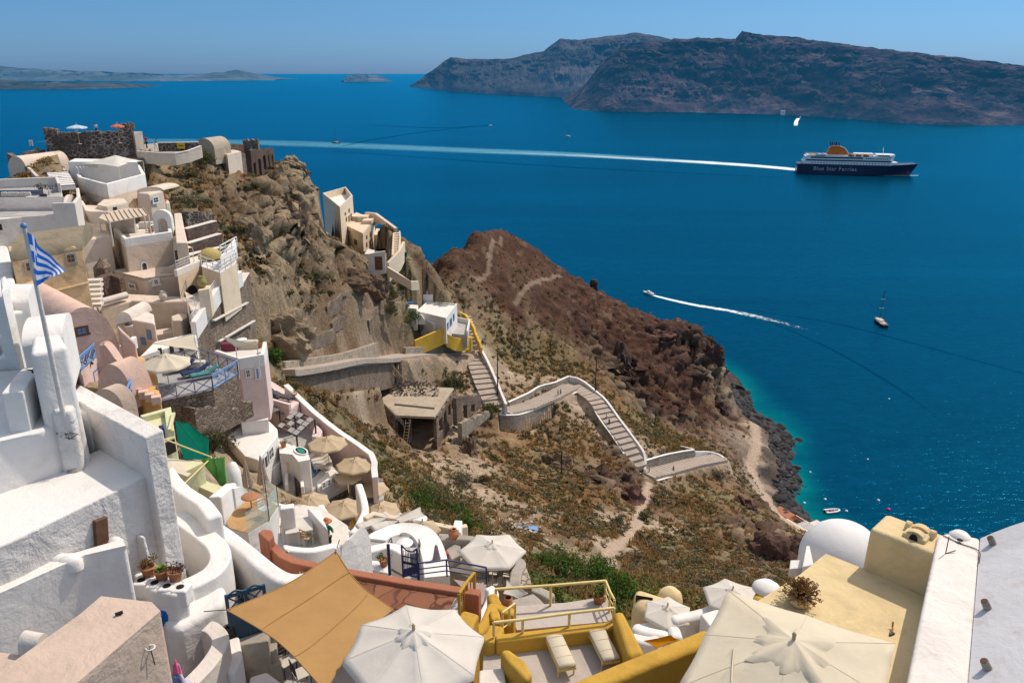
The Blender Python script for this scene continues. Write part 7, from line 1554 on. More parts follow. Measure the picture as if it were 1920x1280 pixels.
def potted(label,px,py,z,kind,pot=CLAY,s=1.0):
 t = thing('potted_plant',label,'plant',onz(px,py,z)); c = Vector(t.location)
 MB().lathe([(0,0),(.13 * s,0),(.18 * s,.26 * s),(.2 * s,.27 * s),(.2 * s,.31 * s),(.16 * s,.31 * s),(.15 * s,.25 * s),(0,.25 * s)],c,14).build('pot',pot,t)
 if kind == 'rosette':
  b = MB()
  for k in range(26):
   a = k * 2.4; l = .24 * s * (1 - k * .018); e = .25 + k * .035; p0 = c + UP * .3 * s; d_ = Vector((math.cos(a) * math.cos(e),math.sin(a) * math.cos(e),math.sin(e))); sd_ = Vector((-math.sin(a),math.cos(a),0)) * .04 * s
   b.add([p0,p0 + d_ * l * .55 + sd_,p0 + d_ * l,p0 + d_ * l * .55 - sd_],[(0,1,2,3)])
  b.build('leaves',simple('succulent_green',(.16,.24,.03),.5),t)
 else:
  link('foliage',bush_mesh('foliage',200,.26 * s,.34 * s,.035,int(px),kind),(0,0,.26 * s),t)
 return t
potted('rust brown leafy plant in a pot, leftmost on the scalloped ledge',280,1080,102.5,[(.16,.09,.03),(.2,.11,.03),(.11,.1,.04)]); potted('bright green rosette plant in a clay pot on the scalloped ledge',305,1086,102.5,'rosette'); potted('dark purple twiggy plant in a pot, rightmost on the scalloped ledge',330,1088,102.5,[(.06,.03,.04),(.09,.05,.05),(.05,.035,.03)])
t,P = house('white_side_wall','bright white sloping wall below the scalloped ledge','wall',[(300,1165),(345,1118),(395,1092),(425,1096),(420,1130),(330,1180)],101.7,3,WHITE,None,None,bevel=.2)
MB().prism(PZ([(240,1085),(300,1115),(345,1112),(330,1140),(306,1168),(290,1150)],101.6),3).build('ledge_face',WHITE,t,.15)
# tan block house in the corner
t,P = house('tan_house_block','pinkish tan house block with a rounded edge in the lower left corner','house',[(190,1116),(286,1127),(303,1144),(134,1290),(60,1330),(-60,1300),(150,1150)],104.9,5,TAN,TAN,None,bevel=.10,lift=.004)
MB().box(onz(223,1149,104.95),(.14,.06,.04),.6).build('drain_slot',DARKH,t)
q = onwall(277,1212,P[2],P[3]); d,n_ = facing(P[2],P[3]); rr = MB(); rr.lathe([(.07,.0),(.085,.015),(.1,0),(.085,-.015),(.07,0)],q + n_ * .06,14); rr.build('wall_ring',WFRAME,t); MB().tube([q + n_ * .06 - UP * .05,q + n_ * .1 - UP * .4],.012,5).build('hanging_wire',IRON,t)
t,P = house('tan_low_block','low pinkish tan roof at the left bottom edge','house',[(-60,1300),(-60,1210),(0,1218),(55,1225),(20,1262)],104.2,3,TAN,None,None,bevel=.1)
t = thing('vent_hood','small white vent hood with an arched dark side at the lower left','vent',onz(60,1210,104.3)); b = MB(); b.vault(onz(34,1222,104.3),onz(60,1192,104.3),.28,onz(94,1198,104.3) - onz(60,1192,104.3),.3,12); b.build('hood',OFFW,t); hole(t,onz(36,1222,104.1),onz(62,1192,104.1),38,1190,60,1216,DARKH,'opening',True)
# pebble path, well wall, long parapet
PATHQ = PZ([(318,940),(400,985),(470,1042),(560,1100),(500,1112),(430,1120),(415,1080),(415,1020),(350,965)],100.3); MB().prism(PATHQ,2).build('pebble_path',PEBBLE)['kind'] = 'structure'; clamp(PATHQ,99.5,1)
free_wall('long_parapet','long white parapet sweeping down beside the pebble lane','wall',smooth_line(PZ([(312,925),(345,950),(400,984),(440,1012),(480,1045),(512,1070),(540,1082),(575,1080),(620,1066)],101.7),4),.55,1.5,WHITE,bevel=.15)
free_wall('long_parapet','second white parapet behind the pebble lane near the tower','wall',smooth_line(PZ([(318,890),(345,917),(380,940),(402,968)],102.6),3),.5,1.6,WHITE,bevel=.12)
CW_ = smooth_line(PZ([(330,962),(358,982),(388,1004),(408,1024),(412,1046),(398,1068),(372,1084),(345,1096)],102.1),5)
free_wall('curved_wall','white horseshoe wall curling around a small grey court beside the tower','wall',CW_,.6,2.4,WHITE,bevel=.15)
t,P = house('small_court','small grey paved court inside the white horseshoe wall','terrace',[(330,1010),(345,990),(385,1015),(392,1040),(370,1068),(345,1070)],100.6,2,GREYF,None,None,bevel=.02)
q = onz(371,1010,101.8); MB().lathe([(0,.1),(.1,.08),(.12,0),(.06,-.08)],q,10).build('wall_lamp',IRON,label='small dark wall lamp inside the white horseshoe wall',cat='lamp')
# terracotta terrace
TW = PZ([(492,994),(508,1018),(530,1040),(552,1050),(640,1068),(780,1092),(900,1110)],101.2)
free_wall('terracotta_wall','terracotta red low wall sweeping behind the ochre shade sail','wall',TW,.29,1.0,TERRA,bevel=.05)
MB().prism(PZ([(485,1000),(492,990),(510,992),(514,1004),(502,1014)],101.55),1.2).build('terracotta_pier',TERRA,None,.06,label='terracotta end pier of the low red wall',cat='pier')
TILE = stone('terracotta_tiles',[(.24,.10,.055),(.30,.135,.075),(.19,.08,.045)],(.14,.06,.04),1.6,.03,.25,.01)
t,P = house('terracotta_terrace','terracotta tiled terrace below the low red wall','terrace',[(560,1070),(690,1082),(862,1112),(838,1152),(740,1150),(600,1130)],101.05,3,OFFW,TILE,None,bevel=.03)
free_wall('white_edge','white edge wall beside the right corner of the ochre sail','wall',PZ([(664,1078),(700,1112),(738,1146)],100.9),.35,1.2,WHITE,bevel=.06)
free_wall('white_edge','white wall end beside the small yellow balustrade','wall',PZ([(862,1112),(850,1130),(840,1152)],101.0),.4,1.5,OFFW,bevel=.06)
t,P = house('sail_courtyard','shaded grey courtyard with steps under the ochre shade sail','terrace',[(330,1200),(420,1125),(560,1110),(760,1180),(800,1330),(330,1330)],99.2,3,GREYF,GREYF,None,bevel=.02)
for i,(a,b_,z_) in enumerate((((440,1190),(505,1180),100.6),((450,1208),(520,1198),100.2),((455,1232),(530,1222),99.8))):
 p,q = onz(*a,z_),onz(*b_,z_); MB().wall([p,q],.9,.9).build('grey_step',CONC,t,.04)
MB().prism(PZ([(420,1200),(448,1190),(455,1230),(440,1262),(425,1262)],100.9),2.4).build('stair_side_wall',WHITE,t,.08); MB().prism(PZ([(462,1330),(468,1268),(500,1258),(530,1280),(528,1330)],100.2),1.5).build('white_block',WHITE,t,.06)
sail('large ochre brown square shade sail stretched over the courtyard',[onz(425,1143,102.2),onz(630,1033,102.4),onz(737,1141,101.9),onz(610,1296,102.6)],CLOTHO,[(1,2.2)],.13,16)
BF = thing('blue_panel_gate','petrol blue crossed panel fence left of the ochre sail','fence',onz(450,1200,99.8)); p,q = onz(424,1118,102.0),onz(494,1098,102.0); d = q - p; ang = math.atan2(d.y,d.x)
for k in (0,.5,1): c = p + d * k; MB().box(c - UP * .75,(.09,.07,1.6),ang).build('post',PETROL,BF,.01)
for k in (.25,.75):
 c = p + d * k; w_ = d.length * .5 - .09
 for zz in (0,-.46,-1.4): MB().box(c + UP * (zz - .02),(w_,.05,.08),ang).build('rail',PETROL,BF)
 l_ = math.hypot(w_,.38);
 for s in (-1,1): a0 = c - d.normalized() * w_ / 2 + UP * (-.06 if s > 0 else -.42); a1 = c + d.normalized() * w_ / 2 + UP * (-.42 if s > 0 else -.06); MB().tube([a0,a1],.022,5).build('cross_bar',PETROL,BF)
 MB().box(c - UP * .95,(w_,.03,.85),ang).build('lower_panel',PETROL,BF); MB().tube(smooth_line([c - d.normalized() * w_ / 2 + UP * .02,c + UP * .10,c + d.normalized() * w_ / 2 + UP * .02],4),.03,5).build('curved_top',PETROL,BF)
free_wall('curved_wall','curved white stair wall rising from the bottom edge left of the courtyard','wall',smooth_line(PZ([(318,1315),(352,1282),(388,1245),(410,1212),(412,1192),(398,1176),(386,1172)],101.5),5),.42,2.6,OFFW,bevel=.08)
t = thing('fuse_box','small open wall cabinet on the curved white stair wall','box',onz(415,1250,100.6)); q = onz(416,1246,100.8); MB().box(q,(.32,.1,.5),1.2).build('case',OFFW,t,.01); MB().box(q + Vector((.06,-.05,0)),(.24,.06,.4),1.2).build('inside',DARKH,t)
def cloth_heap(label,px,py,z,size,mat,seed,name='clothes',cat='clothes'):
 q = np.random.RandomState(seed); c = onz(px,py,z); t = thing(name,label,cat,c); n = 18; V = []; f = []
 for i in range(n + 1):
  for j in range(n + 1):
   u,v = i / n * 2 - 1,j / n * 2 - 1; r_ = math.hypot(u,v); V.append((c.x + u * size[0] / 2,c.y + v * size[1] / 2,c.z + size[2] * max(0,1 - r_ ** 2) * (.65 + .5 * float(fbm(np.array([u * 2 + seed]),np.array([v * 2.5]),3,seed)[0])) + .05 * math.sin(u * 9 + v * 5 + seed)))
 for i in range(n):
  for j in range(n): o = i * (n + 1) + j; f.append((o,o + 1,o + n + 2,o + n + 1))
 MB().add(V,f,True).build('cloth',mat,t); return t
cloth_heap('crumpled dark blue clothes at the bottom edge beside the tan block',296,1284,102.4,(.95,.6,.55),simple('denim_cloth',(.035,.05,.12),.95,0,.3,.1,9,.5),3); cloth_heap('pale lilac cloth at the bottom edge beside the dark blue clothes',338,1290,102.2,(.5,.4,.35),simple('lilac_cloth',(.42,.42,.55),.95,0,.2,.1,9,.5),5); cloth_heap('small pink cloth hanging above the lilac cloth',333,1262,101.6,(.22,.2,.4),simple('hot_pink_cloth',(.6,.12,.25),.95),8)
t = thing('blue_folded_parasol','bright blue furled parasol standing behind the tan block','parasol',onz(322,1235,100.2)); c = Vector(t.location); b = MB(); V = []; f = []; K = 14
for i,(r_,z_) in enumerate(((.30,1.75),(.34,1.62),(.30,1.3),(.22,1.1),(.26,.95),(.12,.9))):
 for k in range(K): a = 2 * math.pi * k / K; rr = r_ * (1 + .16 * (-1) ** k); V.append(c + Vector((rr * math.cos(a),rr * math.sin(a),z_)))
for i in range(5): f += [(i * K + k,i * K + (k + 1) % K,(i + 1) * K + (k + 1) % K,(i + 1) * K + k) for k in range(K)]
f.append(tuple(range(K))); b.add(V,f,False); b.build('furled_canopy',fabric('bright_blue_canvas',(.02,.15,.55),.2),t); MB().tube([c,c + UP * 1.0],.03,6).build('pole',IRON,t)
parasol('big white octagonal parasol in front at the bottom centre',onz(776,1186,103.75),1.52,8,.42,3.2,CLOTHW,rot=.25,vent_r=.22,val=.12)
potted('flowering plant with reddish heads at the bottom edge under the white parasol',822,1296,102.2,[(.12,.13,.03),(.17,.16,.05),(.2,.06,.05)],CLAY,1.6)
t,P = house('white_planter_block','plain white masonry block right of the big white parasol','pier',[(896,1330),(898,1255),(945,1250),(952,1300)],101.6,2.5,OFFW,None,None,bevel=.05)
jar('iron lantern hanging at the steps left of the ochre sail',onz(430,1200,100.6),.45,IRON,'lantern','lantern',.45)
# dark chairs in the shade of the sail
dch = make_chair('dark chair in the shade at the lower left edge of the ochre sail',IRON,'dark chairs under the sail',CLOTHW); dch.location = onz(540,1262,99.25); dch.rotation_euler.z = .8; copy_tree(dch,onz(568,1285,99.25),2.2,'dark chair at the bottom edge under the ochre sail'); copy_tree(dch,onz(520,1240,99.25),1.5,'dark chair beside the grey steps under the ochre sail')
# ------------------------------------------------------------------ yellow terraces
zy = 100.9
t,P = house('yellow_terrace','grey floored terrace with thick yellow walls and two sun loungers','terrace',[(925,1205),(1150,1178),(1200,1228),(1060,1300),(900,1330),(905,1230)],zy,4,YELLOW,plaster('terrace_screed',(.46,.40,.35),.12,.3,6),None,bevel=.03)
MB().prism(PZ([(928,1188),(1150,1163),(1154,1176),(930,1203)],101.35),1.2).build('back_wall',YELLOW,t,.06)
MB().prism(PZ([(1148,1146),(1168,1141),(1210,1222),(1178,1232)],101.75),2).build('right_wall',YELLOW,t,.14)
MB().wall(PZ([(1030,1312),(1100,1282),(1205,1238),(1290,1205),(1335,1186)],101.7),.5,2.4).build('front_wall',YELLOW,t,.14)
Q = PZ([(936,1218),(952,1212),(985,1236),(1000,1262),(985,1275),(950,1240)],102.0); MB().prism(Q,2.2).build('cabinet_wall',YELLOW,t,.14)
a,b_ = onz(938,1225,101.5),onz(985,1262,101.5); d,n_ = facing(a,b_); pn = MB()
for k in (.28,.72): c = a.lerp(b_,k); pn.box(c - UP * .35 + n_ * .02,((b_ - a).length * .36,.03,.8),math.atan2(d.y,d.x))
for k,nm in ((.28,'door_leaf'),(.72,'door_leaf')): c = a.lerp(b_,k); MB().box(c - UP * .35 + n_ * .05,((b_ - a).length * .38,.03,.8),math.atan2(d.y,d.x)).build(nm,YELP,t,.01)
lou = make_lounger('cream cushioned sun lounger on the yellow terrace, left of two',CLOTHC,YELP,1.95,.66,0,'cream sun loungers on the yellow terrace'); L0,L1 = onz(1034,1207,zy),onz(1063,1272,zy); dv = L0 - L1; lou.location = (L0 + L1) / 2; lou.rotation_euler.z = math.atan2(dv.y,dv.x)
s_ = min(1.25,dv.length / 1.85); lou.scale = (s_,s_,1)
L0,L1 = onz(1115,1199,zy),onz(1143,1255,zy); copy_tree(lou,(L0 + L1) / 2,math.atan2((L0 - L1).y,(L0 - L1).x),'cream cushioned sun lounger on the yellow terrace, right of two')
rt = railing(PZ([(926,1192),(980,1186),(1067,1174),(1150,1164)],101.35),.42,YELP,'none','railing','cream yellow pipe rail above the back wall of the yellow terrace',rail=.04)
t,P = house('upper_grey_terrace','upper grey terrace with cream pipe rails behind the yellow terrace','terrace',[(962,1166),(967,1136),(1060,1130),(1138,1118),(1150,1160),(1140,1166),(968,1182)],99.6,3,YELLOW,plaster('terrace_screed',(.46,.40,.35)),None,bevel=.03)
railing(PZ([(930,1143),(1032,1136),(1134,1127)],99.6),.75,YELP,'none','railing','cream yellow rail along the back of the upper grey terrace',rail=.045); railing(PZ([(1134,1127),(1142,1148),(1150,1163)],99.6),.75,YELP,'rails','railing','cream yellow rail on the right of the upper grey terrace',rail=.04)
for lb,L,z_,w_,h_ in (('yellow stair wall curling left of the upper grey terrace',[(922,1110),(930,1128),(945,1140),(966,1145)],100.4,.35,2.2),('short rounded yellow wall beside the stair balustrade',[(918,1152),(938,1150)],100.6,.45,2.0),('yellow wall stub left of the terrace back wall',[(905,1200),(922,1190),(932,1170)],101.3,.45,2.0),('yellow parapet wall below the terracotta terrace',[(868,1178),(876,1158),(884,1146)],101.4,.5,2.4),('yellow flank wall of the lower stairs',[(892,1185),(912,1160),(926,1128)],100.5,.35,2.0)):
 free_wall('yellow_wall',lb,'wall',smooth_line(PZ(L,z_),3),w_,h_,YELLOW,bevel=.12)
railing(PZ([(862,1160),(876,1138),(890,1120)],100.6),.85,YELLOW,'bars','balustrade','yellow barred balustrade beside the terracotta terrace',rail=.05,r=.03,gap=.16); railing(PZ([(942,1182),(955,1172),(966,1164)],100.4),.6,YELP,'bars','balustrade','small cream barred balustrade by the yellow stairs',rail=.035,r=.025,gap=.16)
t,P = house('lower_stair','pink gravel stair landing between white and yellow walls','stairway',[(850,1086),(912,1096),(908,1125),(895,1165),(880,1150),(895,1115),(870,1105)],98.8,3,PEBBLE,plaster('pink_gravel',(.38,.27,.24),.2,.6,12),None,bevel=.02)
free_wall('white_stair_wall','white wall sloping beside the pink gravel stair','wall',smooth_line(PZ([(915,1098),(925,1110),(915,1135),(898,1165)],99.4),3),.35,1.8,WHITE,bevel=.08)
t = thing('brick_chimney','small brown pot on the yellow stair wall','chimney',onz(953,1138,100.2)); MB().lathe([(.1,.35),(.13,.33),(.13,.05),(.16,0),(0,0)],Vector(t.location),10).build('pot',CLAY,t)
ruin_wall('grey stone rubble wall at the bottom edge below the long yellow wall',[onz(1190,1285,99.6),onz(1330,1225,99.6)],1.2,3,PALESTONE,[],rough=.2)
# ------------------------------------------------------------------ yellow roof with chimney, white parapet, vault with beams
zf = 103.2
t,P = house('yellow_roof_house','pale yellow flat roofed house with a block chimney at the lower right','house',[(1548,1036),(1614,1062),(1750,1124),(1742,1200),(1700,1330),(1250,1330),(1420,1125),(1500,1075)],zf,6,PALEY,PALEY,None,bevel=.1,lift=.004)
C0,C1 = onz(1617,1066,zf),onz(1746,1122,zf); dC = C1 - C0; nC = Vector((-dC.y,dC.x,0)).normalized(); dpt = 1.05
ch_ = MB().prism([C0 + UP * 1.18,C1 + UP * 1.18,C1 + nC * dpt + UP * 1.18,C0 + nC * dpt + UP * 1.18],1.6,taper=.03); ch_.build('chimney_block',PALEY,t,.12)
MB().prism([C1 + UP * .45 - nC * .02,C1 + dC.normalized() * .22 + UP * .4 - nC * .1,C1 + dC.normalized() * .22 + nC * .8 + UP * .4,C1 + nC * .8 + UP * .45],.8).build('chimney_step',PALEY,t,.04)
cc = C0.lerp(C1,.58) + nC * .55 + UP * 1.18; dCn = dC.normalized(); b = MB()
for s,o_,sc_ in ((-1,-.02,1),(1,.12,.9)):
 b.vault(cc + dCn * (-.24) + nC * (s * .16 - .1),cc + dCn * .24 + nC * (s * .16 - .1),.2,nC * .18,.0,12)
b.build('cowl',PALEY,t); MB().prism([cc + dCn * -.27 - nC * .32 + UP * .10,cc + dCn * .27 - nC * .32 + UP * .10,cc + dCn * .27 + nC * .3 + UP * .10,cc + dCn * -.27 + nC * .3 + UP * .10],.2).build('cowl_base',PALEY,t,.05)
MB().vault(cc + dCn * -.1 - nC * .325,cc + dCn * .1 - nC * .325,.17,nC * .01,0,10).build('flue_opening',DARKH,t); MB().vault(cc + dCn * -.34 + nC * .0 ,cc + dCn * -.34 + nC * .26,.2,dCn * .12,0,10).build('cowl_wing',PALEY,t); MB().vault(cc + dCn * .22,cc + dCn * .22 + nC * .26,.2,dCn * .12,0,10).build('cowl_wing',PALEY,t)
wr = MB(); q = C1 + dCn * .1 + UP * 1.25; wr.tube([q,q + UP * .5],.012,5); wr.tube([q + UP * .05,q + Vector((.25,.05,.1))],.012,5); wr.tube([q - UP * .6 + dCn * .12 - nC * .1,q - UP * .1 + dCn * .12 - nC * .1],.02,5); wr.tube([q - UP * .5 + dCn * .02 - nC * .1,q - UP * .5 + dCn * .24 - nC * .1],.02,5); wr.build('antenna_wires',IRON,t)
t2 = thing('roof_tap','small rusty pipe fitting on the yellow roof edge','pipe',onz(1672,1190,zf)); q = Vector(t2.location); MB().tube([q,q + Vector((.05,.1,.12)),q + Vector((.1,.2,.05)),q + Vector((.12,.25,.16))],.02,6).build('pipe',CLAY,t2); MB().box(q + Vector((0,0,.03)),(.14,.04,.04),.4).build('flange',IRON,t2)
t,P = house('white_roof_parapet','broad weathered white wall top running toward the viewer at the right','wall',[(1758,1003),(1775,998),(1800,1000),(1838,1008),(1812,1330),(1690,1330),(1720,1180)],104.5,5,plaster('stained_whitewash',(.72,.66,.60),.12,.5,6,(.40,.28,.2),.5),None,None,bevel=.08)
MB().lathe([(0,.1),(.16,.08),(.24,.0),(.26,-.2)],onz(1800,1004,104.5),14).build('end_lump',WHITE,t); MB().lathe([(0,.0),(.06,.01),(.07,0)],onz(1800,1012,104.56),10).build('drain_hole',DARKH,t); MB().tube(smooth_line(PZ([(1768,1003),(1800,1018),(1835,1032),(1836,1055)],104.52),4),.012,5).build('cable',IRON,t)
vt = thing('sloping_white_roof','sloping greyish white roof rising at the right edge with wooden beam ends','house',onz(1840,1100,104)); a0 = onz(1838,1009,104.45); a1 = onz(1812,1330,104.45); axv = (a1 - a0); hd = Vector((axv.y,-axv.x,0)).normalized()
hd = Vector((.995,.1,0))
prof = [(u,.40 * u ** .92 - .012 * u * u) for u in (0,.3,.7,1.2,2,3,4.5,6,7.5)]; m_ = MB(); V = []; f = []; k = len(prof)
for j in range(9):
 for u,zz in prof: V.append(a0 + hd * u + axv * (2.0 * j / 8) + UP * (zz + .012 * math.sin(j * 2.1 + u * 3)))
for j in range(8): f += [(j * k + i,j * k + i + 1,(j + 1) * k + i + 1,(j + 1) * k + i) for i in range(k - 1)]
m_.add(V,f,True); e0 = [a0 + hd * u + UP * zz for u,zz in prof]; m_.add(e0 + [e0[-1] - UP * 6,e0[0] - UP * 4],[tuple(range(k + 2))]); m_.build('sloped_roof',plaster('greyish_whitewash',(.52,.51,.52),.10,.3,8,(.36,.31,.27),.7),vt)  # the roof's own greyish whitewash
def vault_pt(px,py):
 d_ = ray(px,py)
 for i in range(800):
  s = 8 + i * .015; p = EYE + d_ * (s / d_.y); r_ = p - a0; u = (r_.x * axv.y - r_.y * axv.x) / (hd.x * axv.y - hd.y * axv.x)
  if u >= 0 and p.z < a0.z + .40 * u ** .92 - .012 * u * u: return p,u
 return EYE + d_,.2
for i,(px,py) in enumerate(((1862,1020),(1852,1140),(1852,1253))):
 p,u = vault_pt(px,py); nrm = Vector((-hd.x * .5,-hd.y * .5,.85)).normalized(); t = thing('beam_end',('farthest','middle','nearest')[i] + ' weathered wooden beam end sticking out of the sloping white roof','beam',p)
 MB().tube([p - nrm * .1,p + nrm * .22],.085,9,.075).build('beam',GREYW,t); MB().tube([p + nrm * .222,p + nrm * .23],.06,9).build('end_grain',BROWNW,t)
# planter with dried plant
t = thing('dried_plant','big dried brown bush in a clay pot on the yellow roof','plant',onz(1498,1132,zf)); c = Vector(t.location); MB().lathe([(0,0),(.2,0),(.27,.12),(.27,.22),(.23,.24),(0,.2)],c,18).build('pot',PALEY,t); b = MB(); r = random.Random(4); lv = MB()
for i in range(240):
 a = r.random() * 6.28; e = r.uniform(.12,1.5); l = r.uniform(.32,.52); d_ = Vector((math.cos(a) * math.cos(e),math.sin(a) * math.cos(e),math.sin(e) * .9)); p0 = c + UP * .2; p1 = p0 + d_ * l; b.tube([p0,p0 + d_ * l * .5 + UP * .03,p1],.006,3,caps=False)
 for k in range(5): q = p1 + Vector((r.uniform(-.035,.035),r.uniform(-.035,.035),r.uniform(-.02,.035))); lv.lathe([(0,.016),(.017,0),(0,-.016)],q,4,False)
b.build('stems',BROWNW,t); o = lv.build('seed_heads',simple('dried_seed',(.24,.12,.035),.9,0,.35,.1,20),t); o['kind'] = 'stuff'
parasol('huge square cream parasol with a crumpled vent cap at the bottom right',Vector((5.27,11.96,104.9)),1.66,8,.5,3.2,CLOTHC,rot=R(-30.5),vent_r=.33,val=.10,sag=.035,sq=True)
sail('beige triangular cloth tied at the left edge of the huge cream parasol',[onz(1376,1215,104.6),onz(1376,1330,104.9),onz(1270,1330,104.2)],CLOTHC)
# ------------------------------------------------------------------ hillside
def pip(px,py,poly):
 ins = np.zeros(px.shape,bool); n = len(poly)
 for i in range(n):
  x1,y1 = poly[i]; x2,y2 = poly[(i + 1) % n]
  if abs(y2 - y1) < 1e-9: continue
  c = ((y1 > py) != (y2 > py)) & (px < (x2 - x1) * (py - y1) / (y2 - y1) + x1); ins ^= c
 return ins
def seg_dist(px,py,L):
 d = np.full(px.shape,1e9)
 for a,b in zip(L[:-1],L[1:]):
  ex,ey = b[0] - a[0],b[1] - a[1]; q = ex * ex + ey * ey + 1e-9
  t = np.clip(((px - a[0]) * ex + (py - a[1]) * ey) / q,0,1)
  d = np.minimum(d,np.hypot(px - a[0] - t * ex,py - a[1] - t * ey))
 return d
def apply_clamps(X,Y,H):
 for poly,z,grow in CLAMPS:
  xs = [p[0] for p in poly]; ys = [p[1] for p in poly]; g = grow
  m = (X > min(xs) - g) & (X < max(xs) + g) & (Y > min(ys) - g) & (Y < max(ys) + g)
  if not m.any(): continue
  x,y = X[m],Y[m]; ins = pip(x,y,poly)
  d = np.where(ins,0,seg_dist(x,y,poly + [poly[0]])); h = H[m]
  lim = z + np.maximum(0,d - .5) * 1.4
  H[m] = np.where(d < g,np.minimum(h,lim),h)
 return H
def crag_h(X,Y,H,at_):
 cr = at_[...,3]
 n1 = fbm(X * .11,Y * .11,5,71,.55,True) - .6; n2 = fbm(X * .045 + 3,Y * .045,3,77,.5,True) - .6
 step = fbm(X * .07 + 40,Y * .07,3,81)
 H2 = H + (.08 + cr) * (n1 * 2.8 + n2 * 2.6) + (fbm(X * .6,Y * .6,4,90) - .5) * (.5 + 1.2 * cr)
 # ledges: quantise height a little where craggy
 q = 3.0 + 2 * step; t = H2 / q; fl = np.floor(t); fr = t - fl; led = (fl + np.clip((fr - .5) * 3.2 + .5,0,1)) * q
 k = np.clip(cr * 1.15 - .35,0,.75); H2 = H2 * (1 - k) + led * k
 return H2
def keep_clear(X,Y,H):
 # survey check: ground in front of the upper path must lie under the foot of its wall
 for cols,foot,dist in (((528,545,600,650,700,742),(718,726,736,735,728,718),(87.5,89.5,101,113,128,140)),((745,790,820,860),(838,850,850,815),(118,119,120,125)),((936,962,985,1012,1040),(808,812,812,800,782),(146.5,148,150,156,161)),((636,642,660,680,690,703,718,738),(458,462,468,476,482,486,484,480),(177,176,170,164.5,172,179,172,160)),((598,606,620,636),(425,440,448,452),(186,186,176,166)),((452,470,490,511),(328,333,331,320),(132.5,133.5,138,141)),((700,728),(507,510),(158,157))):
  den = CP - (H - CAMZ) / Y * 0; px = 960 + F * X / (Y * CP - (H - CAMZ) * SP)
  lim_y = np.interp(px,cols,foot); ds = np.interp(px,cols,dist); v = (640 - lim_y) / F; zl = CAMZ + Y * (-SP + v * CP) / (CP + v * SP)
  m = (px > cols[0]) & (px < cols[-1]) & (Y < ds) & (Y > 45) & (X < 60)
  H = np.where(m,np.minimum(H,zl),H)
 return H
def terrain_patch(xs,ys):
 X,Y = np.meshgrid(xs,ys); H = base_h(X,Y); at_ = base_attr(X,Y); HB = H.copy()
 H = crag_h(X,Y,H,at_)
 for L,wd,flat in PATHS:
  d = seg_dist(X,Y,[(p[0],p[1]) for p in L])
  k = np.clip((wd * .95 - d) / (wd * .35),0,1)
  if flat:
   best = np.full(X.shape,1e9); hz = np.zeros(X.shape)
   for a,b in zip(L[:-1],L[1:]):
    ex,ey = b[0] - a[0],b[1] - a[1]; t = np.clip(((X - a[0]) * ex + (Y - a[1]) * ey) / (ex * ex + ey * ey + 1e-9),0,1)
    dd = np.hypot(X - a[0] - t * ex,Y - a[1] - t * ey); u = dd < best; best[u] = dd[u]; hz[u] = (a[2] + t * (b[2] - a[2]))[u]
   H = H * (1 - k) + (hz - flat) * k
  elif wd > 1.2: H = H * (1 - k) + HB * k
 H = apply_clamps(X,Y,H)
 H = keep_clear(X,Y,H)
 return X,Y,H,at_
xs = np.concatenate([np.arange(-170,-72,2.0),np.arange(-72,-46,.5),np.arange(-46,-18,.28),np.arange(-18,72,.5),np.arange(72,110,.5),np.arange(110,220,3.0)])
ys = np.concatenate([np.arange(2,40,1.0),np.arange(40,200,.5),np.arange(200,285,.6),np.arange(285,420,3.0)])
TX,TY,TH,TAT = terrain_patch(xs,ys)
gy,gx = np.gradient(TH,ys,xs); slope = np.hypot(gx,gy)
c = TAT[...,:3].copy(); cr = TAT[...,3]; vg = TAT[...,4]
f1 = fbm(TX * .35,TY * .35,5,101); f2 = fbm(TX * 1.1 + 7,TY * 1.1,3,105); f3 = fbm(TX * .08,TY * .08,4,109)
c *= (0.62 + .76 * f1)[...,None] * (0.8 + .4 * f2)[...,None]
def blend(c,k,col): return c * (1 - k[...,None]) + np.array(col) * k[...,None]
c *= (0.72 + .56 * fbm(TX * .9 + 3,TY * .9,4,113))[...,None]
isred = np.clip(((c[...,0] / (c[...,1] + 1e-6)) - 1.55) * 3,0,1)
c *= (1 - .25 * isred)[...,None]
rock = np.clip((slope - .95) * 1.6,0,1) * np.clip(.25 + cr,0,1)
c = blend(c,rock * .75 * isred,(0.068,0.038,0.031)); c = blend(c,rock * .55 * (1 - isred),(0.33,0.26,0.175))
strata = fbm(TX * .03,TH * .9 + f1 * 2,3,120); c *= (1 + (strata - .5) * .9 * rock)[...,None]
dry = np.clip((fbm(TX * .22 + 31,TY * .22,4,131) - .47) * 6,0,1) * np.clip(vg * 1.3,0,1) * np.clip(1.4 - slope,0,1)
c = blend(c,dry * .6,(0.20,0.118,0.045))
pale = np.clip((fbm(TX * .5,TY * .5,4,140) - .62) * 7,0,1) * np.clip(1 - rock,0,1); c = blend(c,pale * .22,(0.34,0.25,0.165))
for L,wd,flat in PATHS:
 d = seg_dist(TX,TY,[(p[0],p[1]) for p in L]) + (f2 - .5) * wd * .9
 c = blend(c,np.clip((wd * .7 - d) / (wd * .25),0,1) * (.4 if wd < 1.2 else .92),(0.42,0.31,0.225))
wet = np.clip((1.6 - TH) / 1.2,0,1) * np.clip(TH + 3,0,1); c = blend(c,wet * .8,(0.03,0.03,0.03))
Vt = np.stack([TX,TY,TH],-1)
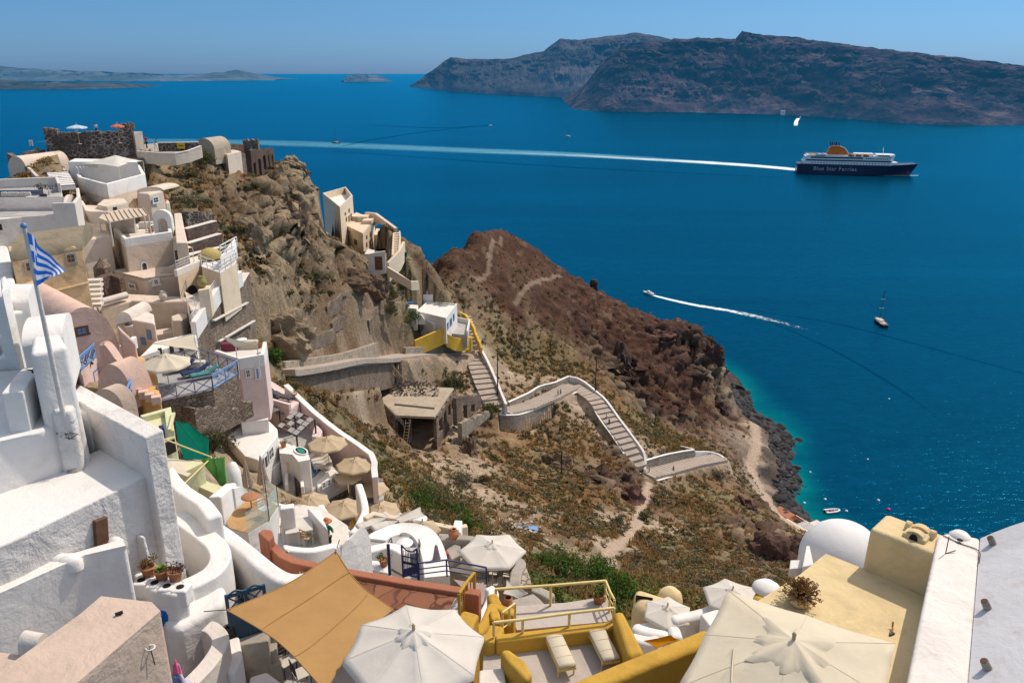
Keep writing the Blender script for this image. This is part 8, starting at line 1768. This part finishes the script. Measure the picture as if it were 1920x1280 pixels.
# break the steep ground up along its own normal: ledges, overhangs and hollows
nx_,ny_ = -gx,-gy; nl = np.sqrt(nx_ ** 2 + ny_ ** 2 + 1); k_ = np.clip((cr - .12) * 1.3,0,1) * np.clip(slope * 1.1,.15,1) * np.clip((TH - 1.0) / 3,0,1)
open_ = np.ones(TX.shape)
for L,wd,flat in PATHS: open_ = np.minimum(open_,np.clip((seg_dist(TX,TY,[(p[0],p[1]) for p in L]) - wd * .7) / 3,0,1))
for poly,z,g in CLAMPS:
 m_ = (TX > min(p[0] for p in poly) - 4) & (TX < max(p[0] for p in poly) + 4) & (TY > min(p[1] for p in poly) - 4) & (TY < max(p[1] for p in poly) + 4)
 if m_.any(): open_[m_] = np.minimum(open_[m_],np.where(pip(TX[m_],TY[m_],poly),0,np.clip((seg_dist(TX[m_],TY[m_],poly + [poly[0]]) - .3) / 3,0,1)))
k_ = k_ * open_
w3 = fbm3(TX * .16,TY * .16,TH * .22,5,170,.55,True); b3 = fbm3(TX * .07 + 5,TY * .07,TH * .09,3,175); e3 = fbm3(TX * .55,TY * .55,TH * .7,3,178)
bw = (fbm3(TX * .3,TY * .3,TH * .3,3,181) - .5) * 2.2
def blk(s_,sd_): return vnoise3(np.floor(TX * s_ + bw) + .0,np.floor(TY * s_ + bw * .7) + .0,np.floor(TH * s_ * 1.5 + bw) + .0,sd_) - .5
block = blk(.42,183) * 2.2 + blk(1.0,184) * .9
k_ = k_ * (1 + .5 * isred)
dsp = (block + (w3 - .62) * 8.0 + (b3 - .5) * 5.0 + (e3 - .5) * 2.6) * k_
Vt[...,0] += nx_ / nl * dsp; Vt[...,1] += ny_ / nl * dsp; Vt[...,2] += dsp / nl * .8
Vt[...,2] = keep_clear(Vt[...,0],Vt[...,1],Vt[...,2]); c *= (1 + block * .16 * np.clip(k_ * 2,0,1))[...,None]
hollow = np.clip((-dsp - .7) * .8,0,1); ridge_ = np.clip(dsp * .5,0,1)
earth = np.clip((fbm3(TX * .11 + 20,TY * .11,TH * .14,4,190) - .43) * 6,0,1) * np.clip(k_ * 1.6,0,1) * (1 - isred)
c = blend(c,earth * .85,(0.145,0.09,0.05)); c *= np.where((TX < -15) & (TY > 75),.84,1)[...,None]; c *= (1 - .68 * hollow)[...,None]; c = blend(c,ridge_ * .35 * (1 - isred),(0.42,0.335,0.225)); TZ = Vt[...,2]  # hollows darkened: cave shade painted into the ground colour
nyy,nxx = TX.shape; ii = (np.arange(nyy - 1)[:,None] * nxx + np.arange(nxx - 1)[None]).ravel()
fc = np.stack([ii,ii + 1,ii + nxx + 1,ii + nxx],1)
GROUND = attr_mat('hillside_ground','Col',0.97,(2.2,0.5),0.9,1.7)
ter = link('terrain',np_mesh('terrain',Vt.reshape(-1,3),fc,GROUND,np.clip(c.reshape(-1,3),0.01,.7))); ter['kind'] = 'structure'
def ground(x,y):
 x = np.atleast_1d(np.asarray(x,float)); y = np.atleast_1d(np.asarray(y,float))
 i = np.clip(np.searchsorted(xs,x) - 1,0,len(xs) - 2); j = np.clip(np.searchsorted(ys,y) - 1,0,len(ys) - 2)
 u = (x - xs[i]) / (xs[i + 1] - xs[i]); v = (y - ys[j]) / (ys[j + 1] - ys[j])
 Z_ = TZ; return Z_[j,i] * (1 - u) * (1 - v) + Z_[j,i + 1] * u * (1 - v) + Z_[j + 1,i] * (1 - u) * v + Z_[j + 1,i + 1] * u * v
def gattr(x,y,arr):
 i = np.clip(np.searchsorted(xs,x) - 1,0,len(xs) - 2); j = np.clip(np.searchsorted(ys,y) - 1,0,len(ys) - 2); return arr[j,i]
def ground_px(px,py,y0=20,y1=300):
 """where a sight line first meets the ground"""
 d = ray(px,py); yy = np.arange(y0,y1,.25); X = d.x / d.y * yy; Z = CAMZ + d.z / d.y * yy
 g = ground(X,yy); k = np.argmax(g > Z)
 return Vector((X[k],yy[k],float(g[k])))
# ------------------------------------------------------------------ scrub, dry grass, loose stones
def leaf_cloud(n,r,hgt,size,seed,lump=3):
 q = np.random.RandomState(seed); V = []; f = []
 cs = q.normal(0,.42,(lump,3)) * np.array([r,r,0]) ; cr_ = q.uniform(.5,.85,lump) * r
 for i in range(n):
  k = q.randint(lump); d = q.normal(size=3); d /= np.linalg.norm(d); d[2] = abs(d[2]) * .95 - .05
  rad = cr_[k] * q.uniform(.65,1.05); p = cs[k] + d * rad * np.array([1,1,hgt / r])
  t = q.normal(size=3); t -= d * t.dot(d) * .5; t /= np.linalg.norm(t); b_ = np.cross(d,t); b_ /= np.linalg.norm(b_) + 1e-9
  s_ = size * q.uniform(.6,1.4); o = len(V)
  V += [p - t * s_ - b_ * s_ * .5,p + t * s_ - b_ * s_ * .35,p + t * s_ * .7 + b_ * s_ * .6,p - t * s_ * .8 + b_ * s_ * .5]; f.append((o,o + 1,o + 2,o + 3))
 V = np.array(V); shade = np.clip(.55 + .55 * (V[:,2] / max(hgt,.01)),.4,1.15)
 return V,np.array(f),shade
def scatter(name,temps,P,S,Rz,tint,mat,cat,label,smooth=False):
 Vs = []; Fs = []; Cs = []; o = 0
 for i in range(len(P)):
  V,f,sh = temps[i % len(temps)]; cz,sz = math.cos(Rz[i]),math.sin(Rz[i])
  W = V * S[i]; W = np.stack([W[:,0] * cz - W[:,1] * sz,W[:,0] * sz + W[:,1] * cz,W[:,2]],1) + P[i]
  Vs.append(W); Fs.append(f + o); Cs.append(sh[:,None] * tint[i][None]); o += len(W)
 me = np_mesh(name,np.concatenate(Vs),np.concatenate(Fs),mat,np.clip(np.concatenate(Cs),0,1),smooth)
 return tag(link(name,me),label,cat,kind='stuff')
LEAF = attr_mat('scrub_leaves','Col',0.9,None,0,1,0.3)
def free(x,y):
 """keep plants off footprints and paths"""
 ok = np.ones(x.shape,bool)
 for poly,z,g in CLAMPS:
  ok &= ~(pip(x,y,poly) | (seg_dist(x,y,poly + [poly[0]]) < .7))
 for L,wd,flat in PATHS: ok &= seg_dist(x,y,[(p[0],p[1]) for p in L]) > wd * .75
 return ok
q = np.random.RandomState(5)
def sample(n,y0=42,y1=240,x0=-60,x1=105):
 # denser where it is closer
 y = y0 + (y1 - y0) * q.uniform(0,1,n) ** 1.0; x = q.uniform(x0,x1,n)
 inview = np.abs(x) < y * .72 + 3; return x[inview],y[inview]
x,y = sample(60000); v = gattr(x,y,vg); h = ground(x,y); sl = gattr(x,y,slope); clump = fbm(x * .13,y * .13,3,201)
keep = (q.uniform(0,1,len(x)) < np.clip(v * 1.6 + .02 + .22 * ((x < -17) & (y > 75)),0,1) * np.clip((clump - .25) * 2.8,0.06,1) * .9) & (h > 2.5) & (sl < 4.5)
x,y,h,v = x[keep],y[keep],h[keep],v[keep]; ok = free(x,y); x,y,h,v = x[ok],y[ok],h[ok],v[ok]
x,y,h,v = x[:9500],y[:9500],h[:9500],v[:9500]
tl = np.array([(0.20,0.18,0.10),(0.23,0.195,0.115),(0.165,0.155,0.08),(0.25,0.20,0.125),(0.13,0.135,0.06),(0.25,0.165,0.08)])
tint = tl[q.randint(0,6,len(x))] * q.uniform(.75,1.25,(len(x),1)); grn = gattr(x,y,(TAT[...,1] > TAT[...,0] * .92).astype(float)); tint = np.where(grn[:,None] > .5,tint * np.array([.6,.95,.5]),tint)
tint = tint * np.where((q.uniform(0,1,len(x)) < .55)[:,None],np.array([1.2,1.0,.78]),1.0); sz_ = np.where(q.uniform(0,1,len(x)) > .8,1.5,1) * q.uniform(.5,1.35,len(x)) * (0.8 + .5 * v); rz_ = q.uniform(0,6.28,len(x)); P_ = np.stack([x,y,h - .06],1); nr_ = y < 95
for nm,msk,tmp in (('hillside_scrub',nr_,[leaf_cloud(130,.55,.5,.075,300 + i,5) for i in range(6)]),('distant_scrub',~nr_,[leaf_cloud(46,.55,.5,.15,320 + i,4) for i in range(6)])):
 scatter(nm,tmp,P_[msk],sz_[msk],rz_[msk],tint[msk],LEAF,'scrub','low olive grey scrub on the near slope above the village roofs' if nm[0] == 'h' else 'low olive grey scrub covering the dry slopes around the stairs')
def tuft(seed):
 r = np.random.RandomState(seed); V = []; f = []
 for i in range(16):
  a = r.uniform(0,6.28); rr = r.uniform(0,.35); p = np.array([math.cos(a) * rr,math.sin(a) * rr,0]); b_ = r.uniform(0,6.28); l = r.uniform(.25,.6)
  tip = p + np.array([math.cos(b_) * .25,math.sin(b_) * .25,l]); w_ = np.array([-math.sin(b_),math.cos(b_),0]) * .06; o = len(V)
  V += [p - w_,p + w_,tip + w_ * .3,tip - w_ * .3]; f.append((o,o + 1,o + 2,o + 3))
 V = np.array(V); return V,np.array(f),np.clip(.6 + V[:,2] * .9,.5,1.2)
x,y = sample(70000); h = ground(x,y); v = gattr(x,y,vg); dr = gattr(x,y,dry); sl = gattr(x,y,slope)
keep = (q.uniform(0,1,len(x)) < np.clip(dr * .7 + .16 * v,0,1)) & (h > 3) & (sl < 1.3); x,y,h = x[keep],y[keep],h[keep]; ok = free(x,y); x,y,h = x[ok][:20000],y[ok][:20000],h[ok][:20000]
tint = np.array([(0.38,0.225,0.085)]) * q.uniform(.6,1.35,(len(x),1)) * np.array([1,1,1]) + q.uniform(-.01,.02,(len(x),3))
scatter('dry_grass',[tuft(400 + i) for i in range(4)],np.stack([x,y,h - .05],1),q.uniform(.7,1.6,len(x)),q.uniform(0,6.28,len(x)),np.clip(tint,.01,1),LEAF,'grass','dry orange brown grass on the slopes')
def pebble(seed,sub=1):
 import bmesh
 b = bmesh.new(); bmesh.ops.create_icosphere(b,subdivisions=sub,radius=.5); r = np.random.RandomState(seed); V = np.array([v_.co[:] for v_ in b.verts])
 d = fbm(V[:,0] * 2.2 + seed,V[:,1] * 2.2 + V[:,2] * 1.7,3,seed); V = V * (0.55 + .9 * d)[:,None] * r.uniform(.7,1.25,3) * np.array([1,1,.8])
 f = np.array([[v_.index for v_ in fa.verts] for fa in b.faces]); b.free(); return V,f,np.ones(len(V)) * 1.0
ROCKM = attr_mat('loose_rock','Col',0.95,(4.0,0.4),0.7,4)
x,y = sample(26000,45,255); h = ground(x,y); sl = gattr(x,y,slope); crv = gattr(x,y,cr)
keep = (q.uniform(0,1,len(x)) < .05 + .22 * crv) & (h > 1.5); x,y,h = x[keep],y[keep],h[keep]; ok = free(x,y); x,y,h = x[ok][:4200],y[ok][:4200],h[ok][:4200]
tc = np.stack([gattr(x,y,c[...,k]) for k in range(3)],1) * q.uniform(.7,1.5,(len(x),1)); sz = q.uniform(.25,.8,len(x)) * np.where(q.uniform(0,1,len(x)) > .94,2.4,1)
scatter('loose_stones',[pebble(500 + i) for i in range(8)],np.stack([x,y,h + .02],1),sz,q.uniform(0,6.28,len(x)),tc,ROCKM,'stones','loose stones and blocks strewn over the slopes')
# black boulders along the shore
x = q.uniform(60,112,30000); y = q.uniform(165,275,30000); h = ground(x,y); keep = (h > -1.3) & (h < 3.6) & (q.uniform(0,1,len(x)) < .5); x,y,h = x[keep],y[keep],h[keep]; ok = free(x,y); x,y,h = x[ok][:3000],y[ok][:3000],h[ok][:3000]
scatter('shore_boulders',[pebble(520 + i,2) for i in range(8)],np.stack([x,y,h + .1],1),q.uniform(.6,2.0,len(x)) * np.where(q.uniform(0,1,len(x)) > .9,1.9,1),q.uniform(0,6.28,len(x)),np.array([(0.045,0.042,0.042)]) * q.uniform(.5,2.0,(len(x),1)),ROCKM,'boulders','black lava boulders heaped along the waterline')
# ------------------------------------------------------------------ dry stone walls that follow the ground, bushes, palm
for lb,L,h in (('curved dry stone wall climbing the brown slope, upper left one',[(611,592),(622,575),(640,560),(662,548),(676,552),(682,570)],1.6),('dry stone wall beside the orange path, right one',[(690,615),(703,590),(714,570),(718,600),(712,625)],1.8),('tumbled dry stone wall above the retaining wall, lowest one',[(545,648),(580,640),(612,632),(628,622)],1.3),('small dry stone terrace wall beside the orange path',[(620,615),(640,600),(650,585)],1.2)):
 W = [ground_px(*(Vector(a_).lerp(Vector(b_),k / 4))) + UP * h * (.4 + .25 * rng.random()) for a_,b_ in zip(L[:-1],L[1:]) for k in range(4)]; W = [w_ for i,w_ in enumerate(W) if i == 0 or (w_ - W[i - 1]).length < 6]; free_wall('dry_stone_wall',lb,'wall',W,.7,h + 1.0,BRNSTONE,bevel=.08)
def bush(label,px,py,w,h,cols,n=420,leaf=.07,group=None,name='bush',cat='bush',stems=True):
 p = ground_px(px,py); t = thing(name,label,cat,p - UP * .1,rng.random() * 6,group)
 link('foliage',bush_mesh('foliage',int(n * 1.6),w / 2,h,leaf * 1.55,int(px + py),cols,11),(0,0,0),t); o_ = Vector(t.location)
 if stems:
  b = MB()
  for k in range(5): a = k * 1.3; b.tube([o_,o_ + Vector((math.cos(a) * w * .12,math.sin(a) * w * .12,h * .35)),o_ + Vector((math.cos(a) * w * .28,math.sin(a) * w * .28,h * .7))],.035,5,.012)
  o = b.build('stems',BROWNW,t);
 return t
for a in (('lush green bush left of the white house, front one',790,622,4.6,3.4,LUSH,900,.10),('lush green bush left of the white house, back one',768,608,4.8,3.6,LUSH,900,.10),('grey green small tree in front of the white house',824,624,3.2,4.2,GREENS,800,.08),
          ('big dark olive bush above the half ruined house',852,736,6.2,5.6,[(.10,.095,.04),(.14,.125,.055),(.08,.08,.035)],2000,.12),('dark olive bush beside the foot of the upper steps',914,785,4.4,3.8,[(.10,.10,.04),(.13,.12,.05),(.07,.075,.03)],1200,.10),('bright green low bush patch beside the white bar terrace',515,672,4.2,1.4,LUSH,900,.08),
          ('olive bush growing beside the lookout terrace',380,310,3.2,2.4,GREENS,600,.08),('grey olive bush left of the red terrace walls',350,392,3.8,1.8,GREYG,600,.08),('rounded grey green bush below the cream garden wall, upper one',738,560,4.0,2.6,GREENS,800,.09),('rounded grey green bush below the cream garden wall, lower one',728,590,3.6,2.4,GREYG,800,.09),('rounded grey green bush beside the gate path',752,545,3.4,2.2,GREENS,700,.09),
          ('brown green bush on the bank below the sun deck',400,850,3.0,3.2,[(.11,.10,.045),(.14,.12,.06),(.08,.08,.035)],1500,.055),('dark bush under the front corner of the sun deck',352,790,2.4,1.8,GREENS,900,.05),
          ('large olive bush right of the succulent garden',830,955,6.6,4.2,[(.13,.13,.05),(.16,.15,.07),(.10,.10,.04)],1500,.075),('olive bush behind the large one beside the pumice slope',866,915,5.0,3.2,GREYG,1000,.075),('bright green bush above the cream terrace',785,958,4.2,2.4,LUSH,1000,.065),('green bush at the right end of the cream terrace',868,995,2.6,3.2,LUSH,900,.06),
          ('green leafy bush in the gully, leftmost of the lush row',1045,1080,4.0,3.0,LUSH,1200,.07),('green leafy bush in the gully, second of the lush row',1085,1092,4.0,2.8,[(.07,.12,.02),(.10,.15,.03),(.05,.09,.02)],1200,.07),('green leafy bush in the gully, third of the lush row',1122,1088,4.0,3.2,LUSH,1200,.07),('dark green tall bush beside the pale yellow house',1158,1140,3.2,3.4,LUSH,1300,.06),('yellow green creeping bush below the grey garden wall',1030,1125,3.0,1.0,[(.12,.15,.02),(.16,.17,.03),(.09,.11,.02)],900,.05),
          ('round olive bush on the corner right of the lowest steps',1345,895,3.4,2.4,GREYG,700,.09),('round dark bush beside the footpath bend',1208,975,2.8,2.0,GREENS,600,.08),('grey bush in the dry grass left of the footpath',1160,985,3.0,1.8,GREYG,600,.08),('olive bush left of the pumice slope',905,905,2.4,2.0,BRNG,600,.07)):
 bush(*a)
q = random.Random(9)
for i in range(16):
 px,py = 705 + q.random() * 85,868 + q.random() * 55; b = bush('yellow green succulent clump in the stony garden below the pink wall',px,py,q.uniform(.9,1.6),q.uniform(.5,.8),[(.24,.22,.03),(.30,.27,.05),(.16,.17,.03)] if i % 2 else [(.08,.09,.03),(.12,.12,.04)],220,.05,'succulent clumps in the stony garden',stems=False)
p = ground_px(762,506); t = thing('palm_tree','small palm tree beside the cream house garden wall','palm tree',p); MB().tube([p - UP * .3,p + UP * 1.6],.22,8,.16).build('trunk',BROWNW,t); b = MB()
for k in range(26):
 a = k * 2.4; e = 1.2 - k * .055; pts = [p + UP * 1.6 + Vector((math.cos(a) * math.cos(e) * s_ * 2.2,math.sin(a) * math.cos(e) * s_ * 2.2,math.sin(e) * s_ * 2.0 - s_ * s_ * 1.1)) for s_ in (0,.25,.5,.75,1)]
 sd_ = Vector((-math.sin(a),math.cos(a),0))
 for j in range(4): b.quad(pts[j] - sd_ * .16,pts[j] + sd_ * .16,pts[j + 1] + sd_ * (.16 - .04 * j),pts[j + 1] - sd_ * (.16 - .04 * j))
b.build('crown',simple('palm_green',(.06,.09,.03),.6,0,.3),t)
t = thing('rubbish_heap','pale rubble heap with crumpled tarps on the slope above the lush bushes','rubble',ground_px(970,985)); c0 = Vector(t.location); b = MB()
for i in range(90):
 x_,y_ = q.gauss(0,1.7),q.gauss(0,1.5); z_ = float(ground(c0.x + x_,c0.y + y_)[0]); s_ = q.uniform(.12,.4); b.box((c0.x + x_,c0.y + y_,z_ + s_ * .2),(s_ * 1.5,s_,s_ * .6),q.random() * 3)
o = b.build('broken_blocks',DUST,t,.02); o['kind'] = 'stuff'
for nm,mt,dx in (('grey_tarp',simple('grey_tarp',(.10,.11,.13),.6),.6),('blue_tarp',BLUEP,1.9)):
 pts = [Vector((c0.x + dx + u * .8,c0.y - .4 + v * .6,0)) for u,v in ((-1,-1),(1,-.8),(.9,1),(-.8,.9))]
 for p_ in pts: p_.z = float(ground(p_.x,p_.y)[0]) + .22 + q.random() * .15
 MB().quad(*pts).build(nm,mt,t)
# ------------------------------------------------------------------ rock outcrops on the slopes
def rock(label,px,py,w,h,col,seed):
 p = ground_px(px,py); V,f,_ = pebble(seed,4); n_ = fbm3(V[:,0] * 3 + seed,V[:,1] * 3,V[:,2] * 4,4,seed,.55,True); bl = vnoise3(np.floor(V[:,0] * 5 + n_ * 2),np.floor(V[:,1] * 5 + n_),np.floor(V[:,2] * 7 + n_),seed)
 V = V * (.5 + .75 * n_ + .3 * bl)[:,None] * np.array([w,w * .8,h * 1.6]); sh_ = np.clip(.55 + .9 * (n_ - .3) + .3 * (bl - .5),.35,1.5)
 return tag(link('rock_outcrop',np_mesh('rock_outcrop',V,f,ROCKM,np.clip(np.array(col)[None] * sh_[:,None],.01,1),False),p - UP * h * .3),label,'rock')
BR,RD,DK,TN = (.17,.115,.075),(.125,.07,.052),(.085,.052,.043),(.30,.23,.15)
for a in (('jagged brown rock pinnacle below the half ruined house',880,850,4.5,5.5,BR,601),('smaller brown rock beside the pinnacle on the pumice slope',905,835,3,3,TN,602),('dark red rock face with shadow left of the lowest steps',1175,930,8,6,RD,603),('dark broken crag on the slope right of the footpath',1440,1035,8,5.5,RD,604),('dark red crag just above the white dome',1490,1035,6,5,RD,605),
          ('brown block on the edge below the lowest steps',1395,945,6,4,RD,606),('dark overhang on the hillside below the cream house',655,524,7,4,BR,607),('dark rock shelf beside the gate path',690,535,5,4.5,BR,608),('pale tan boulder slope above the high stone wall',520,620,7,5,TN,609),('pale cliff block on the upper slope',470,440,5,5,TN,610),('brown crag under the ridge ruins',540,410,6,5,BR,611),('dark red bluff behind the curved parapet',1165,690,9,8,DK,612),
          ('dark bluff above the coastal path',1290,700,10,9,DK,613),('red crag on the outer shoulder of the headland',1230,625,8,6,RD,614),('dark crag at the seaward edge of the headland',1325,660,8,8,DK,615),('brown rock at the saddle beside the cream house',800,487,6,4,BR,616),('brown ledge in the dry grass left of the longest steps',1040,870,5,3.5,BR,617),('dark ledge low on the red cliff',1350,770,7,6,DK,618),('tan rock on the crest right of the ridge ruins',545,306,5,3,TN,619)): rock(*a)
# ------------------------------------------------------------------ small furnishings of the terraces
for lb,px,py,z,kind,s in (('small leafy pot on the apricot wall by the sun deck',280,690,96.4,GREENS,1.3),('leafy pot at the back corner of the sun deck',332,688,95.5,LUSH,1.5),('pot with a green shrub on the white bar terrace',487,652,94.6,LUSH,1.5),('pot with a shrub on the upper pink terrace',552,746,88.95,GREENS,1.4),('leafy pot beside the plunge pool',532,838,88.4,LUSH,1.2),
                              ('shrub in a pot on the cream terrace',835,996,91.9,GREENS,1.4),('pot of flowers in the white courtyard',545,960,96.5,[(.2,.05,.06),(.08,.12,.03)],1.2),('green pot plant on the white flat block',720,1060,96.8,LUSH,1.0),('small pot on the corner of the upper grey terrace',1122,1130,99.6,LUSH,1.0),('pot plant by the pergola posts on the big terrace',222,437,99.7,GREENS,1.6),('pot plant under the canopy of the upper terrace',190,336,101.95,GREENS,1.8),('green pot plant on the white pergola terrace by the arch',284,436,99.7,LUSH,1.5)):
 potted(lb,px,py,z,kind,CLAY,s)
tb9 = make_table('small table on the canopied upper terrace',WFRAME,.5,.72,False,None,CLOTHW); tb9.location = onz(218,328,101.97); c9 = make_chair('pale chair left of the table on the canopied terrace',PALEW,'chairs on the canopied terrace'); c9.location = onz(206,330,101.97); c9.rotation_euler.z = 1.2; copy_tree(c9,onz(232,326,101.97),-1.4,'pale chair right of the table on the canopied terrace')
T_,E_ = steps(A3([(104,318,98),(112,330,93),(120,348,87)]),2.2,10,WHITE,.2); t = thing('white_stairs','white steps descending between the lounge terrace and the canopied house','stairway',at(120,348,87)); T_.build('treads',WHITE,t); E_.build('step_edges',GREYF,t)
t,P = house('beige_annex','small beige flat roofed annex behind the pergola','house',[(182,384),(200,388),(240,380),(232,372),(195,374)],101.9,4,BEIGE,BEIGE,None,bevel=.1); hole(t,P[1],P[2],212,388,220,400,DARKH,'doorway')
c8 = make_chair('wooden chair on the cream terrace, left of two',PALEW,'chairs on the cream terrace'); c8.location = onz(762,992,91.92); c8.rotation_euler.z = .8; copy_tree(c8,onz(815,998,91.92),2.4,'wooden chair on the cream terrace, right of two'); t8 = make_table('round table on the cream terrace',WFRAME,.4); t8.location = onz(788,994,91.92)
A_,B_ = onz(447,672,95.4) + Vector((.02,-.04,0)),onz(495,664,95.4) + Vector((.02,-.04,0)); o = bpy.data.objects.get('white_bar_terrace')
if o: win(o,A_,B_,460,692,470,708,WFRAME,GLASSD); win(o,A_,B_,478,688,487,712,WFRAME,BLUEP,'door',.1)
ga = make_chair('dark chair in the grey court, left of the small table',IRON,'chairs in the grey court',CLOTHW); ga.location = onz(742,1046,95.22); ga.rotation_euler.z = 1.3; copy_tree(ga,onz(778,1048,95.22),-1.3,'dark chair in the grey court, right of the small table'); gt = make_table('small round table in the grey court behind the gate',WFRAME,.36); gt.location = onz(760,1044,95.22)
gl_ = make_lounger('white lounger at the back of the cream terrace',CLOTHW,WFRAME,1.8,.6,.3,'white loungers on the cream terrace'); gl_.location = onz(700,990,91.92); gl_.rotation_euler.z = .6; copy_tree(gl_,onz(728,992,91.92),.6,'white lounger in front of the other on the cream terrace')
g3 = make_lounger('grey lounger under the lower beige parasols, left of two',LP,WFRAME,1.8,.6,.4,'grey loungers under the beige parasols'); g3.location = onz(686,912,84.0); g3.rotation_euler.z = .9; copy_tree(g3,onz(700,920,84.0),.9,'grey lounger under the lower beige parasols, right of two')
